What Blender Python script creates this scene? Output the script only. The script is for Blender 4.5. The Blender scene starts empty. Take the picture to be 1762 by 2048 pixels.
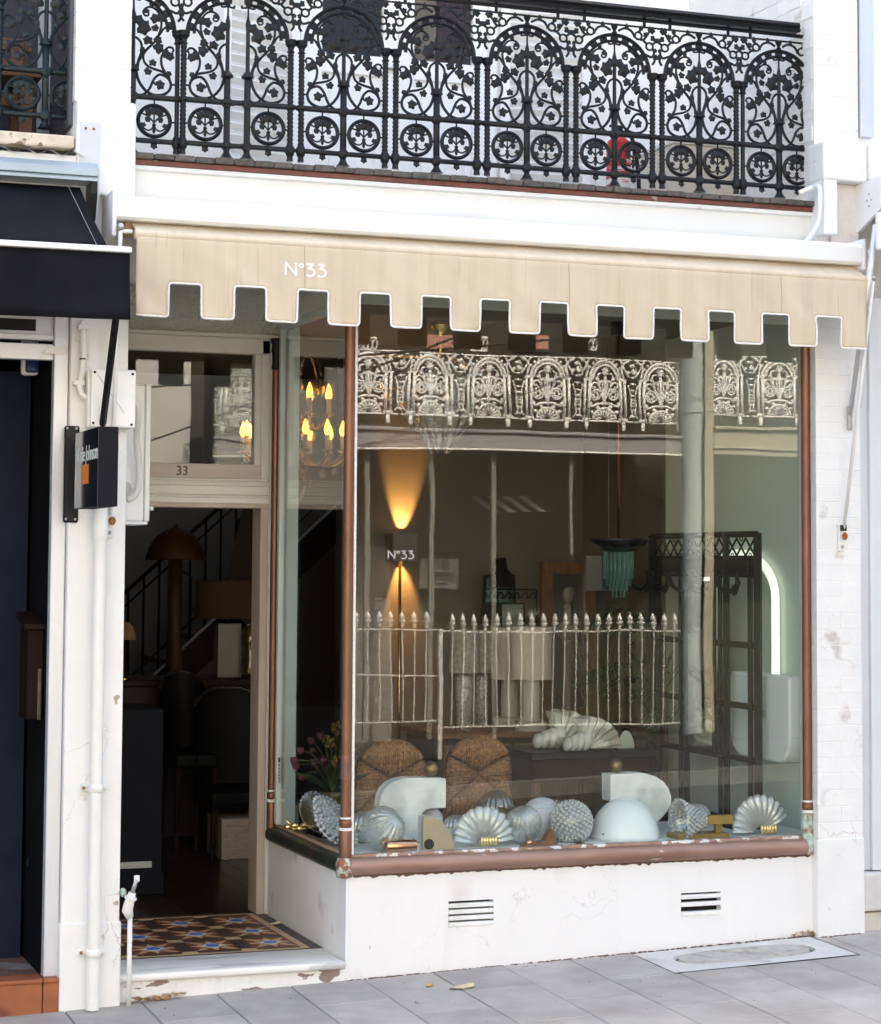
import bpy, bmesh, math, random
from mathutils import Vector, Matrix
random.seed(33)
PI = math.pi
R = math.radians
scene = bpy.context.scene
COL = scene.collection

# ------------------------------------------------------------------ camera
CAM = Vector((-2.90556, -9.17292, 1.76))
ROT = Matrix(((0.9394608687082876, -0.02805796604214529, -0.34150552954153984),
              (-0.34260339846404353, -0.05941784361301898, -0.9375992913933259),
              (0.006015606931772978, 0.9978387998078432, -0.0654334934974877)))
FPX, PPX, PPY = 4260.0, 881.0, 850.0
cd = bpy.data.cameras.new('camera'); cam = bpy.data.objects.new('camera', cd); COL.objects.link(cam)
cd.sensor_fit = 'HORIZONTAL'; cd.sensor_width = 36.0; cd.lens = 36.0 * FPX / 1762.0
cd.shift_y = -174.0 / 1762.0; cd.clip_start = 0.1; cd.clip_end = 500
cam.matrix_world = Matrix.Translation(CAM) @ ROT.to_4x4()
scene.camera = cam

# ------------------------------------------------------------------ sky, sun, exposure
SUN_EL, SUN_AZ = 50.0, 14.0            # the sun stands behind the shop and lights the far side of the street
w = bpy.data.worlds.new('World'); scene.world = w; w.use_nodes = True
wn = w.node_tree; wn.nodes.clear()
sky = wn.nodes.new('ShaderNodeTexSky'); sky.sky_type = 'NISHITA'; sky.sun_disc = False
sky.sun_elevation = R(SUN_EL); sky.sun_rotation = R(SUN_AZ); sky.air_density = 0.75; sky.dust_density = 5.0; sky.ozone_density = 0.3
bg = wn.nodes.new('ShaderNodeBackground'); bg.inputs['Strength'].default_value = 0.15
wo = wn.nodes.new('ShaderNodeOutputWorld')
wn.links.new(sky.outputs[0], bg.inputs[0]); wn.links.new(bg.outputs[0], wo.inputs[0])
sd = bpy.data.lights.new('sun', 'SUN'); sun = bpy.data.objects.new('sun', sd); COL.objects.link(sun)
sd.energy = 2.4; sd.angle = R(0.5); sd.color = (1.0, 0.95, 0.88)
sdir = Vector((math.sin(R(SUN_AZ)) * math.cos(R(SUN_EL)), math.cos(R(SUN_AZ)) * math.cos(R(SUN_EL)), math.sin(R(SUN_EL))))
sun.rotation_euler = sdir.to_track_quat('Z', 'Y').to_euler(); sun.location = (0, 6, 14)
vs = scene.view_settings
vs.view_transform = 'Standard'; vs.look = 'None'; vs.gamma = 1.0; vs.use_curve_mapping = False
vs.exposure = 2.86
try:
    vs.use_white_balance = True; vs.white_balance_temperature = 7450; vs.white_balance_tint = 5
except Exception:
    pass
cy = scene.cycles
cy.use_denoising = True; cy.use_adaptive_sampling = False
cy.max_bounces = 10; cy.diffuse_bounces = 5; cy.glossy_bounces = 4; cy.transmission_bounces = 8; cy.transparent_max_bounces = 16
cy.caustics_reflective = False; cy.caustics_refractive = False; cy.sample_clamp_indirect = 6.0

# ------------------------------------------------------------------ helpers
def at(px, py, Y=None, X=None, Z=None):
    """point of the place that lies at photograph pixel (px, py) and at the given depth"""
    d = ROT @ Vector((px - PPX, -(py - PPY), -FPX))
    t = (Y - CAM.y) / d.y if Y is not None else ((X - CAM.x) / d.x if X is not None else (Z - CAM.z) / d.z)
    return CAM + d * t

def mpp(p):
    """metres covered by one photograph pixel at point p"""
    return -((ROT.transposed() @ (Vector(p) - CAM)).z) / FPX

def zg(x, y):
    return -0.088 + 0.031 * x + 0.02 * min(0, y)

class MB:
    def __init__(s): s.v = []; s.f = []
    def add(s, vs_, fs_, mat=None):
        o = len(s.v)
        s.v += [(mat @ Vector(p)) if mat is not None else Vector(p) for p in vs_]
        s.f += [tuple(i + o for i in f) for f in fs_]
        return s
    def box(s, x0, x1, y0, y1, z0, z1, mat=None):
        if x0 > x1: x0, x1 = x1, x0
        if y0 > y1: y0, y1 = y1, y0
        if z0 > z1: z0, z1 = z1, z0
        v = [(x0, y0, z0), (x1, y0, z0), (x1, y1, z0), (x0, y1, z0), (x0, y0, z1), (x1, y0, z1), (x1, y1, z1), (x0, y1, z1)]
        return s.add(v, [(0, 3, 2, 1), (4, 5, 6, 7), (0, 1, 5, 4), (1, 2, 6, 5), (2, 3, 7, 6), (3, 0, 4, 7)], mat)
    def bbox(s, x0, x1, y0, y1, z0, z1, b=0.004, seg=1, mat=None):
        bm = bmesh.new(); bmesh.ops.create_cube(bm, size=1)
        for v in bm.verts:
            v.co = Vector(((x0 + x1) / 2 + v.co.x * abs(x1 - x0), (y0 + y1) / 2 + v.co.y * abs(y1 - y0), (z0 + z1) / 2 + v.co.z * abs(z1 - z0)))
        bmesh.ops.bevel(bm, geom=bm.edges[:], offset=b, segments=seg, affect='EDGES', profile=0.5)
        bm.verts.index_update()
        s.add([v.co.copy() for v in bm.verts], [tuple(v.index for v in f.verts) for f in bm.faces], mat); bm.free()
        return s
    def tube(s, pts, r, seg=8, closed=False, caps=True, flat=1.0, up=None):
        pts = [Vector(p) for p in pts]; n = len(pts)
        if not hasattr(r, '__len__'): r = [r] * n
        o = len(s.v); prev = None
        for i, p in enumerate(pts):
            a = pts[(i - 1) % n] if (closed or i > 0) else p
            b = pts[(i + 1) % n] if (closed or i < n - 1) else p
            t = (b - a)
            t = t.normalized() if t.length > 1e-9 else Vector((0, 0, 1))
            if up is not None: ref = Vector(up)
            elif prev is not None: ref = prev
            else: ref = Vector((0, 1, 0)) if abs(t.y) < 0.9 else Vector((1, 0, 0))
            nrm = ref - t * ref.dot(t)
            if nrm.length < 1e-6: nrm = t.orthogonal()
            nrm.normalize(); prev = nrm; bi = t.cross(nrm)
            for k in range(seg):
                a_ = 2 * PI * k / seg
                s.v.append(p + nrm * (math.cos(a_) * r[i] * flat) + bi * (math.sin(a_) * r[i]))
        m = n if closed else n - 1
        for i in range(m):
            j = (i + 1) % n
            for k in range(seg):
                l = (k + 1) % seg
                s.f.append((o + i * seg + k, o + i * seg + l, o + j * seg + l, o + j * seg + k))
        if caps and not closed:
            s.f.append(tuple(o + k for k in range(seg))[::-1]); s.f.append(tuple(o + (n - 1) * seg + k for k in range(seg)))
        return s
    def lathe(s, prof, c=(0, 0, 0), seg=24, rip=0.0, nr=0, axis=None, cap=True, tw=0.0):
        """prof: list of (radius, height)"""
        c = Vector(c); o = len(s.v); n = len(prof)
        rot = axis if axis is not None else Matrix.Identity(3)
        for j, (r, h) in enumerate(prof):
            for k in range(seg):
                a = 2 * PI * k / seg
                rr = r * (1 + rip * math.cos(nr * a + tw * j)) if rip else r
                s.v.append(c + rot @ Vector((rr * math.cos(a), rr * math.sin(a), h)))
        for j in range(n - 1):
            for k in range(seg):
                l = (k + 1) % seg
                s.f.append((o + j * seg + k, o + j * seg + l, o + (j + 1) * seg + l, o + (j + 1) * seg + k))
        if cap:
            if prof[0][0] > 1e-5: s.f.append(tuple(o + k for k in range(seg))[::-1])
            if prof[-1][0] > 1e-5: s.f.append(tuple(o + (n - 1) * seg + k for k in range(seg)))
        return s
    def prism(s, out, a0, a1, plane='xz', mat=None):
        """out: 2-D outline, extruded between a0 and a1 along the remaining axis"""
        def q(u, v, a):
            return {'xz': (u, a, v), 'xy': (u, v, a), 'yz': (a, u, v)}[plane]
        n = len(out)
        v = [q(u, w_, a0) for u, w_ in out] + [q(u, w_, a1) for u, w_ in out]
        f = [tuple(range(n)), tuple(range(n, 2 * n))[::-1]] + [(i, i + n, (i + 1) % n + n, (i + 1) % n) for i in range(n)]
        return s.add(v, f, mat)
    def ball(s, c, r, seg=10, sc=(1, 1, 1), rot=None):
        prof = [(max(1e-6, math.sin(PI * i / (seg // 2 + 2))), -math.cos(PI * i / (seg // 2 + 2))) for i in range(seg // 2 + 3)]
        m = MB().lathe(prof, seg=seg, cap=False)
        M_ = Matrix.Translation(Vector(c)) @ (rot.to_4x4() if rot is not None else Matrix.Identity(4)) @ Matrix.Diagonal((r * sc[0], r * sc[1], r * sc[2], 1))
        return s.add(m.v, m.f, M_)
    def xf(s, m):
        s.v = [m @ p for p in s.v]; return s
    def mirror_x(s):
        s.v = [Vector((-p.x, p.y, p.z)) for p in s.v]; s.f = [f[::-1] for f in s.f]; return s
    def build(s, name, mat, parent=None, smooth=False, bevel=0, loc=None, auto=None):
        o = Vector((0, 0, 0)); q = parent
        while q is not None: o = o + q.location; q = q.parent
        me = bpy.data.meshes.new(name)
        L = Vector(loc) if loc is not None else Vector((0, 0, 0))
        me.from_pydata([tuple(p - o - L) for p in s.v], [], s.f)
        bm = bmesh.new(); bm.from_mesh(me); bmesh.ops.recalc_face_normals(bm, faces=bm.faces[:]); bm.to_mesh(me); bm.free()
        me.materials.append(mat)
        if smooth:
            for p in me.polygons: p.use_smooth = True
            if auto is not None: me.set_sharp_from_angle(angle=R(auto))
        ob = bpy.data.objects.new(name, me); COL.objects.link(ob)
        if loc is not None: ob.location = L
        if parent is not None: ob.parent = parent
        if bevel:
            md = ob.modifiers.new('bevel', 'BEVEL'); md.width = bevel; md.segments = 2; md.limit_method = 'ANGLE'; md.angle_limit = R(40)
        return ob

def tag(o, label=None, cat=None, group=None, kind=None):
    if label: o['label'] = label
    if cat: o['category'] = cat
    if group: o['group'] = group
    if kind: o['kind'] = kind
    return o
def thing(name, label, cat, loc=(0, 0, 0), group=None):
    o = bpy.data.objects.new(name, None); COL.objects.link(o); o.location = loc; o.empty_display_size = 0.05
    return tag(o, label, cat, group)
def struct(name, mb, mat, **k):
    return tag(mb.build(name, mat, **k), kind='structure')
def copy_tree(o, parent=None):
    c = o.copy(); COL.objects.link(c)
    if parent is not None: c.parent = parent
    for ch in list(o.children): copy_tree(ch, c)
    return c
def inst(name, me, loc, parent=None, rot=None, scale=None):
    o = bpy.data.objects.new(name, me); COL.objects.link(o); o.location = loc
    if parent is not None:
        o.parent = parent
        off = Vector((0, 0, 0)); q = parent
        while q is not None: off = off + q.location; q = q.parent
        o.location = Vector(loc) - off
    if rot is not None: o.rotation_euler = rot
    if scale is not None: o.scale = scale
    return o
def mesh_of(mb, mat, smooth=False):
    o = mb.build('tmp', mat, smooth=smooth); me = o.data; bpy.data.objects.remove(o); return me
def text_mb(body, size, extrude=0.001, align='CENTER', spacing=1.0):
    c = bpy.data.curves.new('txt', 'FONT'); c.body = body; c.size = size; c.extrude = extrude; c.align_x = align; c.align_y = 'CENTER'; c.space_character = spacing
    c.resolution_u = 3
    o = bpy.data.objects.new('txt', c); COL.objects.link(o); bpy.context.view_layer.update()
    me = bpy.data.meshes.new_from_object(o)
    m = MB(); m.v = [v.co.copy() for v in me.vertices]; m.f = [tuple(p.vertices) for p in me.polygons]
    bpy.data.objects.remove(o); bpy.data.curves.remove(c); bpy.data.meshes.remove(me)
    return m
def stand_up(m, loc):       # text in xy -> facing -y at loc
    return m.xf(Matrix.Translation(Vector(loc)) @ Matrix.Rotation(PI / 2, 4, 'X'))
def spl(pts, n=6):          # catmull-rom through points
    P_ = [Vector(p) for p in pts]; out = []
    for i in range(len(P_) - 1):
        p0 = P_[max(0, i - 1)]; p1 = P_[i]; p2 = P_[i + 1]; p3 = P_[min(len(P_) - 1, i + 2)]
        for k in range(n):
            t = k / n
            out.append(0.5 * ((2 * p1) + (p2 - p0) * t + (2 * p0 - 5 * p1 + 4 * p2 - p3) * t * t + (3 * p1 - p0 - 3 * p2 + p3) * t ** 3))
    out.append(P_[-1]); return out

# ------------------------------------------------------------------ materials
MATS = {}
def mat(name, col, rough=0.6, metal=0.0, var=0.05, vs_=5.0, bump=0.0, bs=60.0, c2=None, thr=(0.62, 0.66), s2=4.0, rand=0.0, spec=0.5, coat=0.0, stretch=None, det=6.0, trans=0.0, ior=1.45, emit=None, estr=0.0, c3=None, thr3=(0.6, 0.66), s3=20.0, subs=0.0, crack=0.0, ccol=(0.42, 0.36, 0.31)):
    if name in MATS: return MATS[name]
    m = bpy.data.materials.new(name); m.use_nodes = True; MATS[name] = m
    nt = m.node_tree; N = nt.nodes; Lk = nt.links.new
    b = N['Principled BSDF']
    b.inputs['Roughness'].default_value = rough; b.inputs['Metallic'].default_value = metal
    b.inputs['Specular IOR Level'].default_value = spec; b.inputs['Coat Weight'].default_value = coat
    b.inputs['Transmission Weight'].default_value = trans; b.inputs['IOR'].default_value = ior
    if subs: b.inputs['Subsurface Weight'].default_value = subs; b.inputs['Subsurface Radius'].default_value = (0.02, 0.015, 0.01)
    if emit is not None:
        b.inputs['Emission Color'].default_value = (*emit, 1); b.inputs['Emission Strength'].default_value = estr
    geo = N.new('ShaderNodeNewGeometry'); vec = geo.outputs['Position']
    if stretch is not None:
        mp = N.new('ShaderNodeMapping'); mp.inputs['Scale'].default_value = stretch; Lk(vec, mp.inputs['Vector']); svec = mp.outputs[0]
    else: svec = vec
    def noise(sc, d=det, v=None):
        n = N.new('ShaderNodeTexNoise'); n.inputs['Scale'].default_value = sc; n.inputs['Detail'].default_value = d; Lk(v or svec, n.inputs['Vector']); return n.outputs['Fac']
    def mixc(f, a, c):
        x = N.new('ShaderNodeMix'); x.data_type = 'RGBA'
        Lk(f, x.inputs[0])
        for sock, val in ((x.inputs[6], a), (x.inputs[7], c)):
            if isinstance(val, tuple): sock.default_value = (*val[:3], 1)
            else: Lk(val, sock)
        return x.outputs[2]
    lo = tuple(max(0, c * (1 - var)) for c in col); hi = tuple(min(1, c * (1 + var)) for c in col)
    mr = N.new('ShaderNodeMapRange'); mr.inputs[1].default_value = 0.3; mr.inputs[2].default_value = 0.7; Lk(noise(vs_), mr.inputs[0])
    out = mixc(mr.outputs[0], lo, hi)
    for cc, th, ss in ((c2, thr, s2), (c3, thr3, s3)):
        if cc is not None:
            r2 = N.new('ShaderNodeMapRange'); r2.inputs[1].default_value = th[0]; r2.inputs[2].default_value = th[1]; Lk(noise(ss, 8.0), r2.inputs[0])
            out = mixc(r2.outputs[0], out, cc)
    if crack:
        nz = N.new('ShaderNodeTexNoise'); nz.inputs['Scale'].default_value = 6.0; nz.inputs['Detail'].default_value = 5.0; Lk(vec, nz.inputs['Vector'])
        ad = N.new('ShaderNodeVectorMath'); ad.operation = 'MULTIPLY_ADD'; ad.inputs[1].default_value = (0.35, 0.35, 0.35); Lk(nz.outputs['Color'], ad.inputs[0]); Lk(vec, ad.inputs[2])
        vo = N.new('ShaderNodeTexVoronoi'); vo.feature = 'DISTANCE_TO_EDGE'; vo.inputs['Scale'].default_value = 3.2; Lk(ad.outputs[0], vo.inputs['Vector'])
        r4 = N.new('ShaderNodeMapRange'); r4.inputs[1].default_value = 0.0; r4.inputs[2].default_value = 0.010; r4.inputs[3].default_value = 1.0; r4.inputs[4].default_value = 0.0; Lk(vo.outputs['Distance'], r4.inputs[0])
        r5 = N.new('ShaderNodeMapRange'); r5.inputs[1].default_value = 0.50; r5.inputs[2].default_value = 0.62; r5.inputs[4].default_value = crack; Lk(noise(2.7, 2.0, vec), r5.inputs[0])
        mm = N.new('ShaderNodeMath'); mm.operation = 'MULTIPLY'; Lk(r4.outputs[0], mm.inputs[0]); Lk(r5.outputs[0], mm.inputs[1])
        out = mixc(mm.outputs[0], out, ccol)
    if rand:
        oi = N.new('ShaderNodeObjectInfo'); r3 = N.new('ShaderNodeMapRange'); r3.inputs[3].default_value = 1 - rand; r3.inputs[4].default_value = 1 + rand; Lk(oi.outputs['Random'], r3.inputs[0])
        hv = N.new('ShaderNodeHueSaturation'); Lk(r3.outputs[0], hv.inputs['Value']); Lk(out, hv.inputs['Color']); out = hv.outputs[0]
    Lk(out, b.inputs['Base Color'])
    if bump:
        bp = N.new('ShaderNodeBump'); bp.inputs['Strength'].default_value = bump; bp.inputs['Distance'].default_value = 0.004
        Lk(noise(bs, 4.0), bp.inputs['Height']); Lk(bp.outputs[0], b.inputs['Normal'])
    return m

def glass_mat(name, tint=(0.93, 0.97, 0.95), r0=0.05, rough=0.0):
    m = bpy.data.materials.new(name); m.use_nodes = True; nt = m.node_tree; N = nt.nodes; Lk = nt.links.new; N.clear()
    out = N.new('ShaderNodeOutputMaterial'); tr = N.new('ShaderNodeBsdfTransparent'); tr.inputs[0].default_value = (*tint, 1)
    gl = N.new('ShaderNodeBsdfGlossy'); gl.inputs['Roughness'].default_value = rough; gl.inputs[0].default_value = (1, 1, 1, 1)
    lw = N.new('ShaderNodeLayerWeight'); lw.inputs['Blend'].default_value = 0.5
    ge = N.new('ShaderNodeNewGeometry'); nz = N.new('ShaderNodeTexNoise'); nz.inputs['Scale'].default_value = 2.2; nz.inputs['Detail'].default_value = 1.0; Lk(ge.outputs['Position'], nz.inputs['Vector'])
    bp = N.new('ShaderNodeBump'); bp.inputs['Strength'].default_value = 0.35; bp.inputs['Distance'].default_value = 0.0012; Lk(nz.outputs['Fac'], bp.inputs['Height']); Lk(bp.outputs[0], gl.inputs['Normal'])
    pw = N.new('ShaderNodeMath'); pw.operation = 'POWER'; pw.inputs[1].default_value = 5.0; Lk(lw.outputs['Facing'], pw.inputs[0])
    mr = N.new('ShaderNodeMapRange'); mr.inputs[3].default_value = r0; mr.inputs[4].default_value = 1.0; Lk(pw.outputs[0], mr.inputs[0])
    mx = N.new('ShaderNodeMixShader'); Lk(mr.outputs[0], mx.inputs[0]); Lk(tr.outputs[0], mx.inputs[1]); Lk(gl.outputs[0], mx.inputs[2]); Lk(mx.outputs[0], out.inputs[0])
    return m
def clear_mat(name, tint=(0.9, 0.95, 0.93), milk=0.25, milkcol=(0.8, 0.84, 0.82), rough=0.03, spec=0.12):
    """thin decorative glass: see-through with strong glints and a milky share"""
    m = bpy.data.materials.new(name); m.use_nodes = True; nt = m.node_tree; N = nt.nodes; Lk = nt.links.new; N.clear()
    out = N.new('ShaderNodeOutputMaterial'); tr = N.new('ShaderNodeBsdfTransparent'); tr.inputs[0].default_value = (*tint, 1)
    df = N.new('ShaderNodeBsdfDiffuse'); df.inputs[0].default_value = (*milkcol, 1)
    tl = N.new('ShaderNodeBsdfTranslucent'); tl.inputs[0].default_value = (*milkcol, 1)
    m0 = N.new('ShaderNodeMixShader'); m0.inputs[0].default_value = 0.28; Lk(df.outputs[0], m0.inputs[1]); Lk(tl.outputs[0], m0.inputs[2])
    m1 = N.new('ShaderNodeMixShader'); m1.inputs[0].default_value = milk; Lk(tr.outputs[0], m1.inputs[1]); Lk(m0.outputs[0], m1.inputs[2])
    gl = N.new('ShaderNodeBsdfGlossy'); gl.inputs['Roughness'].default_value = rough
    lw = N.new('ShaderNodeLayerWeight'); lw.inputs['Blend'].default_value = 0.5
    pw = N.new('ShaderNodeMath'); pw.operation = 'POWER'; pw.inputs[1].default_value = 2.5; Lk(lw.outputs['Facing'], pw.inputs[0])
    mr = N.new('ShaderNodeMapRange'); mr.inputs[3].default_value = spec; mr.inputs[4].default_value = 0.9; Lk(pw.outputs[0], mr.inputs[0])
    m2 = N.new('ShaderNodeMixShader'); Lk(mr.outputs[0], m2.inputs[0]); Lk(m1.outputs[0], m2.inputs[1]); Lk(gl.outputs[0], m2.inputs[2])
    Lk(m2.outputs[0], out.inputs[0]); return m

WHITE = mat('white_paint', (0.80, 0.79, 0.77), 0.55, var=0.03, vs_=3, bump=0.35, bs=45, c2=(0.62, 0.58, 0.53), thr=(0.60, 0.86), s2=2.2, c3=(0.45, 0.4, 0.36), thr3=(0.72, 0.78), s3=16, stretch=(1, 1, 0.4))
WHITE_BRICK = mat('white_painted_brick', (0.80, 0.795, 0.78), 0.6, var=0.03, vs_=9, bump=0.55, bs=38, c2=(0.58, 0.53, 0.49), thr=(0.64, 0.72), s2=6, c3=(0.42, 0.36, 0.32), thr3=(0.735, 0.75), s3=21, crack=0.8)
STUCCO = mat('white_stucco', (0.79, 0.785, 0.77), 0.6, var=0.03, vs_=4, bump=0.3, bs=30, c2=(0.55, 0.5, 0.45), thr=(0.7, 0.8), s2=3.5, c3=(0.4, 0.33, 0.28), thr3=(0.73, 0.75), s3=12, crack=0.85)
BASEWALL = mat('white_base_wall', (0.80, 0.79, 0.78), 0.5, var=0.03, vs_=3, bump=0.3, bs=25, c2=(0.68, 0.64, 0.61), thr=(0.6, 0.82), s2=3, c3=(0.5, 0.43, 0.39), thr3=(0.735, 0.76), s3=14, crack=0.35, stretch=(1, 1, 0.4))
CREAM = mat('cream_joinery_paint', (0.74, 0.72, 0.66), 0.45, var=0.04, vs_=7, bump=0.1, bs=40, c2=(0.45, 0.40, 0.34), thr=(0.7, 0.78), s2=9)
PALE_ALU = mat('white_powder_coat', (0.80, 0.80, 0.80), 0.35, var=0.015, vs_=4)
GREY_ALU = mat('silver_aluminium', (0.62, 0.63, 0.66), 0.38, metal=0.35, var=0.04, vs_=9, stretch=(1, 1, 0.1))
BLUE_ALU = mat('blue_grey_aluminium', (0.30, 0.37, 0.43), 0.35, metal=0.3, var=0.08, vs_=4)
IRON = mat('black_gloss_iron', (0.007, 0.0075, 0.010), 0.36, var=0.3, vs_=30, bump=0.5, bs=180, spec=0.32)
IRON_TEAL = mat('teal_black_iron', (0.006, 0.014, 0.018), 0.34, var=0.3, vs_=30, bump=0.4, bs=180, spec=0.35)
BOARD = mat('weathered_deck_board', (0.10, 0.085, 0.075), 0.85, var=0.35, vs_=40, bump=0.8, bs=90, rand=0.18)
REDWOOD = mat('red_brown_paint', (0.15, 0.05, 0.035), 0.55, var=0.25, vs_=18, c2=(0.35, 0.3, 0.27), thr=(0.7, 0.74), s2=11)
CANVAS = mat('beige_canvas', (0.63, 0.53, 0.395), 0.85, var=0.05, vs_=3, bump=0.12, bs=500, c2=(0.56, 0.465, 0.335), thr=(0.45, 0.75), s2=9, stretch=(2.2, 1, 0.12), c3=(0.45, 0.37, 0.26), thr3=(0.62, 0.8), s3=22)
PIPING = mat('white_canvas_piping', (0.78, 0.76, 0.72), 0.8, var=0.08, vs_=60)
LETTER = mat('white_lettering', (0.82, 0.82, 0.8), 0.6, var=0.02)
BLACK_CANVAS = mat('black_canvas', (0.011, 0.0115, 0.015), 0.9, var=0.25, vs_=4, bump=0.1, bs=400, spec=0.08)
BLACK_MET = mat('black_satin_metal', (0.010, 0.010, 0.012), 0.42, var=0.1, vs_=20, spec=0.3)
COPPER = mat('aged_copper', (0.21, 0.10, 0.060), 0.42, metal=0.6, var=0.22, vs_=14, stretch=(1, 1, 0.25), c2=(0.22, 0.10, 0.065), thr=(0.55, 0.75), s2=6)
COPPER_PINK = mat('lacquered_copper', (0.35, 0.215, 0.170), 0.42, metal=0.35, var=0.16, vs_=14, stretch=(0.25, 1, 1), c2=(0.27, 0.145, 0.11), thr=(0.52, 0.66), s2=7, c3=(0.55, 0.48, 0.44), thr3=(0.70, 0.73), s3=30)
COPPER_DARK = mat('dark_green_copper', (0.055, 0.065, 0.05), 0.34, metal=0.5, var=0.3, vs_=9, c2=(0.16, 0.06, 0.035), thr=(0.52, 0.7), s2=5)
VERDIGRIS = mat('verdigris', (0.42, 0.55, 0.48), 0.75, var=0.25, vs_=40, c2=(0.3, 0.15, 0.1), thr=(0.5, 0.6), s2=22)
PAVER = mat('blue_grey_paver', (0.40, 0.372, 0.345), 0.75, var=0.12, vs_=6, bump=0.35, bs=220, rand=0.07, c2=(0.315, 0.285, 0.26), thr=(0.46, 0.72), s2=2.6, c3=(0.17, 0.16, 0.155), thr3=(0.725, 0.745), s3=34)
JOINT = mat('sandy_joint', (0.16, 0.125, 0.10), 0.95, var=0.25, vs_=40, bump=0.5, bs=200)
CONC = mat('pale_concrete', (0.60, 0.58, 0.55), 0.85, var=0.08, vs_=10, bump=0.5, bs=120, c2=(0.46, 0.43, 0.40), thr=(0.58, 0.75), s2=6)
CONC_D = mat('stained_concrete', (0.46, 0.43, 0.39), 0.85, var=0.15, vs_=14, bump=0.6, bs=90, c2=(0.33, 0.28, 0.24), thr=(0.55, 0.66), s2=12)
ASPHALT = mat('asphalt', (0.045, 0.045, 0.047), 0.95, var=0.2, vs_=20, bump=0.6, bs=150, spec=0.08)
MARBLE = mat('white_marble_step', (0.78, 0.755, 0.715), 0.35, var=0.06, vs_=5, c2=(0.52, 0.51, 0.5), thr=(0.55, 0.62), s2=4, stretch=(0.5, 2.5, 1), c3=(0.45, 0.36, 0.26), thr3=(0.66, 0.78), s3=6)
PEELED = mat('peeling_white_paint', (0.78, 0.77, 0.75), 0.7, var=0.04, vs_=6, bump=0.4, bs=40, c2=(0.26, 0.19, 0.17), thr=(0.585, 0.60), s2=6.5, stretch=(0.7, 1, 2.0))
T_TAN = mat('tan_tile', (0.56, 0.39, 0.22), 0.45, var=0.1, vs_=15, rand=0.08)
T_RED = mat('oxblood_tile', (0.19, 0.055, 0.034), 0.4, var=0.2, vs_=20, rand=0.15)
T_DARK = mat('dark_brown_tile', (0.075, 0.045, 0.035), 0.4, var=0.2, vs_=20, rand=0.15)
T_BLUE = mat('blue_tile', (0.10, 0.20, 0.50), 0.35, var=0.1, vs_=20, rand=0.05)
T_WHITE = mat('white_tile', (0.72, 0.71, 0.68), 0.35, var=0.04, vs_=20)
GROUT = mat('grey_grout', (0.12, 0.11, 0.10), 0.9, var=0.2, vs_=60)
TERRA = mat('terracotta_step', (0.30, 0.095, 0.04), 0.6, var=0.2, vs_=9, c2=(0.16, 0.05, 0.03), thr=(0.55, 0.7), s2=6, rand=0.1)
NAVY = mat('navy_wall', (0.014, 0.018, 0.032), 0.8, var=0.15, vs_=5, bump=0.2, bs=60, spec=0.12)
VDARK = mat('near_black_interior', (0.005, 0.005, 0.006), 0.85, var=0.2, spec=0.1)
OLDWOOD = mat('old_brown_wood', (0.012, 0.005, 0.0035), 0.7, var=0.4, vs_=14, stretch=(4, 4, 0.5), c2=(0.06, 0.03, 0.02), thr=(0.66, 0.72), s2=5, spec=0.15)
PVC = mat('white_pvc', (0.78, 0.775, 0.75), 0.4, var=0.02, vs_=6)
PVC_OLD = mat('cream_painted_pipe', (0.77, 0.76, 0.72), 0.45, var=0.03, vs_=8, c2=(0.5, 0.42, 0.34), thr=(0.7, 0.78), s2=9)
RUST = mat('rust', (0.28, 0.11, 0.04), 0.85, var=0.4, vs_=60)
STEEL = mat('dull_steel', (0.45, 0.44, 0.44), 0.4, metal=0.8, var=0.1, vs_=30)
GLASS = glass_mat('shop_window_glass', (0.96, 0.985, 0.972), 0.046)
GLASS_IN = glass_mat('thin_glass', (0.80, 0.78, 0.75), 0.012)
DARKHOLE = mat('dark_void', (0.015, 0.014, 0.013), 0.9, var=0.2)

# =================================================================== the ground
def sheet(x0, x1, y0, y1, dz=0.0, nx=1, ny=1):
    m = MB(); v = []; f = []
    for j in range(ny + 1):
        for i in range(nx + 1):
            x = x0 + (x1 - x0) * i / nx; y = y0 + (y1 - y0) * j / ny; v.append((x, y, zg(x, y) + dz))
    for j in range(ny):
        for i in range(nx):
            a = j * (nx + 1) + i; f.append((a, a + 1, a + nx + 2, a + nx + 1))
    return m.add(v, f)
gm = MB(); gm.add([(-150, -150, -0.9), (150, -150, -0.9), (150, 150, -0.9), (-150, 150, -0.9)], [(0, 1, 2, 3)])
struct('ground', gm, ASPHALT)
def slab(x0, x1, y0, y1, d0, d1):
    m = MB(); v = []
    for dz in (d0, d1):
        for x, y in ((x0, y0), (x1, y0), (x1, y1), (x0, y1)): v.append((x, y, zg(x, y) + dz))
    return m.add(v, [(0, 3, 2, 1), (4, 5, 6, 7), (0, 1, 5, 4), (1, 2, 6, 5), (2, 3, 7, 6), (3, 0, 4, 7)])
pavement = struct('pavement', slab(-14, 18, -2.3, 0.35, -0.5, -0.008), JOINT)
struct('road', slab(-14, 18, -8.0, -2.45, -0.5, -0.13), ASPHALT)
BLUESTONE = mat('bluestone_kerb', (0.12, 0.12, 0.125), 0.8, var=0.15, vs_=9, bump=0.3)
struct('kerb', slab(-14, 18, -2.45, -2.3, -0.5, 0.0), BLUESTONE)
struct('far_kerb', slab(-14, 18, -8.15, -8.0, -0.5, 0.0), BLUESTONE)
struct('far_pavement', slab(-14, 18, -10.6, -8.15, -0.5, 0.0), ASPHALT)
struct('front_yard', slab(-14, 18, -13.4, -10.6, -0.5, 0.02), ASPHALT)

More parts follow.
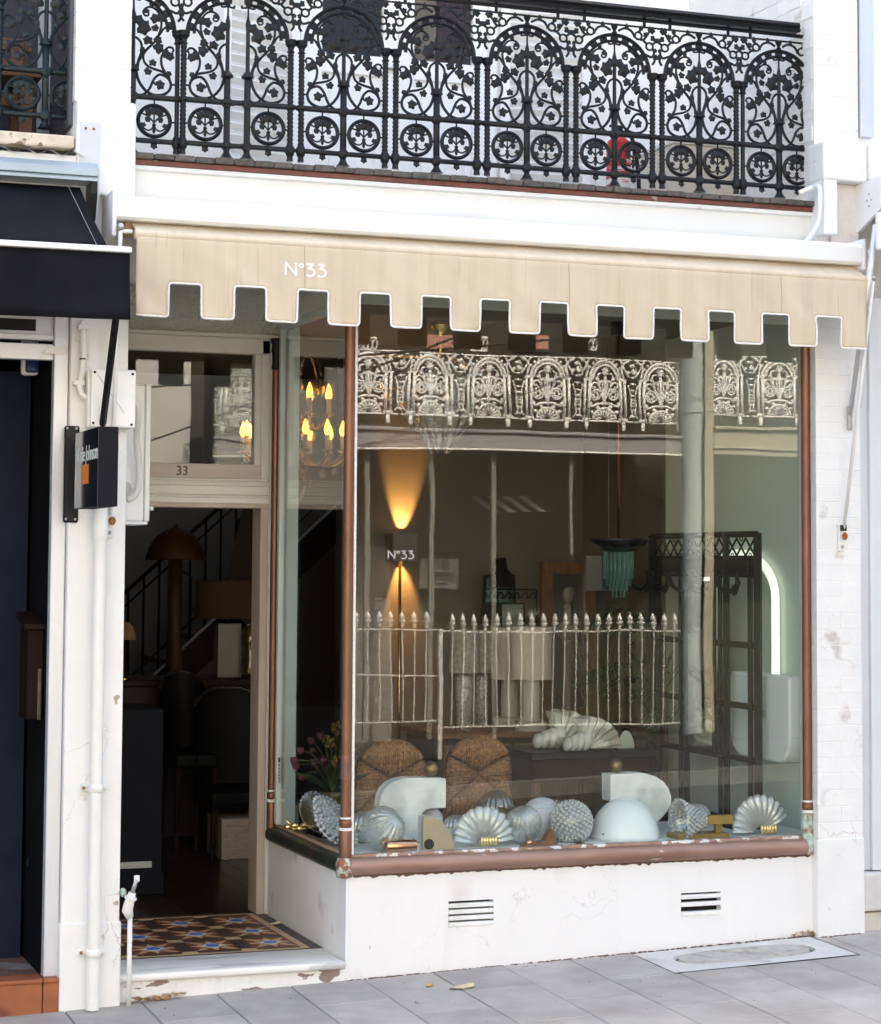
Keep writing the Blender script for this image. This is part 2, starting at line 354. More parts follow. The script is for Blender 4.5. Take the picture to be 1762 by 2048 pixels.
# pavers, laid in staggered strips that run away from the shop
PW, PL, GAP = 0.334, 0.61, 0.005
cover_box = (1.40, 2.345, -0.47, -0.03)
for k in range(-7, 11):
    x0 = 0.081 + k * PW
    y = -0.002; n = 0
    first = 0.72 if k % 2 == 0 else 0.42
    while y > -2.25:
        ln = first if n == 0 else PL
        ya, yb = max(-2.29, y - ln + GAP), y
        n += 1; y -= ln
        x1 = x0 + PW - GAP
        segs = [(x0, x1, ya, yb)]
        if x1 > cover_box[0] and x0 < cover_box[1] and yb > cover_box[2] and ya < cover_box[3]:
            segs = []
            if ya < cover_box[2] - 0.02: segs.append((x0, x1, ya, cover_box[2] - GAP))
            if x0 < cover_box[0] - 0.02 and x1 > cover_box[0]: segs.append((x0, cover_box[0] - GAP, max(ya, cover_box[2]), yb))
            if x1 > cover_box[1] + 0.02 and x0 < cover_box[1]: segs.append((cover_box[1] + GAP, x1, max(ya, cover_box[2]), yb))
        for (a, b, c, d) in segs:
            m = MB(); t = random.uniform(-0.0012, 0.0012); bv = 0.003
            lo = [(a, c), (b, c), (b, d), (a, d)]; hi = [(a + bv, c + bv), (b - bv, c + bv), (b - bv, d - bv), (a + bv, d - bv)]
            v = [(x, yy, zg(x, yy) - 0.03) for x, yy in lo] + [(x, yy, zg(x, yy) - bv + t) for x, yy in lo] + [(x, yy, zg(x, yy) + t) for x, yy in hi]
            f = [(0, 1, 5, 4), (1, 2, 6, 5), (2, 3, 7, 6), (3, 0, 4, 7), (4, 5, 9, 8), (5, 6, 10, 9), (6, 7, 11, 10), (7, 4, 8, 11), (8, 9, 10, 11)]
            m.add(v, f).build('paver', PAVER, pavement)

# service cover set in the pavement
cx, cyy = 1.865, -0.245
uc = thing('service_cover', 'oval stained lid in a pale concrete surround let into the pavement', 'service cover', (cx, cyy, zg(cx, cyy)))
m = MB(); nseg = 48; ov = []; ov2 = []
for i in range(nseg):
    a = 2 * PI * i / nseg; ca, sa = math.cos(a), math.sin(a)
    rx, ry = 0.355, 0.135
    ex = 0.75
    ov.append((cx + rx * abs(ca) ** ex * (1 if ca > 0 else -1), cyy + ry * abs(sa) ** ex * (1 if sa > 0 else -1)))
def sq(i):
    a = 2 * PI * i / nseg; ca, sa = math.cos(a), math.sin(a); k = max(abs(ca), abs(sa))
    return (cx + 0.4675 * ca / k, cyy + 0.217 * sa / k)
v = []; f = []
for i in range(nseg):
    s_ = sq(i); o_ = ov[i]
    v += [(s_[0], s_[1], zg(*s_) + 0.0005), (o_[0], o_[1], zg(*o_) + 0.002), (o_[0], o_[1], zg(*o_) - 0.02)]
for i in range(nseg):
    j = (i + 1) % nseg
    f += [(3 * i, 3 * j, 3 * j + 1, 3 * i + 1), (3 * i + 1, 3 * j + 1, 3 * j + 2, 3 * i + 2)]
m.add(v, f).build('surround', CONC, uc)
def oval(sc, dz): return [(cx + (x - cx) * sc, cyy + (y - cyy) * (1 - (1 - sc) * 2.4), zg(x, y) + dz) for x, y in ov]
m = MB(); a_ = oval(0.995, -0.014); b_ = oval(0.93, -0.006); m.add(a_ + b_, [(i, (i + 1) % nseg, nseg + (i + 1) % nseg, nseg + i) for i in range(nseg)]); m.build('rim', mat('dark_iron_rim', (0.12, 0.115, 0.11), 0.6), uc)
m = MB(); b_ = oval(0.93, -0.006); c_ = oval(0.92, 0.003); m.add(b_ + c_, [(i, (i + 1) % nseg, nseg + (i + 1) % nseg, nseg + i) for i in range(nseg)] + [tuple(range(nseg, 2 * nseg))]); m.build('lid', CONC_D, uc)

# =================================================================== bay shop front
# party walls and piers -------------------------------------------------------
PLX0, PLX1, PRX0, PRX1, PF = -1.278, -1.028, 2.366, 2.617, -0.05
def brick_face(parent, x0, x1, z0, z1, yf, course=0.0775, depth=0.09, seed=0, side=None):
    rnd = random.Random(seed); z = z0; k = 0
    cache = {}
    while z < z1 - 0.01:
        h = min(course, z1 - z) - 0.0022
        w_ = x1 - x0
        cuts = [x0, x1] if k % 2 == 0 else [x0, x0 + w_ * 0.52, x1]
        for a, b in zip(cuts[:-1], cuts[1:]):
            key = (round(b - a, 4), round(h, 4))
            if key not in cache:
                cache[key] = mesh_of(MB().bbox(0, b - a - 0.0022, 0, depth, 0, h, 0.0022, 2), WHITE_BRICK)
            o = inst('brick', cache[key], (a + 0.0011, yf + rnd.uniform(-0.0008, 0.0006), z + 0.0011), parent)
        z += course; k += 1
right_pier = thing('party_wall_pier', 'white painted brick pier at the right end of the shop window', 'pier', (PRX0, 0, 0))
MB().box(PRX0 + 0.004, PRX1 - 0.004, PF + 0.0016, 0.122, -0.3, 3.35).build('pier_core', WHITE, right_pier)
MB().bbox(PRX0 - 0.004, PRX1 + 0.004, PF - 0.006, 0.120, -0.3, 0.45, 0.006, 2).build('plinth', STUCCO, right_pier)
brick_face(right_pier, PRX0, PRX1, 0.45, 3.34, PF, seed=4)
left_pier = thing('party_wall_pier', 'smooth white stuccoed pier carrying the downpipe beside the doorway', 'pier', (PLX0, 0, 0))
MB().bbox(PLX0, PLX1, PF, 0.5, -0.4, 3.36, 0.006, 2).build('pier_core', STUCCO, left_pier)
MB().bbox(PLX0 - 0.006, PLX1 + 0.007, PF - 0.010, 0.45, -0.4, 0.235, 0.008, 2).build('plinth', STUCCO, left_pier)

# upper piers with corbels
up_r = thing('balcony_pier', 'upper white brick pier with stepped corbel at the right end of the balcony', 'pier', (PRX0, 0, 3.4))
MB().box(PRX0 + 0.004, PRX1 - 0.004, PF + 0.0016, 1.4, 3.34, 7.2).build('pier_core', WHITE, up_r)
brick_face(up_r, PRX0, PRX1, 3.85, 5.0, PF, seed=9)
rnd = random.Random(2)
for k in range(11):     # the brick return that faces the balcony
    for q in range(3):
        me = mesh_of(MB().bbox(-0.004, 0.02, 0, 0.2345, 0, 0.0755, 0.002, 2), WHITE_BRICK) if (k == 0 and q == 0) else me
        inst('brick', me, (PRX0 + 0.003 - rnd.uniform(0, 0.001), PF + 0.016 + q * 0.237 + (0.11 if k % 2 else 0), 3.86 + k * 0.0775), up_r)
MB().bbox(PRX0 - 0.003, PRX1 - 0.008, -0.15, 0.02, 3.645, 3.84, 0.015, 3).build('corbel', STUCCO, up_r)
MB().bbox(PRX0 + 0.0, PRX0 + 0.075, -0.145, 0.02, 3.38, 3.648, 0.006, 2).build('bracket', STUCCO, up_r)
MB().bbox(PRX0 + 0.078, PRX1 - 0.012, -0.075, 0.05, 3.30, 3.646, 0.008, 2).build('rough_patch', mat('rough_pinkish_render', (0.66, 0.60, 0.57), 0.8, var=0.08, vs_=9, bump=0.8, bs=35, c2=(0.42, 0.33, 0.3), thr=(0.66, 0.72), s2=14), up_r)
up_l = thing('balcony_pier', 'upper white brick pier between the black and the teal balcony railings', 'pier', (PLX0, 0, 3.4))
MB().box(PLX0 + 0.004, PLX1 - 0.012, PF + 0.0016, 1.4, 3.34, 7.2).build('pier_core', WHITE, up_l)
brick_face(up_l, PLX0 - 0.004, PLX1 - 0.006, 3.76, 5.0, PF, seed=12)
MB().bbox(PLX0 + 0.0, PLX1 + 0.010, -0.10, 0.05, 3.345, 3.76, 0.014, 3).build('corbel', STUCCO, up_l)
pl = thing('steel_plate', 'pale grey steel strap plate screwed to the corbel above the black awning', 'plate', (-1.22, -0.11, 3.4))
MB().bbox(-1.265, -1.175, -0.104, -0.100, 2.98, 3.66, 0.002).build('plate', mat('grey_painted_steel', (0.6, 0.61, 0.64), 0.5, var=0.04), pl)
for q in (-1.24, -1.205): MB().ball((q, -0.105, 3.63), 0.006, 8).build('screw', RUST, pl)

# bay base, with its side return ------------------------------------------------
XR = PRX0 - 0.003
base = thing('bay_base', 'low white wall under the shop window, turned into the doorway', 'wall', (0, 0, -0.1))
front = MB()
v1 = (0.488, 0.708, 0.124, 0.236); v2 = (1.658, 1.868, 0.112, 0.218)
# front wall in strips round the two vent openings
def strip(x0, x1, z0, z1): front.box(x0, x1, 0.0, 0.12, z0, z1)
strip(0, v1[0], -0.3, 0.372); strip(v1[1], v2[0], -0.3, 0.372); strip(v2[1], XR, -0.3, 0.372)
for vv in (v1, v2): strip(vv[0], vv[1], -0.3, vv[2]); strip(vv[0], vv[1], vv[3], 0.372)
bmx = bmesh.new()
front.build('front_wall', BASEWALL, base)
bmx.free()
MB().box(0.0, 0.1, 0.12, 1.30, -0.2, 0.372).build('return_wall', mat('warm_white_wall', (0.84, 0.815, 0.785), 0.55, var=0.04, vs_=3, bump=0.2, bs=30, c2=(0.5, 0.45, 0.42), thr=(0.64, 0.8), s2=4), base)
for i, vv in enumerate((v1, v2)):
    vt = thing('air_vent', ('white slotted air vent with straight louvres in the wall under the window' if i == 0 else 'white air vent with a broken bottom louvre in the wall under the window'), 'vent', (vv[0], 0, vv[2]), 'air vents under the window')
    MB().box(vv[0], vv[1], 0.045, 0.05, vv[2], vv[3]).build('dark_back', DARKHOLE, vt)
    n = 4 if i == 0 else 3
    for k in range(n):
        zz = vv[2] + 0.004 + (vv[3] - vv[2]) * (k + (0.35 if i else 0.1)) / n
        m = MB().bbox(vv[0] + 0.001, vv[1] - 0.001, -0.004, 0.03, -0.0098, 0.0098, 0.003)
        m.xf(Matrix.Translation((0, 0, zz)) @ Matrix.Rotation(R(0), 4, 'X'))
        if i == 1 and k == 0:   # snapped slat, sagging at both ends
            for p in m.v: p.z += 0.012 - 0.02 * abs((p.x - (vv[0] + vv[1]) / 2) / 0.1)
        m.build('louvre', BASEWALL, vt)
# moulded copper sill -------------------------------------------------------------
sill = thing('copper_sill', 'rounded copper sill rail running under the shop window panes', 'sill', (0, 0, 0.4))
def halfround(r, n=8): return [(-r * math.cos(a), r * math.sin(a)) for a in [PI * (i / n) - PI / 2 for i in range(n + 1)]]
m = MB(); m.tube([(-0.012, 0.006, 0.410), (XR - 0.035, 0.006, 0.410)], 0.0385, 20); m.build('front_rail', COPPER_PINK, sill, smooth=True, auto=40)
m = MB(); MB().bbox(XR - 0.037, XR - 0.004, -0.026, 0.03, 0.374, 0.446, 0.006, 2).build('end_block', VERDIGRIS, sill); m.tube([(0.002, 0.03, 0.410), (0.002, 1.235, 0.410)], 0.0385, 20); m.build('side_rail', COPPER_DARK, sill, smooth=True, auto=40)
m = MB(); m.lathe([(0.020, 0.362), (0.036, 0.368), (0.040, 0.385), (0.040, 0.43), (0.034, 0.446), (0.03, 0.452)], (-0.006, 0.004, 0), 16); m.build('corner_joint', mat('patchy_verdigris_copper', (0.30, 0.12, 0.07), 0.5, metal=0.4, var=0.2, vs_=20, c2=(0.45, 0.56, 0.50), thr=(0.47, 0.53), s2=24), sill, smooth=True)
MB().bbox(0.03, XR - 0.01, 0.012, 0.052, 0.448, 0.462, 0.002).build('front_bead', mat('chipped_wood_bead', (0.35, 0.22, 0.17), 0.6, var=0.2, vs_=30, c2=(0.75, 0.74, 0.72), thr=(0.52, 0.54), s2=16), sill)
MB().bbox(0.012, 0.05, 0.05, 1.2, 0.448, 0.466, 0.002).build('side_bead', mat('tan_wood_bead', (0.48, 0.33, 0.23), 0.55, var=0.1, vs_=12), sill)
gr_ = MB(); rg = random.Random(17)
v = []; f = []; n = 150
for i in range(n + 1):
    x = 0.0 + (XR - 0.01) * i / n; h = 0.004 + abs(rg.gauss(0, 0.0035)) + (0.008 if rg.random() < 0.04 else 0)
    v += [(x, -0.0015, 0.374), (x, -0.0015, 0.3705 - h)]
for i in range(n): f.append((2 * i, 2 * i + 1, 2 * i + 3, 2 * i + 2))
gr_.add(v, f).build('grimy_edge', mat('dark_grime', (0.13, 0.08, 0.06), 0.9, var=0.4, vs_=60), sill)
# copper posts ----------------------------------------------------------------------
def post(label, x, y, r, zt, capital=False, green=False):
    t = thing('copper_post', label, 'post', (x, y, 0.44), 'copper posts of the bay window')
    MB().lathe([(r, 0.47), (r, zt)], (x, y, 0), 20).build('shaft', COPPER, t, smooth=True, auto=40)
    MB().lathe([(r * 1.25, 0.44), (r * 1.25, 0.572), (r * 1.2, 0.576)], (x, y, 0), 20).build('foot', COPPER if not green else VERDIGRIS, t, smooth=True, auto=40)
    MB().lathe([(r * 1.28, 0.572), (r * 1.3, 0.576), (r * 1.3, 0.582), (r * 1.1, 0.585)], (x, y, 0), 20).build('white_ring', PIPING, t, smooth=True, auto=40)
    MB().lathe([(r * 1.1, 0.585), (r * 1.22, 0.597), (r * 1.22, 0.608), (r * 1.05, 0.622)], (x, y, 0), 20).build('swelling', COPPER, t, smooth=True)
    MB().lathe([(r * 1.07, 0.622), (r * 1.1, 0.626), (r * 1.07, 0.631)], (x, y, 0), 20).build('white_ring', PIPING, t, smooth=True)
    if capital:
        MB().lathe([(r, zt - 0.16), (r * 1.25, zt - 0.15), (r * 1.1, zt - 0.13), (r * 1.1, zt - 0.08), (r * 1.4, zt - 0.06), (r * 1.2, zt - 0.04), (r * 1.6, zt - 0.01), (r * 1.6, zt)], (x, y, 0), 20).build('capital', BLACK_MET, t, smooth=True, auto=40)
    return t
pc = post('tall brown copper post at the free corner of the bay window', 0.0, 0.012, 0.0235, 3.02)
MB().lathe([(0.0252, 0.80), (0.0252, 0.905)], (0.0, 0.012, 0), 20).build('sleeve', mat('dull_copper_sleeve', (0.22, 0.11, 0.085), 0.5, metal=0.5, var=0.2, vs_=20), pc, smooth=True, auto=40)
post('dark copper post between the doorway and the bay side glass', -0.008, 1.222, 0.019, 2.9, True)
post('brown copper post where the shop window meets the brick pier', XR - 0.017, 0.012, 0.0225, 3.02, False, True)
# glass ---------------------------------------------------------------------------
WIN_TOP = 3.0
win = thing('shop_window', 'large shop window pane of the bay facing the street', 'window', (1.2, 0.03, 0.46))
MB().box(0.02, XR - 0.03, 0.027, 0.033, 0.463, WIN_TOP).build('pane', GLASS, win)
MB().bbox(0.022, 0.034, -0.004, 0.03, 0.463, WIN_TOP, 0.002).build('putty_strip', PIPING, win)
swin = thing('side_window', 'narrow side pane of the bay facing the doorway', 'window', (0.02, 0.6, 0.46))
MB().box(0.012, 0.018, 0.04, 1.19, 0.463, WIN_TOP - 0.03).build('pane', GLASS, swin)
PGREEN = mat('pale_window_frame_paint', (0.62, 0.66, 0.62), 0.5, var=0.03)
MB().bbox(0.0, 0.03, 1.165, 1.2, 0.463, WIN_TOP - 0.03, 0.003).build('stile', PGREEN, swin)
MB().bbox(0.03, 0.09, 1.13, 1.2, 0.46, WIN_TOP, 0.003).build('inner_board', PGREEN, swin)
MB().bbox(0.0, 0.035, 0.03, 1.165, WIN_TOP - 0.065, WIN_TOP - 0.03, 0.003).build('top_rail', PGREEN, swin)
MB().bbox(0.06, XR - 0.03, 0.04, 0.08, WIN_TOP - 0.05, WIN_TOP, 0.003).build('top_rail', PGREEN, win)
stk = thing('window_sticker', 'small printed notice stuck low on the bay side glass', 'sticker', (0.01, 1.1, 0.75))
MB().box(0.0095, 0.011, 1.13, 1.175, 0.67, 0.80).build('paper', mat('sticker_paper', (0.7, 0.68, 0.66), 0.6), stk)
INK = mat('black_print', (0.02, 0.02, 0.02), 0.6, var=0.02)
MB().box(0.0085, 0.0095, 1.135, 1.17, 0.775, 0.795).build('heading', INK, stk)
for k, zz in enumerate((0.755, 0.738, 0.722, 0.706, 0.69, 0.68)): MB().box(0.0085, 0.0095, 1.137, 1.168 - 0.006 * (k % 3), zz, zz + 0.006).build('print_line', mat('faded_red_print', (0.25, 0.12, 0.11), 0.6), stk)

# =================================================================== doorway
YD = 1.327
frame = thing('door_frame', 'cream painted door frame with a transom window over the open doorway', 'door frame', (-0.5, YD, 0))
MB().bbox(-0.052, -0.012, YD - 0.0, YD + 0.16, 0.0, 2.04, 0.003).build('jamb', mat('beige_jamb', (0.52, 0.43, 0.35), 0.5, var=0.04), frame)
MB().bbox(-0.012, 0.02, YD - 0.012, YD + 0.05, 0.0, 2.93, 0.004).build('stile', CREAM, frame)
MB().bbox(0.02, 0.034, YD - 0.03, YD + 0.05, 0.0, 2.93, 0.004).build('outer_bead', WHITE, frame)
MB().bbox(-1.0, -0.012, YD - 0.004, YD + 0.16, 2.04, 2.062, 0.003).build('head_lining', MATS['beige_jamb'], frame)
MB().bbox(-1.0, -0.012, YD - 0.012, YD + 0.12, 2.062, 2.175, 0.004).build('transom_bar', CREAM, frame)
for q, zz in enumerate((2.09, 2.105, 2.15)): MB().bbox(-1.0, -0.012, YD - 0.022 - 0.004 * q, YD, zz, zz + 0.011, 0.004, 2).build('moulding', CREAM, frame)
MB().bbox(-1.0, -0.055, YD - 0.002, YD + 0.06, 2.185, 2.262, 0.004).build('number_rail', mat('worn_pinkish_paint', (0.55, 0.49, 0.44), 0.55, var=0.08, vs_=10, stretch=(0.4, 1, 3)), frame)
MB().bbox(-1.0, -0.02, YD - 0.02, YD + 0.06, 2.175, 2.187, 0.003).build('drip_edge', CREAM, frame)
MB().bbox(-0.09, -0.055, YD - 0.002, YD + 0.06, 2.262, 2.826, 0.004).build('sash_stile', CREAM, frame)
MB().bbox(-0.055, -0.012, YD - 0.008, YD + 0.06, 2.187, 2.9, 0.004).build('sash_frame', CREAM, frame)
MB().bbox(-1.0, -0.012, YD - 0.008, YD + 0.06, 2.826, 2.905, 0.004).build('sash_head', CREAM, frame)
MB().bbox(-1.0, 0.02, YD - 0.05, YD + 0.06, 2.905, 2.925, 0.006, 2).build('cornice', CREAM, frame)
MB().box(-1.0, -0.09, YD + 0.03, YD + 0.034, 2.262, 2.826).build('transom_pane', GLASS, frame)
num = stand_up(text_mb('33', 0.068, 0.0015, spacing=0.95), (-0.463, YD - 0.004, 2.222))
tag(num.build('door_number', mat('dark_bronze_paint', (0.06, 0.04, 0.03), 0.4)), 'dark painted street number 33 on the rail under the transom window', 'number')
# pressed metal cove and recess ceiling
def tin_mat():
    m = mat('pressed_metal_ceiling', (0.60, 0.59, 0.54), 0.5, var=0.03)
    nt = m.node_tree; N = nt.nodes; Lk = nt.links.new
    v = N.new('ShaderNodeTexVoronoi'); v.inputs['Scale'].default_value = 16; v.feature = 'SMOOTH_F1'
    n = N.new('ShaderNodeTexNoise'); n.inputs['Scale'].default_value = 30
    g = N.new('ShaderNodeNewGeometry'); Lk(g.outputs['Position'], n.inputs['Vector'])
    ad = N.new('ShaderNodeMixRGB'); ad.inputs[0].default_value = 0.12; Lk(g.outputs['Position'], ad.inputs[1]); Lk(n.outputs['Color'], ad.inputs[2]); Lk(ad.outputs[0], v.inputs['Vector'])
    wv = N.new('ShaderNodeMath'); wv.operation = 'SINE'; mu = N.new('ShaderNodeMath'); mu.operation = 'MULTIPLY'; mu.inputs[1].default_value = 22; Lk(v.outputs['Distance'], mu.inputs[0]); Lk(mu.outputs[0], wv.inputs[0])
    b = N.new('ShaderNodeBump'); b.inputs['Strength'].default_value = 0.55; b.inputs['Distance'].default_value = 0.008; Lk(wv.outputs[0], b.inputs['Height']); Lk(b.outputs[0], N['Principled BSDF'].inputs['Normal'])
    return m
TIN = tin_mat()
cove = MB(); pr = [(YD - 0.02, 2.925), (YD - 0.03, 2.99), (YD - 0.08, 3.06), (YD - 0.17, 3.12), (YD - 0.30, 3.145), (0.10, 3.15)]
v = []; f = []
for (yy, zz) in pr: v += [(-1.03, yy, zz), (0.02, yy, zz)]
for i in range(len(pr) - 1): f.append((2 * i, 2 * i + 1, 2 * i + 3, 2 * i + 2))
cove.add(v, f); struct('porch_ceiling', cove, TIN, smooth=True)
m = MB(); m.bbox(-0.02, 0.05, 0.03, YD, WIN_TOP - 0.03, 3.06, 0.004); m.box(0.0, 0.06, 0.03, YD, 3.06, 3.2)
struct('bay_side_header', m, CREAM)
gr = thing('ceiling_grille', 'small slotted vent grille on the porch ceiling above the doorway', 'grille', (-0.8, 0.4, 3.1))
MB().bbox(-0.98, -0.60, 0.24, 0.42, 3.09, 3.149, 0.006).build('box', CREAM, gr)
for k in range(6): MB().box(-0.90 + 0.042 * k, -0.882 + 0.042 * k, 0.232, 0.2405, 3.10, 3.135).build('slot', DARKHOLE, gr)
struct('porch_wall', MB().box(-1.1, -1.03, 0.5, YD + 0.1, -0.2, 3.2), STUCCO)
struct('upper_wall_band', MB().box(-1.03, PRX0, 0.03, 0.12, WIN_TOP, 3.56), WHITE)
struct('transom_wall', MB().box(-1.03, 0.06, YD + 0.07, YD + 0.16, 2.87, 3.3), CREAM)

# doorstep ------------------------------------------------------------------------
step = thing('doorstep', 'worn white marble doorstep over a peeling painted riser', 'step', (-0.5, 0, -0.1))
m = MB(); m.bbox(-1.02, -0.004, -0.028, 0.335, -0.034, 0.0, 0.012, 3)
m.build('marble_tread', MARBLE, step, smooth=True, auto=50)
m = MB()
n = 60
v = []; f = []
rr = random.Random(5)
for i in range(n + 1):
    x = -1.02 + 1.10 * i / n
    for j, zz in enumerate((zg(x, 0) - 0.05, zg(x, 0) + 0.03, -0.036)):
        v.append((x, -0.004 + rr.uniform(-0.003, 0.003), zz))
for i in range(n):
    for j in range(2): a = i * 3 + j; f.append((a, a + 3, a + 4, a + 1))
m.add(v, f).build('riser', PEELED, step)
MB().box(-1.02, 0.0, 0.0, 0.33, -0.3, -0.034).build('step_core', CONC_D, step)

# encaustic tile floor -------------------------------------------------------------
tf = struct('tiled_floor', MB().box(-1.03, 0.0, 0.335, YD + 0.10, -0.2, -0.006), GROUT)
cache = {}
def tile_poly(pts, z1, mt):
    """thin tile with its own edge, recentred so that alike tiles share their mesh"""
    c = (sum(p[0] for p in pts) / len(pts), sum(p[1] for p in pts) / len(pts))
    rel = tuple((round(p[0] - c[0], 4), round(p[1] - c[1], 4)) for p in pts)
    key = (rel, mt.name, round(z1, 4))
    if key not in cache:
        g = 0.0008; L = [(x * (1 - g / max(0.004, math.hypot(x, y))), y * (1 - g / max(0.004, math.hypot(x, y)))) for x, y in rel]
        cache[key] = mesh_of(MB().prism(L, -0.004, 0.0, 'xy'), mt)
    inst('tile', cache[key], (c[0], c[1], z1), tf)
SX, SY, CW, CH = 0.277, 0.317, 0.205, 0.246
for i in range(4):
    for j in range(3):
        X = -0.195 - SX * i; Y = 0.545 + SY * j
        hw, hh = CW / 2, CH / 2
        if X - hw < -1.03: 
            continue
        def pt(u, v): return (X + u * hw, Y + v * hh)
        tile_poly([pt(-1, -1), pt(1, -1), pt(1, 1), pt(-1, 1)], 0.0, T_RED)
        # eight tan points
        for k in range(4):
            a = k * PI / 2
            def ro(u, v): return pt(u * math.cos(a) - v * math.sin(a), u * math.sin(a) + v * math.cos(a))
            tile_poly([ro(0.42, -0.22), ro(0.99, 0.0), ro(0.42, 0.22)], 0.0009, T_TAN)
            tile_poly([ro(0.50, 0.24), ro(0.94, 0.94), ro(0.24, 0.50)], 0.0009, T_TAN)
        tile_poly([pt(-0.56, 0), pt(0, -0.56), pt(0.56, 0), pt(0, 0.56)], 0.0013, T_WHITE)
        tile_poly([pt(0.34 * math.cos(q * PI / 4 + PI / 8), 0.34 * math.sin(q * PI / 4 + PI / 8)) for q in range(8)], 0.0017, T_BLUE)
        # separators
        sx0 = X - hw; sx1 = X - SX + hw
        if sx1 > -1.03: tile_poly([(sx1, Y - hh), (sx0, Y - hh), (sx0, Y + hh), (sx1, Y + hh)], 0.0004, T_DARK)
        if j < 2:
            tile_poly([(X - hw, Y + hh), (X + hw, Y + hh), (X + hw, Y + SY - hh), (X - hw, Y + SY - hh)], 0.0004, T_DARK)
            if sx1 > -1.03: tile_poly([(sx1, Y + hh), (sx0, Y + hh), (sx0, Y + SY - hh), (sx1, Y + SY - hh)], 0.0006, T_TAN)
        if j == 0: 
            if sx1 > -1.03: tile_poly([(sx1, Y - hh - 0.045), (sx0, Y - hh - 0.045), (sx0, Y - hh), (sx1, Y - hh)], 0.0006, T_TAN)
            tile_poly([(X - hw, Y - hh - 0.045), (X + hw, Y - hh - 0.045), (X + hw, Y - hh), (X - hw, Y - hh)], 0.0004, T_DARK)
        if j == 2:
            tile_poly([(X - hw, Y + hh), (X + hw, Y + hh), (X + hw, Y + hh + 0.045), (X - hw, Y + hh + 0.045)], 0.0004, T_DARK)
yy0, yy1 = 0.545 - CH / 2 - 0.045, 0.545 + 2 * SY + CH / 2 + 0.045
for k in range(5): tile_poly([(-0.092, yy0 + (yy1 - yy0) * k / 5), (-0.058, yy0 + (yy1 - yy0) * k / 5), (-0.058, yy0 + (yy1 - yy0) * (k + 1) / 5), (-0.092, yy0 + (yy1 - yy0) * (k + 1) / 5)], 0.0004, T_TAN)
for k in range(4):
    xa = -1.03 + 0.972 * k / 4; xb = -1.03 + 0.972 * (k + 1) / 4
    tile_poly([(xa, yy0 - 0.028), (xb, yy0 - 0.028), (xb, yy0 - 0.001), (xa, yy0 - 0.001)], 0.0004, T_TAN)
    tile_poly([(xa, yy0 - 0.042), (xb, yy0 - 0.042), (xb, yy0 - 0.029), (xa, yy0 - 0.029)], 0.0003, T_DARK)
    tile_poly([(xa, yy1 + 0.001), (xb, yy1 + 0.001), (xb, yy1 + 0.03), (xa, yy1 + 0.03)], 0.0004, T_TAN)
T_GREY = mat('charcoal_tile', (0.07, 0.062, 0.058), 0.5, var=0.2, vs_=20)
for k in range(4): tile_poly([(-0.057, yy0 - 0.04 + (yy1 - yy0 + 0.07) * k / 4), (-0.002, yy0 - 0.04 + (yy1 - yy0 + 0.07) * k / 4), (-0.002, yy0 - 0.04 + (yy1 - yy0 + 0.07) * (k + 1) / 4), (-0.057, yy0 - 0.04 + (yy1 - yy0 + 0.07) * (k + 1) / 4)], 0.0003, T_GREY)

# =================================================================== balcony deck and fascia
DECK = 3.555
deck = struct('balcony_deck', MB().box(PLX1, PRX0, 0.05, 1.5, DECK - 0.06, DECK - 0.012), mat('grey_deck_paint', (0.55, 0.54, 0.52), 0.7))
bx = PLX1 + 0.012
rb = random.Random(8)
while bx < PRX0 + 0.03:          # ends of the deck boards
    wd = rb.uniform(0.088, 0.098)
    e = min(bx + wd, PRX0 + 0.045)
    MB().bbox(bx + 0.0015, e - 0.0015, -0.055 + rb.uniform(-0.006, 0.004), 0.12, DECK - 0.026 + rb.uniform(-0.002, 0.002), DECK + rb.uniform(-0.003, 0.002), 0.004).build('deck_board', BOARD, deck)
    bx = e
fas = thing('fascia', 'white painted fascia with red brown edge strip below the balcony boards', 'fascia', (0.6, 0, 3.4))
MB().bbox(PLX1, PRX0 + 0.03, -0.035, 0.03, DECK - 0.052, DECK - 0.028, 0.003).build('edge_strip', REDWOOD, fas)
pf = [(-0.030, DECK - 0.054), (-0.034, DECK - 0.062), (-0.030, DECK - 0.072), (-0.012, DECK - 0.078), (-0.004, DECK - 0.10), (0.004, DECK - 0.16), (0.006, 3.20), (0.03, 3.20), (0.03, DECK - 0.054)]
MB().prism(pf, PLX1 + 0.004, PRX0 + 0.02, 'yz').build('moulded_board', mat('soft_white_fascia', (0.74, 0.73, 0.70), 0.5, var=0.03, vs_=4, c2=(0.5, 0.46, 0.42), thr=(0.68, 0.8), s2=6), fas, smooth=True, auto=25)

# =================================================================== cast iron railing
KX, KZ = 0.000352, 0.000340
def uv(u, v, y=0.0): return Vector((u * KX, y, v * KZ))
def U(pts, y=0.0): return [uv(p[0], p[1], y) for p in pts]
def leaf(m, u, v, size, ang, y=-0.004, kind=0):
    """cast ivy leaf: a five pointed blade with a raised middle"""
    c = uv(u, v, y); s = size * KX * 1.02; rot = Matrix.Rotation(-ang, 3, 'Y')
    o = [(0, 1.35), (0.44, 0.92), (0.96, 0.74), (0.80, 0.22), (0.84, -0.32), (0.36, -0.46), (0, -0.30), (-0.36, -0.46), (-0.84, -0.32), (-0.80, 0.22), (-0.96, 0.74), (-0.44, 0.92)]
    vv = [c + rot @ Vector((0, -0.42 * s, 0.25 * s)), c + rot @ Vector((0, 0.3 * s, 0.2 * s))] + [c + rot @ Vector((a * s, 0.05 * s, b * s)) for a, b in o]
    n = len(o); ff = [(0, 2 + k, 2 + (k + 1) % n) for k in range(n)] + [(1, 2 + (k + 1) % n, 2 + k) for k in range(n)]
    m.add(vv, ff)
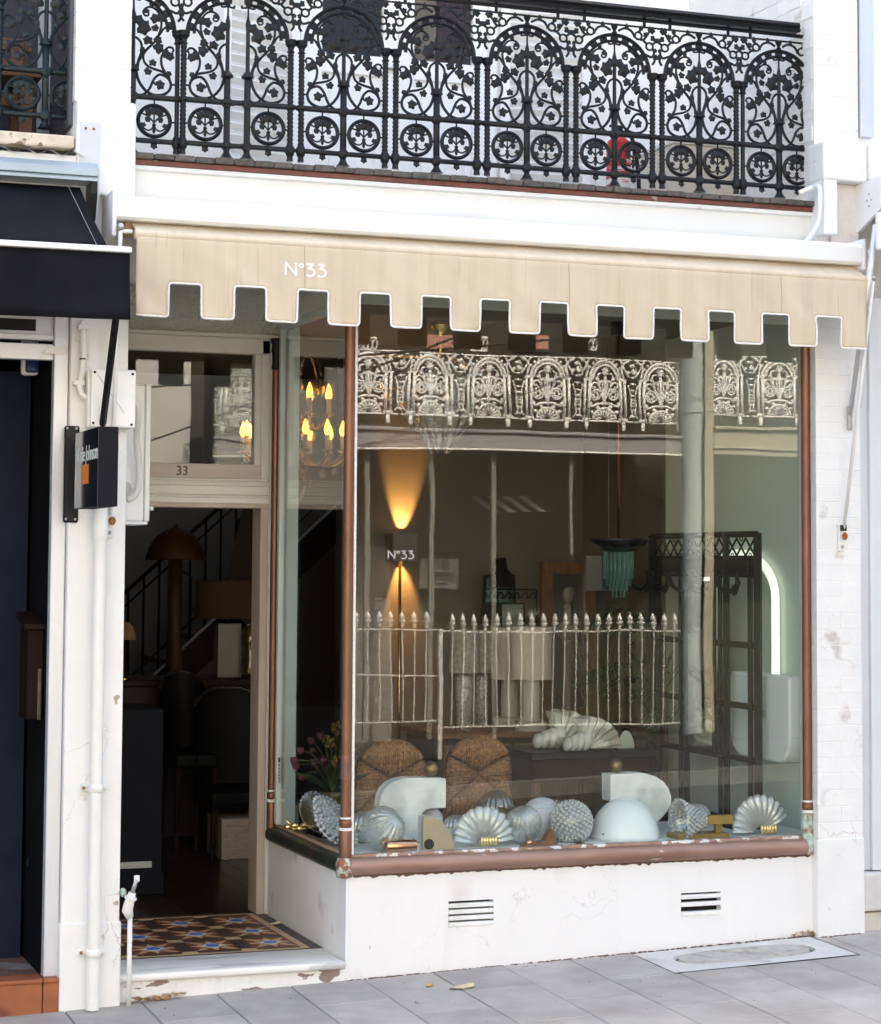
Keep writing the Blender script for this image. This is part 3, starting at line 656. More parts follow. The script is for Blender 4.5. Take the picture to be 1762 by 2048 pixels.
def scroll_half():
    m = MB(); th = 17 * KX
    T = lambda pts, r0=1.0, r1=None: m.tube(spl(U(pts), 5), [th * (r0 + ((r1 if r1 is not None else r0) - r0) * i / (len(pts) * 5 - 5)) for i in range(len(pts) * 5 - 4)], 6)
    T([(-45, 590), (-120, 602), (-185, 650), (-225, 710), (-262, 805), (-310, 870), (-365, 892), (-450, 855), (-490, 777), (-470, 690), (-400, 632), (-285, 613), (-180, 655), (-100, 745), (-58, 840), (-42, 930)], 1.0, 1.2)
    T([(-475, 830), (-455, 870), (-385, 930), (-290, 955), (-215, 980), (-160, 1020), (-132, 1085), (-135, 1155)], 1.1, 0.9)
    T([(-455, 870), (-405, 940), (-372, 1010), (-362, 1110), (-400, 1210), (-450, 1262), (-500, 1262), (-520, 1225), (-500, 1205)], 1.1, 0.8)
    T([(-58, 960), (-70, 1040), (-120, 1130), (-175, 1210), (-275, 1325), (-345, 1440), (-395, 1512), (-450, 1535), (-480, 1515)], 1.2, 0.9)
    T([(-290, 1345), (-335, 1450), (-358, 1577), (-328, 1700), (-255, 1772), (-175, 1772), (-122, 1720), (-140, 1665), (-185, 1665), (-195, 1700)], 1.0, 0.7)
    T([(-262, 805), (-275, 770), (-305, 745)], 1.0, 0.6)
    for (u, v, sz, a) in ((-305, 1225, 78, 0.9), (-405, 1170, 62, 1.5), (-455, 1150, 62, 1.9), (-190, 1310, 66, -0.2), (-118, 1180, 45, 0.3), (-250, 1020, 52, 0.1), (-200, 935, 55, -2.6), (-330, 745, 66, 1.2), (-455, 900, 40, 0.6), (-290, 1610, 72, -0.5), (-345, 1640, 60, 1.3), (-268, 1520, 52, 2.6), (-165, 1705, 40, 0.0), (-225, 1800, 34, 0.0), (-300, 1330, 60, 0.8)):
        leaf(m, u, v, sz, a)
    # teardrop half and centre leaves
    T([(-42, 950), (-70, 1060), (-108, 1190), (-100, 1290), (-50, 1350), (0, 1366)], 1.0, 1.0)
    leaf(m, -92, 1500, 105, 1.75, -0.01); leaf(m, -48, 1560, 80, 0.45, -0.008)
    m.tube(U([(-490, 770), (-545, 770)]), 13 * KX, 6)
    return m
def rosette_mb():
    m = MB(); Rr = 205
    m.tube([uv(Rr * math.cos(a), Rr * math.sin(a)) for a in [2 * PI * i / 32 for i in range(32)]], 27 * KX, 6, closed=True, flat=1.2, up=(0, 1, 0))
    for sgn in (-1, 1):
        for pts, r in (([(0, -20), (sgn * 45, 30), (sgn * 95, 70), (sgn * 175, 100)], 12), ([(0, -45), (sgn * 30, -110), (sgn * 90, -125), (sgn * 150, -85)], 12), ([(sgn * 40, 20), (sgn * 100, 45), (sgn * 105, 5), (sgn * 75, -5)], 11)):
            m.tube(spl(U(pts), 4), r * KX, 5)
        leaf(m, sgn * 135, -75, 42, -sgn * 0.7); leaf(m, sgn * 85, 20, 36, sgn * 2.6); leaf(m, sgn * 55, 105, 55, -sgn * 1.2)
    leaf(m, 0, 110, 66, 0.0)
    m.tube(U([(0, -45), (0, 130)]), 11 * KX, 5)
    m.lathe([(4 * KX, -170 * KZ), (24 * KX, -135 * KZ), (8 * KX, -90 * KZ), (30 * KX, -50 * KZ), (8 * KX, -30 * KZ)], seg=8)
    m.tube(U([(205, 0), (262, 0)]), 12 * KX, 5); m.tube(U([(-205, 0), (-285, 0)]), 12 * KX, 5); m.tube(U([(0, 205), (0, 285)]), 12 * KX, 5)
    # little drop leaf below the bottom rail
    leaf(m, 0, -315, 48, PI)
    m.tube(U([(0, -200), (0, -300)]), 10 * KX, 5)
    return m
def column_mb(twist=True):
    m = MB(); r = 41 * KX; n = 138 if twist else 2; seg = 12
    if twist:
        pr = []
        z0, z1 = 25, 1330
        for i in range(n + 1): pr.append((r * 0.92, (z0 + (z1 - z0) * i / n) * KZ))
        m.lathe(pr, seg=seg, rip=0.15, nr=2, tw=2 * PI / 6)
    else: m.lathe([(r * 0.75, 25 * KZ), (r * 0.75, 1330 * KZ)], seg=8)
    m.lathe([(r * 1.1, -150 * KZ), (r * 0.9, -90 * KZ), (r * 1.2, -70 * KZ), (r * 1.5, -40 * KZ), (r * 1.5, 30 * KZ), (r, 70 * KZ)], seg=10)
    m.lathe([(r, 1310 * KZ), (r * 1.3, 1325 * KZ), (r * 0.9, 1345 * KZ), (r * 1.1, 1390 * KZ), (r * 1.75, 1420 * KZ), (r * 1.9, 1440 * KZ), (r * 1.75, 1455 * KZ), (r * 2.0, 1470 * KZ), (r * 1.9, 1490 * KZ)], seg=10)
    m.bbox(-r * 1.25, r * 1.25, -r * 1.2, r * 1.2, 548 * KZ, 612 * KZ, 0.003)
    return m
def arch_mb(half=0):
    m = MB(); c = (0, 1470); A0, A1 = {0: (0, PI), 1: (0, PI / 2), -1: (PI / 2, PI)}[half]
    for rr_, t in ((528, 26), (440, 22)):
        m.tube([uv(c[0] + rr_ * math.cos(a), c[1] + rr_ * math.sin(a)) for a in [A0 + (A1 - A0) * i / 28 for i in range(29)]], t * KX, 6, flat=1.25, up=(0, 1, 0))
    for i in range(9):
        a = PI * (i + 0.5) / 9; w_ = 0.11
        if not (A0 <= a <= A1): continue
        m.tube([uv(c[0] + 485 * math.cos(a + q), c[1] + 485 * math.sin(a + q), 0.001) for q in (-w_, 0, w_)], 40 * KX, 4, flat=0.35, up=(0, 1, 0))
    # fleur under the crown
    for sgn in (-1, 1): m.tube(spl(U([(0, 1900), (sgn * 30, 1870), (sgn * 85, 1865), (sgn * 80, 1895)]), 4), 14 * KX, 5)
    m.ball(uv(0, 1900), 34 * KX, 8, (1, 0.7, 1.4))
    m.lathe([(30 * KX, 2000 * KZ), (40 * KX, 2030 * KZ), (20 * KX, 2060 * KZ), (45 * KX, 2110 * KZ), (55 * KX, 2150 * KZ)], seg=8)
    return m
def spandrel_mb():
    m = MB(); th = 18 * KX
    for (u, v, r) in ((-360, 2020, 52), (-530, 1880, 52)):
        m.tube([uv(u + r * math.cos(a), v + r * math.sin(a)) for a in [2 * PI * i / 16 for i in range(16)]], 15 * KX, 6, closed=True, up=(0, 1, 0))
    for pts in ([(-60, 2065), (-150, 2110), (-240, 2090), (-290, 2030), (-300, 1990)], [(-470, 1760), (-560, 1730), (-600, 1790), (-580, 1850)], [(-575, 1620), (-610, 1680), (-590, 1740)], [(-390, 1965), (-450, 1980), (-500, 2050), (-560, 2140)], [(-440, 1960), (-470, 1930), (-490, 1915)], [(-360, 2075), (-400, 2110), (-400, 2145)], [(-580, 1920), (-620, 1950), (-640, 1990)]):
        m.tube(spl(U(pts), 4), th, 5)
    for (u, v, s_, a) in ((-545, 2100, 60, 0.6), (-480, 2030, 46, -0.9), (-620, 1960, 40, 0.5), (-605, 1730, 44, 1.4), (-395, 2120, 40, 0.1), (-180, 2130, 36, 0.0), (-560, 2000, 44, 1.6), (-600, 1820, 34, 1.2)):
        leaf(m, u, v, s_, a)
    m.bbox(-645 * KX, -20 * KX, -0.006, 0.006, 2138 * KZ, 2162 * KZ, 0.002)
    m.bbox(-470 * KX, -430 * KX, -0.006, 0.006, 2160 * KZ, 2290 * KZ, 0.002)
    return m
def body_mb():
    """centre bar with its collar, and the two rails"""
    m = MB()
    m.bbox(-645 * KX, 645 * KX, -0.012, 0.012, -30 * KZ, 32 * KZ, 0.005); m.bbox(-645 * KX, 645 * KX, -0.013, 0.013, 545 * KZ, 613 * KZ, 0.005)
    m.bbox(-39 * KX, 39 * KX, -0.012, 0.012, 0, 905 * KZ, 0.005)
    m.lathe([(95 * KX, -165 * KZ), (75 * KX, -150 * KZ), (40 * KX, -90 * KZ), (42 * KX, -20 * KZ)], seg=8)
    rot = Matrix.Rotation(PI / 4, 4, 'Y')
    for (v_, s_) in ((0, 62), (578, 66)): m.bbox(-s_ * KX, s_ * KX, -0.016, 0.016, -s_ * KX, s_ * KX, 0.004, mat=Matrix.Translation(uv(0, v_)) @ rot)
    m.ball(uv(0, 578, -0.016), 22 * KX, 8, (1, 0.5, 1))
    m.lathe([(34 * KX, 880 * KZ), (50 * KX, 905 * KZ), (82 * KX, 920 * KZ), (84 * KX, 940 * KZ), (55 * KX, 975 * KZ), (30 * KX, 1010 * KZ)], seg=12)
    m.tube(U([(0, 960), (0, 1560), (0, 1620), (0, 1760), (0, 1900)]), [28 * KX, 26 * KX, 34 * KX, 13 * KX, 12 * KX], 8)
    m.ball(uv(0, 1640), 34 * KX, 8, (1, 0.7, 2.6))
    return m
PM = {}
def panel_meshes(mt):
    k = mt.name
    if k not in PM:
        sh = scroll_half(); sp = spandrel_mb()
        import copy as _c
        mir = lambda a: MB().add([Vector((-p.x, p.y, p.z)) for p in a.v], [f[::-1] for f in a.f])
        PM[k] = dict(body=mesh_of(body_mb(), mt, True), scroll=mesh_of(sh, mt, True), scroll2=mesh_of(mir(sh), mt, True), rosette=mesh_of(rosette_mb(), mt, True), column=mesh_of(column_mb(), mt, True), plain=mesh_of(column_mb(False), mt, True), arch=mesh_of(arch_mb(), mt, True), archl=mesh_of(arch_mb(-1), mt, True), archr=mesh_of(arch_mb(1), mt, True), sp=mesh_of(sp, mt, True), sp2=mesh_of(mir(sp), mt, True))
        for me in PM[k].values(): me.set_sharp_from_angle(angle=R(50))
    return PM[k]
def panel(parent, x, y, z, mt, left=True, right=True, lplain=False, rplain=False):
    """one cast panel; halves can be left away where a pier swallows them"""
    q = panel_meshes(mt)
    def half_body(sgn):
        m = body_mb(); 
        bm = bmesh.new(); me = bpy.data.meshes.new('half'); me.from_pydata([tuple(p) for p in m.v], [], m.f); bm.from_mesh(me)
        bmesh.ops.bisect_plane(bm, geom=bm.verts[:] + bm.edges[:] + bm.faces[:], plane_co=(-0.035 * sgn, 0, 0), plane_no=(-sgn, 0, 0), clear_outer=True)
        bmesh.ops.recalc_face_normals(bm, faces=bm.faces[:]); bm.to_mesh(me); bm.free(); me.materials.append(mt); return me
    o = inst('panel', q['body'] if (left and right) else half_body(1 if right else -1), (x, y, z), parent)
    for sgn, on, pln in ((-1, left, lplain), (1, right, rplain)):
        if not on: continue
        for nm, key, dx, dz in (('scroll', 'scroll' if sgn < 0 else 'scroll2', 0, 0), ('rosette', 'rosette', sgn * 282 * KX, 268 * KZ), ('column', 'plain' if pln else 'column', sgn * 573 * KX, 0), ('spandrel', 'sp' if sgn < 0 else 'sp2', 0, 0)):
            c = inst(nm, q[key], (0, 0, 0)); c.parent = o; c.location = (dx, 0, dz)
            if nm == 'rosette' and sgn > 0: c.scale = (-1, 1, 1)
    c = inst('arch', q['arch' if (left and right) else ('archl' if left else 'archr')], (0, 0, 0)); c.parent = o
    return o
RY, RZ, SP = 0.06, 3.635, 0.4548
rail = thing('iron_railing', 'black cast iron balcony railing with arched ivy scroll panels', 'railing', (0.6, RY, DECK))
panel(rail, -0.572, RY + 0.012, RZ, IRON, right=False)
panel(rail, -0.481, RY, RZ, IRON, left=False)
for k in range(1, 7):
    xk = -0.481 + SP * k
    panel(rail, xk, RY, RZ, IRON, lplain=(k == 6), right=True) if k < 6 else panel(rail, xk - 0.015, RY, RZ, IRON, lplain=True, right=True)
panel(rail, -0.999, RY + 0.03, RZ, IRON, left=False, rplain=True)
MB().bbox(-0.60, -0.455, RY - 0.010, RY + 0.012, RZ - 0.010, RZ + 0.010, 0.003).build('joining_bar', IRON, rail)
MB().bbox(-0.60, -0.455, RY - 0.010, RY + 0.012, RZ + 0.186, RZ + 0.208, 0.003).build('joining_bar', IRON, rail)
MB().tube([(-0.58, RY + 0.006, 4.325), (-0.47, RY + 0.006, 4.325)], 0.010, 8).build('joining_bar', IRON, rail, smooth=True)
MB().tube([(PLX1 - 0.01, RY, 4.40), (PRX0 + 0.01, RY, 4.40)], 0.010, 8).build('top_plate', IRON, rail, smooth=True)
hp = [(-0.036, 4.414), (-0.040, 4.424), (-0.030, 4.432), (-0.038, 4.444), (-0.028, 4.460), (0.0, 4.467), (0.028, 4.460), (0.038, 4.444), (0.030, 4.432), (0.040, 4.424), (0.036, 4.414)]
MB().prism([(RY + a, b) for a, b in hp], PLX1 - 0.01, PRX0 - 0.03, 'yz').build('handrail', IRON, rail, smooth=True, auto=30)

# =================================================================== balcony wall, doors, shutters
YB = 1.32
up = thing('house_front_wall', 'white upper house wall behind the balcony', 'wall', (0.5, YB, 3.5))
BALW = mat('white_balcony_wall', (0.90, 0.885, 0.86), 0.6, var=0.02, vs_=3)
m = MB()
m.box(PLX1 - 0.02, 0.13, YB, YB + 0.2, 3.4, 7.4); m.box(1.215, PRX0 + 0.02, YB, YB + 0.2, 3.4, 7.4); m.box(0.13, 1.215, YB, YB + 0.2, 5.75, 7.4)
m.build('wall', BALW, up)
MB().box(PLX1 - 0.1, PRX1 + 0.1, YB, 6.2, 7.4, 7.6).build('roof', mat('grey_roof', (0.25, 0.25, 0.26), 0.8), up)
fd = thing('french_doors', 'white French doors with dark glass uppers behind the balcony railing', 'door', (0.67, YB, DECK))
MB().bbox(0.125, 0.165, YB - 0.02, YB + 0.1, 3.5, 5.76, 0.004).build('jamb', BALW, fd); MB().bbox(1.18, 1.22, YB - 0.02, YB + 0.1, 3.5, 5.76, 0.004).build('jamb', BALW, fd)
BROWN_PANE = mat('dark_brown_room_behind', (0.02, 0.011, 0.009), 0.8, var=0.15, vs_=3)
CURTAIN = mat('beige_curtain', (0.36, 0.32, 0.26), 0.8, var=0.1)
DREDC = mat('oxblood_curtain', (0.09, 0.018, 0.014), 0.7, var=0.3, vs_=12, stretch=(4, 1, 1))
for k, (xa, xb) in enumerate(((0.168, 0.672), (0.676, 1.178))):
    lf = MB(); st = 0.085
    lf.bbox(xa, xa + st, YB + 0.01, YB + 0.06, DECK, 5.7, 0.004); lf.bbox(xb - st, xb, YB + 0.01, YB + 0.06, DECK, 5.7, 0.004)
    lf.bbox(xa + st, xb - st, YB + 0.01, YB + 0.06, DECK, DECK + 0.2, 0.004); lf.bbox(xa + st, xb - st, YB + 0.01, YB + 0.06, 4.32, 4.425, 0.004); lf.bbox(xa + st, xb - st, YB + 0.01, YB + 0.06, 5.6, 5.7, 0.004)
    lo = lf.build('door_leaf', BALW, fd)
    MB().bbox(xa + st, xb - st, YB + 0.03, YB + 0.045, DECK + 0.2, 4.32, 0.002).build('lower_panel', BALW, lo)
    MB().bbox(xa + st + 0.045, xb - st - 0.045, YB + 0.018, YB + 0.032, DECK + 0.245, 4.275, 0.008, 2).build('raised_field', BALW, lo)
    MB().box(xa + st, xb - st, YB + 0.035, YB + 0.04, 4.425, 5.6).build('pane', GLASS_IN, lo)
    if k == 1:
        MB().box(xa + st, xa + st + 0.16, YB + 0.12, YB + 0.13, 4.3, 5.7).build('curtain', CURTAIN, lo)
        mm = MB(); v = []; f = []
        for i in range(25):
            x = xa + st + 0.16 + 0.2 * i / 24; yv = YB + 0.13 + 0.02 * math.sin(i * 1.3); v += [(x, yv, 4.3), (x, yv, 5.7)]
        for i in range(24): f.append((2 * i, 2 * i + 1, 2 * i + 3, 2 * i + 2))
        mm.add(v, f).build('curtain', DREDC, lo, smooth=True)
MB().bbox(0.60, 0.66, YB - 0.012, YB + 0.01, 4.36, 4.372, 0.004).build('lever_handle', STEEL, fd); MB().lathe([(0.016, 0), (0.016, 0.012)], (0.652, YB + 0.01, 4.365), 12, axis=Matrix.Rotation(PI / 2, 3, 'X')).build('rose', STEEL, fd)
MB().lathe([(0.013, 0), (0.013, 0.01)], (0.652, YB + 0.01, 4.25), 12, axis=Matrix.Rotation(PI / 2, 3, 'X')).build('keyhole_plate', STEEL, fd)
struct('upper_room', MB().box(0.0, 1.4, YB + 0.6, YB + 0.65, 3.4, 5.9), BROWN_PANE)
def shutter(label, hinge, ang, w_, sgn):
    t = thing('louvred_shutter', label, 'shutter', hinge, 'white louvred shutters on the balcony')
    fr = MB(); h0, h1 = 0.03, 2.1
    x0, x1 = (0, sgn * w_)
    a, b = min(x0, x1), max(x0, x1)
    fr.bbox(a, a + 0.05, -0.017, 0.017, h0, h1, 0.003); fr.bbox(b - 0.05, b, -0.017, 0.017, h0, h1, 0.003); fr.bbox(a + 0.05, b - 0.05, -0.017, 0.017, h0, h0 + 0.1, 0.003); fr.bbox(a + 0.05, b - 0.05, -0.017, 0.017, h1 - 0.07, h1, 0.003)
    for ob in (fr,): 
        o_ = ob; o_.v = [p + Vector(hinge) for p in o_.v]
    fr.build('frame', BALW, t)
    sl = mesh_of(MB().bbox(0, b - a - 0.104, -0.024, 0.024, -0.004, 0.004, 0.002).xf(Matrix.Rotation(R(-38), 4, 'X')), BALW)
    z = h0 + 0.135
    while z < h1 - 0.09:
        s_ = bpy.data.objects.new('slat', sl); COL.objects.link(s_); s_.parent = t; s_.location = (a + 0.052, 0, z); z += 0.058
    t.rotation_euler = (0, 0, R(ang)); return t
shutter('white louvred shutter swung open left of the balcony French doors', (0.11, YB - 0.03, DECK), 24, 0.5, -1)
shutter('white louvred shutter swung open right of the balcony French doors', (1.235, YB - 0.03, DECK), -8, 0.5, 1)
# things standing on the balcony
fe = at(1237, 340, Y=0.55); fx, fy = fe.x, 0.55
ext = thing('fire_extinguisher', 'red fire extinguisher standing on the balcony behind the black railing', 'fire extinguisher', (fx, fy, DECK))
RED = mat('glossy_red_paint', (0.55, 0.012, 0.015), 0.3, var=0.05)
MB().lathe([(0.060, 0), (0.062, 0.01), (0.062, 0.32), (0.055, 0.35), (0.025, 0.375), (0.02, 0.39)], (fx, fy, DECK), 24).build('cylinder', RED, ext, smooth=True, auto=40)
MB().lathe([(0.0625, 0.07), (0.0625, 0.25)], (fx, fy, DECK), 24, cap=False).build('label_band', mat('extinguisher_label', (0.5, 0.03, 0.03), 0.4, c2=(0.75, 0.74, 0.72), thr=(0.5, 0.52), s2=24, stretch=(0.2, 0.2, 3)), ext, smooth=True)
MB().bbox(fx - 0.012, fx + 0.012, fy - 0.03, fy + 0.03, DECK + 0.39, DECK + 0.42, 0.003).build('valve', BLACK_MET, ext)
MB().bbox(fx - 0.05, fx + 0.02, fy - 0.008, fy + 0.008, DECK + 0.42, DECK + 0.432, 0.003).build('lever', BLACK_MET, ext)
MB().tube(spl([(fx + 0.015, fy, DECK + 0.40), (fx + 0.07, fy - 0.01, DECK + 0.37), (fx + 0.10, fy - 0.02, DECK + 0.2), (fx + 0.105, fy - 0.02, DECK + 0.03)], 6), 0.011, 8).build('hose', BLACK_MET, ext, smooth=True)
bxp = at(1385, 330, Y=0.9)
bc = thing('storage_box', 'plain cream storage box against the balcony wall', 'box', (bxp.x, 0.9, DECK))
MB().bbox(bxp.x - 0.16, bxp.x + 0.26, 0.8, 1.25, DECK, DECK + 0.42, 0.01, 2).build('carcass', mat('cream_box_paint', (0.62, 0.56, 0.47), 0.6, var=0.05), bc); MB().bbox(bxp.x - 0.17, bxp.x + 0.27, 0.79, 1.26, DECK + 0.42, DECK + 0.445, 0.005).build('lid', CREAM, bc)

# =================================================================== the beige awning
aw = thing('beige_awning', 'beige canvas awning with crenellated white piped valance and white cassette', 'awning', (0.7, -0.2, 3.2))
AX0, AX1 = -1.135, 2.492
ca = [(-0.055, 3.345), (-0.16, 3.335), (-0.27, 3.318), (-0.285, 3.30), (-0.285, 3.228), (-0.27, 3.216), (-0.20, 3.216), (-0.20, 3.236), (-0.055, 3.236)]
MB().prism(ca, AX0, AX1, 'yz').build('cassette', PALE_ALU, aw, bevel=0.004)
for xx, lbl in ((AX0, 0), (AX1, 1)):
    MB().bbox(xx - (0.02 if lbl == 0 else 0.0), xx + (0.0 if lbl == 0 else 0.02), -0.29, -0.05, 3.14 if lbl == 0 else 3.19, 3.342, 0.008, 2).build('end_cap', PALE_ALU, aw)
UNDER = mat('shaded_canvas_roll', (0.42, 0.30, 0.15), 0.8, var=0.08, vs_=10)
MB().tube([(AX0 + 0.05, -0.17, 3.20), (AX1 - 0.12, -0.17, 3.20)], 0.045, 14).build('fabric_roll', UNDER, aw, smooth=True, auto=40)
VX0, VX1, VY = -1.058, 2.487, -0.31
def vt(x): return 3.148 - 0.003 * (x - VX0)
MB().tube([(VX0 - 0.005, VY - 0.002, vt(VX0)), (VX1 + 0.005, VY - 0.002, vt(VX1))], 0.021, 14).build('front_bar', CANVAS, aw, smooth=True, auto=50)
# the strip of canvas between roll and bar
m = MB(); v = []; f = []
for i in range(41):
    x = VX0 + (VX1 - VX0) * i / 40
    v += [(x, -0.17, 3.243), (x, -0.235, 3.205 + 0.002 * math.sin(i)), (x, VY, vt(x) + 0.021)]
for i in range(40):
    for j in range(2): a = 3 * i + j; f.append((a, a + 3, a + 4, a + 1))
m.add(v, f).build('canvas_top', CANVAS, aw, smooth=True)
# valance: crenellated outline with a soft ripple
NT = 13; PX = (VX1 - VX0) / (2 * NT - 1)
def ripple(x, z):
    d = max(0.0, (vt(x) - z) / 0.34)
    return VY - 0.022 + d * (0.008 * math.sin(x * 9.3 + 1.0 + 3 * z) + 0.005 * math.sin(x * 23.0 + z * 17) + 0.0022 * math.sin(x * 51.0 - 22 * z) + 0.002 * math.sin(x * 33 + 40 * z) + 0.006 * math.sin(x * 2.1 + 0.4) * math.exp(-((((x * 1.37 + 2.2 * z + 0.3 * math.sin(x * 3.1)) % 1.0) - 0.5) / 0.07) ** 2))
zb, zn = 2.803, 2.948
def zbot(x): return zb + 0.0 * x
cols = []
SUB = 10
nv = (2 * NT - 1) * SUB
rows_top = 12; rows_tab = 9
m = MB(); idx = {}
def gv(i, j):
    """i column index, j row: 0..rows_top down to the notch level, then down the tab"""
    if (i, j) not in idx:
        x = VX0 + (VX1 - VX0) * i / nv
        z = vt(x) - (vt(x) - zn) * j / rows_top if j <= rows_top else zn - (zn - zb) * (j - rows_top) / rows_tab
        # rounded inner and outer corners
        if j >= rows_top:
            k = i // SUB; fr_ = i / SUB - k
        y = ripple(x, z) if j > 0 else VY - 0.018
        idx[(i, j)] = len(m.v); m.v.append(Vector((x, y, z)))
    return idx[(i, j)]
for i in range(nv):
    for j in range(rows_top): m.f.append((gv(i, j), gv(i + 1, j), gv(i + 1, j + 1), gv(i, j + 1)))
    if (i // SUB) % 2 == 0:
        for j in range(rows_top, rows_top + rows_tab): m.f.append((gv(i, j), gv(i + 1, j), gv(i + 1, j + 1), gv(i, j + 1)))
val = m.build('valance', CANVAS, aw, smooth=True)
sol = val.modifiers.new('thickness', 'SOLIDIFY'); sol.thickness = 0.0016
for xs_ in (-0.32, 0.93, 2.02):
    m = MB(); m.tube([(xs_ + 0.004 * math.sin(9 * z), ripple(xs_, z) - 0.0016, z) for z in [vt(xs_) - 0.01 - (vt(xs_) - zn - 0.012) * k / 8 for k in range(9)]], 0.0011, 4); m.build('seam', mat('grey_beige_thread', (0.40, 0.33, 0.23), 0.9), aw)
# piping follows the edge
ed = []
rc = 0.014
def arcpts(cx_, cz_, a0, a1, n=4): return [(cx_ + rc * math.cos(a0 + (a1 - a0) * k / n), cz_ + rc * math.sin(a0 + (a1 - a0) * k / n)) for k in range(n + 1)]
ed.append((VX0, zb + 0.002))
for t in range(NT):
    xa = VX0 + 2 * t * PX; xb = xa + PX
    ed += [(xa + PX * q / 4, zb) for q in (1, 2, 3)] + [(xb - rc, zb)]
    if t < NT - 1:
        ed += arcpts(xb - rc, zb + rc, -PI / 2, 0)
        ed += [(xb, zb + (zn - zb) * 0.5)]
        ed += arcpts(xb + rc, zn - rc, PI, PI / 2)
        ed += [(xb + PX * 0.5, zn)]
        ed += arcpts(xb + PX - rc, zn - rc, PI / 2, 0)
        ed += [(xb + PX, zn - (zn - zb) * 0.5)]
        ed += arcpts(xb + PX + rc, zb + rc, PI, 1.5 * PI)
    else: ed += [(VX1, zb + 0.002)]
m = MB(); m.tube([(x, ripple(x, z) - 0.002, z) for x, z in ed], 0.0052, 6, flat=0.6); m.build('piping', PIPING, aw, smooth=True)
# the number painted on the valance
def ribbon(m, pts, wd, y, org, sc):
    """flat brush stroke in the xz plane"""
    P_ = [Vector((org[0] + p[0] * sc, 0, org[1] + p[1] * sc)) for p in pts]; n = len(P_); o = len(m.v)
    for i, p in enumerate(P_):
        a = P_[max(0, i - 1)]; b = P_[min(n - 1, i + 1)]; t = (b - a).normalized(); nn = Vector((-t.z, 0, t.x)) * wd * sc / 2
        for q in (p + nn, p - nn): m.v.append(Vector((q.x, y(q.x, q.z), q.z)))
    for i in range(n - 1): m.f.append((o + 2 * i, o + 2 * i + 1, o + 2 * i + 3, o + 2 * i + 2))
def three(x0):
    bowl = [(x0 + 0.22 + 0.30 * math.cos(a), 0.31 + 0.31 * math.sin(a)) for a in [PI * 0.62 - i * (PI * 1.35) / 14 for i in range(15)]]
    return [[(x0 + 0.02, 0.95), (x0 + 0.25, 0.95), (x0 + 0.46, 0.95)], [(x0 + 0.46, 0.97), (x0 + 0.28, 0.76), (x0 + 0.14, 0.60)], bowl]
def n33(m, org, sc, y, wd=0.17, wide=1.36):
    S_ = [[(0.03, 0.0), (0.03, 0.5), (0.03, 1.0)], [(0.03, 1.0), (0.35, 0.5), (0.67, 0.0)], [(0.67, 0.0), (0.67, 0.5), (0.67, 1.0)], [(0.98 + 0.13 * math.cos(a), 0.80 + 0.13 * math.sin(a)) for a in [2 * PI * i / 16 for i in range(17)]]]
    for st in S_ + three(1.28) + three(1.98): ribbon(m, [(p_[0] * wide, p_[1]) for p_ in st], wd if st is not S_[3] else wd * 0.7, y, org, sc)
a0 = at(571, 549, Y=VY - 0.03); a1 = at(571, 524, Y=VY - 0.03)
m = MB(); n33(m, (a0.x, a0.z), a1.z - a0.z, lambda x, z: ripple(x, z) - 0.0024); m.build('lettering', LETTER, aw)
# folding arms at both ends
def arm(px0, py0, px1, py1, side, foot):
    p = at(px0, py0, Y=VY + 0.0); q = at(px1, py1, Y=PF - 0.035)
    a = MB(); a.tube([p, q], [0.010, 0.0085], 8); a.build('arm', PVC, aw, smooth=True)
    MB().ball(p + Vector((0, 0, 0.018)), 0.017, 12).build('ball_joint', STEEL, aw, smooth=True)
    MB().tube([p, p + Vector((side * 0.05, 0, 0.0))], 0.009, 8).build('pin', PVC, aw, smooth=True)
    MB().bbox(q.x - 0.017, q.x + 0.017, PF - 0.02, PF - 0.002, q.z - 0.10, q.z + 0.035, 0.006, 2).build('wall_bracket', PVC, aw)
    MB().ball(q + Vector((0.008, 0.0, -0.025)), 0.016, 8, (1, 0.7, 1.2)).build('rusty_bolt', RUST, aw)
    MB().ball(q + Vector((0.0, 0.01, -0.075)), 0.009, 8).build('bolt', STEEL, aw)
    if foot: MB().bbox(q.x - 0.01, q.x + 0.014, PF - 0.045, PF - 0.018, q.z + 0.0, q.z + 0.03, 0.003).build('pivot', BLACK_MET, aw)
arm(241, 462, 221, 1030, 1, False)
arm(1746, 563, 1687, 1062, -1, True)
# conduit at the right end of the deck
m = MB(); pts = [at(1598, 386, Y=-0.07), at(1625, 375, Y=-0.1), at(1638, 374, Y=-0.15), at(1640, 400, Y=-0.17), at(1638, 440, Y=-0.16), at(1622, 470, Y=-0.1), at(1606, 490, Y=-0.05)]
tag(m.tube(spl(pts, 6), 0.0125, 10).build('conduit_pipe', PVC, smooth=True), 'bent white plastic conduit at the right end of the balcony edge', 'pipe')

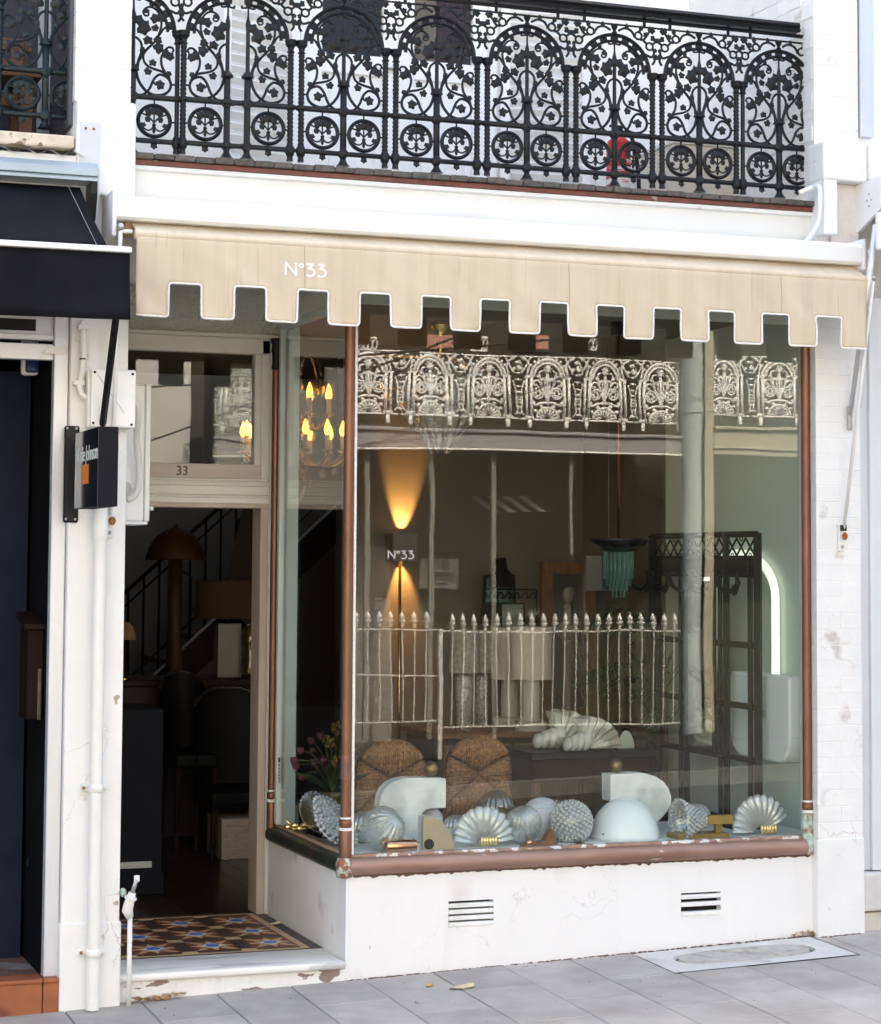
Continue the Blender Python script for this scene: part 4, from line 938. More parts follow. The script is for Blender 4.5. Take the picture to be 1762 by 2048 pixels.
# =================================================================== fittings on the left pier
dp = thing('downpipe', 'round white downpipe strapped to the stuccoed pier beside the doorway', 'downpipe', (-1.15, -0.11, -0.13))
MB().lathe([(0.0275, zg(-1.15, -0.1) + 0.005), (0.0275, 1.88)], (-1.15, -0.11, 0), 20).build('pipe', PVC_OLD, dp, smooth=True, auto=40)
MB().lathe([(0.033, 1.86), (0.034, 1.87), (0.034, 1.935), (0.030, 1.94), (0.030, 2.20)], (-1.15, -0.11, 0), 20).build('socket', PVC_OLD, dp, smooth=True, auto=40)
for zz in (0.115, 0.805):
    MB().lathe([(0.0300, zz - 0.016), (0.033, zz - 0.012), (0.033, zz + 0.012), (0.0300, zz + 0.016)], (-1.15, -0.11, 0), 20).build('strap', PVC_OLD, dp, smooth=True, auto=40)
    MB().bbox(-1.205, -1.095, -0.082, -0.052, zz - 0.014, zz + 0.014, 0.005).build('strap_wing', PVC_OLD, dp)
    MB().ball((-1.197, -0.084, zz), 0.007, 8).build('screw', RUST, dp)
jb = thing('junction_box', 'square white plastic junction box on the pier under the black awning', 'junction box', (-1.12, -0.06, 2.45))
MB().bbox(-1.216, -1.022, -0.115, -0.052, 2.335, 2.585, 0.010, 2).build('box', PVC, jb)
MB().bbox(-1.205, -1.010, -0.140, -0.116, 2.338, 2.588, 0.008, 2).build('lid', mat('bright_white_plastic', (0.82, 0.82, 0.81), 0.35, var=0.01), jb)
for (sx_, sz_) in ((-1.19, 2.573), (-1.026, 2.57), (-1.193, 2.355), (-1.028, 2.352)): MB().ball((sx_, -0.140, sz_), 0.006, 8, (1, 0.5, 1)).build('screw', BLACK_MET, jb)
MB().tube([(-1.18, -0.1425, 2.565), (-1.06, -0.1425, 2.40)], 0.0012, 4).build('wire', mat('grey_wire', (0.4, 0.4, 0.42), 0.5), jb)
cn = MB(); cpts = [at(165, 640, Y=-0.08), at(168, 700, Y=-0.08), at(164, 745, Y=-0.08), at(159, 770, Y=-0.09), at(165, 790, Y=-0.09), at(182, 799, Y=-0.09)]
cdt = thing('conduit_pipe', 'bent white conduit running down into the junction box', 'pipe', cpts[0])
cn.tube(spl(cpts, 6), 0.014, 10); cn.build('pipe', PVC, cdt, smooth=True)
for (a_, b_) in ((167, 655), (158, 766)): MB().bbox(at(a_, b_, Y=-0.07).x - 0.028, at(a_, b_, Y=-0.07).x + 0.022, -0.098, -0.052, at(a_, b_, Y=-0.08).z - 0.010, at(a_, b_, Y=-0.08).z + 0.010, 0.003).build('clip', PVC, cdt)
q = at(166, 718, Y=-0.08); MB().lathe([(0.0152, -0.003), (0.0152, 0.003)], q, 12).build('cable_tie', BLACK_MET, cdt)
mt_ = thing('meter_cabinet', 'tall white meter cabinet fixed inside the doorway reveal', 'cabinet', (-0.93, 0.3, 1.95))
MB().bbox(-1.03, -0.885, 0.25, 0.62, 1.945, 2.56, 0.006).build('body', PVC, mt_); MB().bbox(-0.884, -0.860, 0.245, 0.63, 1.945, 2.562, 0.004).build('door', PVC, mt_)
MB().lathe([(0.006, 0), (0.006, 0.012), (0.010, 0.014), (0.010, 0.026)], (-0.858, 0.30, 2.005), 10, axis=Matrix.Rotation(PI / 2, 3, 'Y')).build('knob', PVC, mt_)
MB().bbox(-1.03, -0.87, 0.24, 0.62, 1.93, 1.9445, 0.003).build('base_lip', PVC, mt_)
MB().lathe([(0.035, 0), (0.035, 0.004)], (-0.975, 0.252, 2.09), 16, axis=Matrix.Rotation(PI / 2, 3, 'X')).build('round_cutout', mat('cutout_grey', (0.5, 0.49, 0.47), 0.6), mt_)
cp = [at(262, 802, Y=-0.10), at(272, 812, Y=-0.06), at(275, 840, Y=0.0), at(273, 880, Y=0.1), at(278, 930, Y=0.18), at(279, 965, Y=0.2), at(270, 990, Y=0.22), at(256, 998, Y=0.235)]
tag(MB().tube(spl(cp, 6), 0.0145, 10).build('flexible_conduit', PVC_OLD, smooth=True), 'curved white conduit from the junction box to the meter cabinet', 'pipe')
# tap on its stand pipe
tp = thing('garden_tap', 'old white painted garden tap on a thin pipe beside the doorstep', 'tap', (-1.0, -0.05, -0.1))
tx = at(259, 1900, Y=-0.075).x
MB().tube([(tx, -0.075, zg(tx, 0) - 0.02), (tx, -0.075, 0.28)], 0.0105, 10).build('stand_pipe', PVC_OLD, tp, smooth=True)
p0 = at(252, 1826, Y=-0.075); p1 = at(268, 1775, Y=-0.10)
MB().tube([(tx, -0.075, 0.25), (tx - 0.012, -0.075, p0.z + 0.01), p0 + (p1 - p0) * 0.35, p0 + (p1 - p0) * 0.8], [0.016, 0.024, 0.022, 0.016], 12).build('tap_body', PVC_OLD, tp, smooth=True)
MB().tube([p0 + (p1 - p0) * 0.55, p0 + (p1 - p0) * 0.62], [0.027, 0.027], 12).build('collar', PVC_OLD, tp, smooth=True, auto=40)
MB().tube([p0 + (p1 - p0) * 0.8, p0 + (p1 - p0) * 1.32], [0.009, 0.008], 8).build('spindle', STEEL, tp, smooth=True)
MB().bbox(-0.012, 0.012, -0.004, 0.004, -0.014, 0.014, 0.003, mat=Matrix.Translation(p0 + (p1 - p0) * 1.35)).build('handle', PVC_OLD, tp)
MB().ball(at(246, 1785, Y=-0.03), 0.02, 10, (0.8, 1, 1)).build('green_spout', VERDIGRIS, tp, smooth=True)

# =================================================================== neighbour on the left
NL = -3.2
sg = thing('hanging_sign', 'black projecting box sign with handwritten name and orange square', 'sign', (-1.236, -0.2, 2.15))
MB().bbox(-1.300, -1.236, -0.056, -0.0505, 1.93, 2.345, 0.006).build('mounting_plate', BLACK_MET, sg)
for (a_, b_) in ((-1.288, 2.335), (-1.248, 2.335), (-1.288, 1.945), (-1.248, 1.945)): MB().ball((a_, -0.057, b_), 0.006, 8, (1, .5, 1)).build('screw', STEEL, sg)
GLOSSB = mat('gloss_black_acrylic', (0.008, 0.008, 0.009), 0.08, var=0.05, spec=0.6)
MB().bbox(-1.276, -1.196, -0.70, -0.19, 1.985, 2.305, 0.002).build('sign_box', mat('matt_black_panel', (0.012, 0.012, 0.016), 0.7, var=0.08, spec=0.12), sg)
MB().box(-1.2775, -1.2762, -0.698, -0.225, 1.987, 2.303).build('face', GLOSSB, sg)
MB().box(-1.2775, -1.2762, -0.225, -0.192, 1.987, 2.303).build('silver_edge', GREY_ALU, sg)
MB().box(-1.2792, -1.2778, -0.50, -0.375, 2.083, 2.163).build('orange_square', mat('orange_vinyl', (0.75, 0.20, 0.02), 0.5, var=0.02), sg)
tm = text_mb('Nudie Johnson', 0.064, 0.0004, spacing=0.92)
xs_ = [p.x for p in tm.v]; kf = 0.47 / (max(xs_) - min(xs_)); tm.xf(Matrix.Diagonal((kf, kf * 1.0, 1, 1)))
tm.xf(Matrix.Translation((-1.2784, -0.455, 2.205)) @ Matrix.Rotation(-PI / 2, 4, 'Z') @ Matrix.Rotation(PI / 2, 4, 'X') @ Matrix(((1.0, 0.10, 0, 0), (0, 1.05, 0, 0), (0, 0, 1, 0), (0, 0, 0, 1))))
tm.build('lettering', mat('white_sign_letters', (0.75, 0.82, 0.76), 0.5), sg)
ba = thing('black_awning', 'black canvas drop awning on a blue grey cassette left of the shop', 'awning', (-1.6, -0.4, 3.1))
xa1 = at(195, 345, Y=-0.2).x
pr = [(-0.10, 3.475), (-0.20, 3.462), (-0.235, 3.435), (-0.235, 3.40), (-0.22, 3.40), (-0.22, 3.392), (-0.235, 3.392), (-0.235, 3.378), (-0.10, 3.378)]
MB().prism(pr, NL, xa1, 'yz').build('cassette', BLUE_ALU, ba, bevel=0.003)
MB().prism([(-0.06, 3.40), (-0.22, 3.375), (-0.22, 3.33), (-0.19, 3.24), (-0.10, 3.10), (-0.06, 3.10)], xa1 - 0.03, xa1 - 0.002, 'yz').build('end_plate', BLACK_MET, ba)
ft0 = at(160, 375, Y=-0.18); ft1 = at(216, 494, Y=-0.58)
m = MB(); v = []; f = []
for i in range(9):
    t = i / 8
    yy = ft0.y + (ft1.y - ft0.y) * t; zz = ft0.z + (ft1.z - ft0.z) * t - 0.012 * math.sin(PI * t); xx = ft0.x + (ft1.x - ft0.x) * t
    v += [(NL, yy, zz), (xx, yy, zz)]
for i in range(8): f.append((2 * i, 2 * i + 1, 2 * i + 3, 2 * i + 2))
cnv = m.add(v, f).build('canopy', BLACK_CANVAS, ba, smooth=True)
sol = cnv.modifiers.new('thickness', 'SOLIDIFY'); sol.thickness = 0.002
m = MB(); m.tube([(ft0.x - 0.05, ft0.y - 0.003, ft0.z + 0.001), (ft1.x - 0.045, ft1.y - 0.003, ft1.z + 0.002)], 0.0012, 4); m.build('seam', mat('grey_thread', (0.3, 0.3, 0.3), 0.8), ba)
br = at(262, 502, Y=-0.60)
MB().bbox(NL, br.x, -0.625, -0.575, br.z - 0.011, br.z + 0.014, 0.006, 2).build('front_bar', PALE_ALU, ba)
vb = at(258, 641, Y=-0.60)
m = MB(); v = []; f = []
for i in range(41):
    x = NL + (vb.x - NL) * i / 40
    for j in range(7):
        t = j / 6; v.append((x, -0.60 - t * (0.006 + 0.014 * math.sin(x * 6.0 + 2 * t) + 0.006 * math.sin(x * 17 - 5 * t)) , br.z - 0.008 + (vb.z - br.z + 0.008) * t))
for i in range(40):
    for j in range(6): a = 7 * i + j; f.append((a, a + 7, a + 8, a + 1))
vl = m.add(v, f).build('valance', BLACK_CANVAS, ba, smooth=True); sol = vl.modifiers.new('thickness', 'SOLIDIFY'); sol.thickness = 0.002
pa = at(234, 640, Y=-0.58); pb = at(203, 868, Y=-0.10)
m = MB(); m.tube([pa + Vector((0, 0, 0.05)), pb], 0.0155, 4); m.build('arm', BLACK_MET, ba)
# aluminium shop front beside the pier
alu = thing('aluminium_shopfront', 'silver aluminium door frame of the dark neighbouring shop', 'door frame', (-1.35, 0, 0))
MB().bbox(-1.342, PLX0 - 0.002, -0.012, 0.05, 0.005, 3.3, 0.003).build('upright', GREY_ALU, alu)
MB().bbox(NL, -1.343, 0.0, 0.05, 2.63, 2.70, 0.003).build('head_rail', GREY_ALU, alu)
MB().bbox(NL, -1.343, -0.004, 0.055, 2.715, 2.74, 0.003).build('head_track', GREY_ALU, alu); MB().bbox(NL, -1.343, -0.004, 0.055, 2.82, 2.86, 0.003).build('head_track', GREY_ALU, alu)
MB().bbox(NL, -1.343, 0.015, 0.05, 2.74, 2.82, 0.002).build('track_back', GREY_ALU, alu)
MB().box(NL, -1.42, 0.01, 0.0148, 2.755, 2.805).build('dark_slot', DARKHOLE, alu)
MB().prism([(-1.40, 2.655), (-1.36, 2.69), (-1.285, 2.69), (-1.285, 2.655)], -0.016, -0.0125, 'xz').build('corner_plate', STEEL, alu)
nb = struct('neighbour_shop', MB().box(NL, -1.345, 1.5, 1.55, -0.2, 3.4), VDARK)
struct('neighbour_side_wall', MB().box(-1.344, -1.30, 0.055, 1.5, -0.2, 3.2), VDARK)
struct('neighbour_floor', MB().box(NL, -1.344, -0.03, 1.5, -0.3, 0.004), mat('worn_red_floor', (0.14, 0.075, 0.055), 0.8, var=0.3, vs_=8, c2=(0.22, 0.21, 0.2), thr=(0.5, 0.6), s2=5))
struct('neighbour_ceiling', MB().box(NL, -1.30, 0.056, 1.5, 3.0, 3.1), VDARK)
ndw = at(52, 1850, Y=0.55)
struct('navy_wall', MB().box(NL, at(42, 1800, Y=0.50).x, 0.50, 0.55, 0.0, 2.62), NAVY)
bu = at(92, 1800, Y=0.62); cab0 = at(52, 1440, Y=0.10); cab1 = at(52, 1258, Y=0.10)
cb = thing('wooden_letterbox', 'worn brown wooden box with a sloping lid hung inside the dark shop entrance', 'letterbox', (cab0.x, 0.10, cab0.z))
MB().bbox(cab0.x, -1.346, 0.09, 0.30, cab0.z, cab1.z, 0.006).build('box', OLDWOOD, cb)
MB().prism([(0.065, cab1.z), (0.31, cab1.z + 0.045), (0.31, cab1.z + 0.07), (0.065, cab1.z + 0.022)], cab0.x - 0.02, -1.347, 'yz').build('lid', OLDWOOD, cb)
MB().bbox(cab0.x + 0.045, cab0.x + 0.06, 0.083, 0.0895, cab0.z, cab0.z + 0.22, 0.002).build('pale_scrape', mat('bare_scraped_wood', (0.10, 0.07, 0.055), 0.8, var=0.3, vs_=30), cb)
p = at(75, 1725, Y=0.45)
vp = thing('gas_pipe', 'dark painted valve and pipe low in the neighbouring entrance', 'pipe', (p.x, 0.45, 0.0))
MB().lathe([(0.045, 0), (0.05, 0.012), (0.05, 0.03), (0.03, 0.045), (0.02, 0.09)], p, 14, axis=Matrix.Rotation(R(75), 3, 'X')).build('valve', mat('dark_green_paint', (0.02, 0.035, 0.035), 0.5, var=0.3, vs_=30), vp, smooth=True)
MB().tube(spl([p + Vector((0.03, -0.05, -0.02)), p + Vector((0.07, -0.06, -0.10)), p + Vector((0.06, -0.06, -0.4)), p + Vector((0.07, -0.05, -0.6))], 6), 0.016, 10).build('pipe', NAVY, vp, smooth=True)
for xx in (-1.352, ): MB()
st_ = thing('terracotta_step', 'orange terracotta tiled step of the neighbouring shop', 'step', (-1.4, -0.05, -0.1))
xx = NL; k = 0
edges = [NL, -2.6, -2.0, -1.352, -1.283]
for a_, b_ in zip(edges[:-1], edges[1:]):
    MB().bbox(a_ + 0.002, b_ - 0.002, -0.062, -0.03, zg(a_, 0) - 0.05, -0.006, 0.004, 2).build('riser_tile', TERRA, st_)
    MB().bbox(a_ + 0.002, b_ - 0.002, -0.072, 0.06, -0.006, 0.012, 0.005, 2).build('nosing_tile', TERRA, st_)
q = at(62, 738, Y=0.3)
sn = thing('alarm_sensor', 'small blue and white sensor hanging under the neighbouring door head', 'sensor', q)
MB().bbox(q.x - 0.045, q.x + 0.03, 0.27, 0.32, q.z - 0.03, q.z + 0.35, 0.015, 3).build('body', PVC, sn); MB().bbox(q.x - 0.03, q.x + 0.024, 0.262, 0.2695, q.z - 0.02, q.z + 0.06, 0.01, 2).build('blue_window', mat('dark_blue_plastic', (0.02, 0.03, 0.15), 0.2), sn)
# the neighbour's balcony
rail2 = thing('iron_railing', 'teal black cast iron railing of the balcony on the far left', 'railing', (-1.6, RY, DECK + 0.05))
for k in range(3): panel(rail2, at(90, 200, Y=RY).x - 0.455 * k, RY, 3.705, IRON_TEAL, rplain=False)
ndk = thing('weathered_balcony_edge', 'flaking cream balcony edge board above the blue grey cassette', 'board', (-1.5, 0, 3.5))
FLAKE = mat('flaking_cream_paint', (0.62, 0.54, 0.42), 0.8, var=0.15, vs_=12, bump=1.0, bs=40, c2=(0.25, 0.17, 0.10), thr=(0.6, 0.63), s2=12)
MB().bbox(NL, PLX0 - 0.004, -0.08, 0.1, 3.545, 3.60, 0.01, 2).build('edge_board', FLAKE, ndk)
m = MB(); v = []; f = []
for i in range(160):
    x = NL + (PLX0 + 0.03 - NL) * i / 159
    v += [(x, -0.12, 3.513 + 0.010 * math.sin(x * 62)), (x, 0.0, 3.527 + 0.010 * math.sin(x * 62))]
for i in range(159): f.append((2 * i, 2 * i + 1, 2 * i + 3, 2 * i + 2))
MBs = m.add(v, f).build('corrugated_flashing', PALE_ALU, ndk, smooth=True)
struct('neighbour_fascia', MB().box(NL, PLX0, -0.09, 0.05, 3.3, 3.51), WHITE)
struct('neighbour_balcony_floor', MB().box(NL, PLX0, 0.1, 1.5, 3.5, 3.57), VDARK)
MB().bbox(at(137, 100, Y=RY - 0.03).x, PLX0 + 0.002, RY - 0.06, 0.5, 3.66, 5.2, 0.004).build('end_board', mat('grey_purple_paint', (0.085, 0.085, 0.10), 0.6, var=0.1, vs_=8), rail2)
struct('neighbour_upper_wall', MB().box(NL, PLX0, 1.0, 1.1, 3.5, 7.0), mat('purple_grey_wall', (0.045, 0.042, 0.052), 0.7, var=0.1))
bn = thing('timber_bench', 'brown slatted timber bench on the neighbouring balcony', 'bench', (-1.6, 0.5, 3.57))
TIMB = mat('brown_timber_slat', (0.16, 0.09, 0.055), 0.6, var=0.25, vs_=10, stretch=(0.5, 6, 6))
for zz, yy in ((3.82, 0.45), (4.02, 0.62), (4.12, 0.64)): MB().bbox(NL + 0.3, -1.36, yy, yy + 0.03, zz, zz + 0.06, 0.005).build('slat', TIMB, bn)
for yy in (0.36, 0.47, 0.58): MB().bbox(NL + 0.3, -1.36, yy - 0.045, yy + 0.045, 3.93, 3.955, 0.005).build('seat_slat', TIMB, bn)
for xx in (-1.46, -2.6): MB().bbox(xx, xx + 0.06, 0.60, 0.66, 3.57, 4.16, 0.005).build('leg', TIMB, bn); MB().bbox(xx, xx + 0.06, 0.32, 0.38, 3.57, 3.93, 0.005).build('leg', TIMB, bn)

# =================================================================== neighbour on the right
PANELW = mat('pale_blue_grey_panel', (0.66, 0.69, 0.72), 0.45, var=0.02)
rn = thing('neighbour_shopfront', 'pale blue grey panelled shop front at the right edge', 'shop front', (2.7, 0, 0))
MB().bbox(2.63, 2.70, 0.02, 0.3, 0.28, 3.1, 0.003).build('panel', PANELW, rn); MB().bbox(2.7, 4.6, 0.0, 0.3, 0.28, 3.1, 0.003).build('panel', PANELW, rn)
MB().bbox(2.618, 2.63, 0.06, 0.3, -0.1, 3.5, 0.001).build('dark_gap', mat('grey_gap', (0.1, 0.1, 0.12), 0.8), rn)
MB().bbox(2.632, 2.66, 0.0, 0.02, 2.55, 3.3, 0.003).build('track', GREY_ALU, rn)
MB().bbox(2.62, 4.6, -0.045, 0.3, 0.09, 0.275, 0.012, 2).build('stone_sill', CONC, rn); MB().bbox(2.62, 4.6, -0.02, 0.3, -0.15, 0.082, 0.01, 2).build('stone_base', mat('warm_stone', (0.60, 0.55, 0.48), 0.7, var=0.06), rn)
MB().bbox(2.63, 4.6, 0.0, 0.3, 3.62, 7.0, 0.004).build('upper_panel', PALE_ALU, rn); MB().bbox(2.64, 2.72, -0.03, 0.0, 3.9, 7.0, 0.004).build('corner_trim', GREY_ALU, rn)
MB().bbox(2.61, 4.6, -0.17, 0.02, 3.66, 3.84, 0.01, 2).build('string_course', STUCCO, rn)
wa = thing('white_awning', 'white awning cassette with an angled end plate at the right edge', 'awning', (2.7, -0.2, 3.4))
p1_ = [at(1705, 383, Y=-0.19), at(1727, 375, Y=-0.3), at(1762, 376, Y=-0.5)]
MB().prism([(-0.06, 3.64), (-0.36, 3.66), (-0.40, 3.60), (-0.36, 3.52), (-0.10, 3.41), (-0.06, 3.41)], 2.585, 2.60, 'yz').build('end_plate', PALE_ALU, wa)
for (yy, zz) in ((-0.2, 3.58), (-0.22, 3.55), (-0.18, 3.55), (-0.2, 3.52)): MB().ball((2.584, yy, zz), 0.006, 8).build('bolt', STEEL, wa)
MB().bbox(2.605, 4.6, -0.36, -0.06, 3.52, 3.655, 0.01, 2).build('cassette', PALE_ALU, wa)
pa = at(1752, 450, Y=-0.42); pb = at(1700, 832, Y=-0.06)
MB().tube([pa, pb], [0.016, 0.012], 8).build('arm', GREY_ALU, wa, smooth=True)
MB().bbox(pb.x - 0.012, pb.x + 0.010, PF - 0.02, PF - 0.003, pb.z - 0.07, pb.z + 0.05, 0.004).build('wall_bracket', STEEL, wa)
MB().ball(at(1742, 505, Y=-0.1), 0.022, 12).build('cap', PVC, wa, smooth=True)
MB().bbox(at(1752, 470, Y=-0.42).x, 4.6, -0.44, -0.41, at(1752, 500, Y=-0.42).z, at(1752, 425, Y=-0.42).z, 0.006).build('front_bar', PALE_ALU, wa)

# fallen leaves ----------------------------------------------------------------------
LEAF = mat('dry_leaf', (0.42, 0.24, 0.11), 0.8, var=0.4, vs_=25, rand=0.35)
LEAF_P = mat('pale_dry_leaf', (0.66, 0.55, 0.36), 0.8, var=0.2, vs_=25, rand=0.15)
def fallen(x, y, z, s, a, mt, label, long=1.0):
    m = MB(); n = 7; v = []; f = []
    for i in range(n):
        t = i / (n - 1); wd = s * 0.42 * math.sin(PI * (0.06 + 0.88 * t)) ** 0.8 * (1 + 0.25 * math.sin(9 * t))
        lx = s * long * (t - 0.5) * 2
        v += [(lx, -wd, 0.004 + 0.22 * s * abs(t - 0.5)), (lx, 0, 0.002), (lx, wd, 0.004 + 0.3 * s * t)]
    for i in range(n - 1):
        for j in range(2): q_ = 3 * i + j; f.append((q_, q_ + 3, q_ + 4, q_ + 1))
    m.add(v, f, Matrix.Translation((x, y, z)) @ Matrix.Rotation(a, 4, 'Z'))
    return tag(m.build('fallen_leaf', mt, smooth=True), label, 'leaf', 'fallen leaves')
g1 = at(924, 1967, Z=-0.06); fallen(g1.x, g1.y, zg(g1.x, g1.y), 0.055, 0.05, LEAF_P, 'long pale strip of dry leaf on the pavement in front of the left air vent', 1.1)
g1 = at(859, 1962, Z=-0.06); fallen(g1.x, g1.y, zg(g1.x, g1.y), 0.028, 0.6, LEAF, 'small tan curled leaf on the paving left of the pale strip')
g1 = at(835, 1990, Z=-0.06); fallen(g1.x, g1.y, zg(g1.x, g1.y), 0.013, 2.1, LEAF_P, 'tiny yellow leaf on the paver below the tan curled leaf')
g1 = at(1097, 2021, Z=-0.06); fallen(g1.x, g1.y, zg(g1.x, g1.y), 0.012, 1.1, LEAF_P, 'tiny pale leaf in the middle of the pavement')
g1 = at(1195, 1918, Z=-0.06); fallen(g1.x, g1.y, zg(g1.x, g1.y), 0.014, 0.3, LEAF_P, 'small pale leaf lying close to the white wall')
g1 = at(549, 1851, Z=0.0); fallen(g1.x, g1.y, 0.003, 0.036, 0.35, LEAF_P, 'pale curled leaf on the tan border of the tiled floor')
rl = random.Random(21)
hl = MB()
for i in range(38):
    px = rl.uniform(262, 350); gp = at(px, rl.uniform(1994, 2006) - (px - 262) * 0.13, Z=-0.12)
    y_ = min(gp.y, -0.012); s = rl.uniform(0.012, 0.03); M_ = Matrix.Translation((gp.x, y_ - rl.uniform(0, 0.03), zg(gp.x, y_) + rl.uniform(0.004, 0.02))) @ Matrix.Rotation(rl.uniform(0, 6.3), 4, 'Z') @ Matrix.Rotation(rl.uniform(-0.8, 0.8), 4, 'X')
    hl.add([(-s, 0, 0.004), (0, -0.5 * s, 0), (s, 0, 0.006), (0, 0.5 * s, 0.002)], [(0, 1, 2), (0, 2, 3)], M_)
for i in range(30):
    gp = Vector((PRX0 - 0.005 - abs(rl.gauss(0, 0.05)), -0.006 - abs(rl.gauss(0, 0.012)), 0)); s = rl.uniform(0.006, 0.014)
    M_ = Matrix.Translation((gp.x, gp.y, zg(gp.x, gp.y) + rl.uniform(0.003, 0.025))) @ Matrix.Rotation(rl.uniform(0, 6.3), 4, 'Z') @ Matrix.Rotation(rl.uniform(-0.8, 0.8), 4, 'X')
    hl.add([(-s, 0, 0.004), (0, -0.5 * s, 0), (s, 0, 0.006), (0, 0.5 * s, 0.002)], [(0, 1, 2), (0, 2, 3)], M_)
tag(hl.build('leaf_litter', LEAF), 'brown leaf litter swept against the foot of the walls', 'leaf litter', kind='stuff')
dirt = MB()
for i in range(110):     # small crumbs scattered on the paving
    x = rl.uniform(-1.2, 2.6); y_ = -0.06 - 1.5 * rl.random() ** 2.2; s = rl.uniform(0.0012, 0.0035); dirt.ball((x, y_, zg(x, y_) + 0.0008), s, 4, (1.4, 1, 0.5))
for i in range(420):     # grit along the foot of the wall
    x = rl.uniform(0.0, 2.6); s = rl.uniform(0.002, 0.007); y_ = -0.004 - abs(rl.gauss(0, 0.006))
    if x > 2.36: y_ -= 0.055
    dirt.ball((x, y_, zg(x, y_) + 0.001), s, 4, (1.6, 0.8, 0.5))
tag(dirt.build('wall_foot_grit', mat('brown_grit', (0.16, 0.10, 0.07), 0.9, var=0.4, vs_=80)), 'brown grit lying along the foot of the white wall', 'grit', kind='stuff')

# =================================================================== the shop's rooms
CEIL = 3.06
WALL_R = mat('pale_green_white_wall', (0.565, 0.63, 0.575), 0.65, var=0.02, vs_=2)
WALL_B = mat('stone_grey_wall', (0.165, 0.15, 0.125), 0.7, var=0.03, vs_=2)
WALL_H = mat('hall_grey_wall', (0.20, 0.21, 0.215), 0.7, var=0.03, vs_=2)
WALL_D = mat('charcoal_wall', (0.025, 0.024, 0.023), 0.7, var=0.05)
DARKWOOD = mat('dark_polished_wood', (0.024, 0.011, 0.0065), 0.4, spec=0.22, var=0.35, vs_=8, stretch=(5, 0.6, 5), bump=0.05)
FLOORW = mat('dark_floorboard', (0.030, 0.014, 0.008), 0.28, var=0.3, vs_=6, stretch=(8, 0.6, 8), rand=0.25)
MIDWOOD = mat('mid_brown_wood', (0.20, 0.095, 0.045), 0.45, var=0.25, vs_=8, stretch=(5, 5, 0.7))
BLACKLEATHER = mat('black_leather', (0.004, 0.0035, 0.0035), 0.5, var=0.2, spec=0.12)
BRASS = mat('brass', (0.62, 0.42, 0.14), 0.25, metal=1.0, var=0.1, vs_=12)
OLDBRASS = mat('aged_brass', (0.26, 0.18, 0.085), 0.35, metal=0.9, var=0.4, vs_=40)
CHROMEG = mat('bright_gold_metal', (0.85, 0.66, 0.28), 0.2, metal=1.0, var=0.1)
SHOPIRON = mat('matt_black_iron', (0.007, 0.006, 0.0055), 0.6, var=0.2, vs_=20, spec=0.12)
MARBLE_L = mat('veined_white_marble', (0.24, 0.235, 0.23), 0.3, var=0.06, vs_=6, c2=(0.22, 0.215, 0.21), thr=(0.58, 0.62), s2=9)
TRAV = mat('travertine', (0.46, 0.38, 0.30), 0.6, var=0.12, vs_=12, stretch=(1, 1, 5), c2=(0.28, 0.22, 0.17), thr=(0.62, 0.66), s2=22)
GREYSTONE = mat('pale_grey_plaster_stone', (0.74, 0.74, 0.71), 0.7, var=0.10, vs_=9, c2=(0.52, 0.53, 0.51), thr=(0.48, 0.66), s2=6, bump=0.1, bs=60)
shop_floor = struct('shop_floor', MB().box(-1.03, 2.75, YD + 0.1, 8.0, -0.25, -0.012), DARKHOLE)
fx0 = -1.03; rf = random.Random(3)
while fx0 < 1.6:
    yb_ = YD + 0.10
    while yb_ < 7.9:
        ln = rf.uniform(1.5, 2.6); ye = min(7.95, yb_ + ln)
        MB().bbox(fx0 + 0.0008, fx0 + 0.1292, yb_ + 0.0008, ye - 0.0008, -0.012, 0.0 + rf.uniform(-0.0006, 0.0), 0.0012).build('floorboard', FLOORW, shop_floor); yb_ = ye
    fx0 += 0.13
struct('shop_floor_east', MB().box(1.57, 2.75, 0.12, 8.0, -0.012, -0.001), FLOORW)
struct('bay_floor', MB().box(0.1, 2.5, 0.12, YD + 0.1, -0.2, -0.004), FLOORW)
struct('shop_side_wall', MB().box(2.50, 2.62, 0.125, 1.88, -0.2, CEIL), WALL_R)
struct('alcove_wall', MB().box(2.70, 2.80, 1.88, 8.0, -0.2, CEIL), WALL_B)
struct('alcove_return', MB().box(2.62, 2.70, 1.86, 1.88, -0.2, CEIL), WALL_R)
struct('shop_back_wall', MB().box(1.06, 2.70, 3.50, 3.62, -0.2, CEIL), WALL_B)
struct('shop_left_wall', MB().box(-1.10, -1.03, YD + 0.1, 8.0, -0.2, CEIL), WALL_D)
mh = MB().box(-1.03, 2.7, 7.6, 7.7, -0.2, 3.9)
struct('hall_rear_wall', mh, WALL_H)
mc = MB(); mc.box(-1.10, 2.80, YD + 0.165, 5.2, CEIL, CEIL + 0.1); mc.box(0.06, 2.62, 0.125, YD + 0.165, CEIL, CEIL + 0.1); mc.box(-1.10, 2.80, 5.2, 6.3, 3.9, 4.0); mc.box(-1.1, 2.8, 5.1, 5.2, 3.06, 3.9); mc.box(1.9, 2.8, 6.3, 7.6, 3.9, 4.0); mc.box(-1.1, 0.0, 6.3, 7.6, 3.9, 4.0)  # hall ceiling left open, an added unseen skylight that brightens the stairs
struct('shop_ceiling', mc, mat('olive_grey_ceiling', (0.20, 0.20, 0.165), 0.7, var=0.02))
mh = thing('terrace_house', 'upper storey body of the shop house behind the balcony', 'house', (0.6, 4, 3.4))
m = MB(); m.box(-1.10, -1.03, YB + 0.2, 8.0, 3.16, 7.4); m.box(2.70, 2.80, YB + 0.2, 8.0, 3.16, 7.4); m.box(-1.1, 2.8, 8.0, 8.1, 4.0, 7.4); m.box(-1.1, 2.8, YB + 1.2, 5.2, 3.2, 3.4)
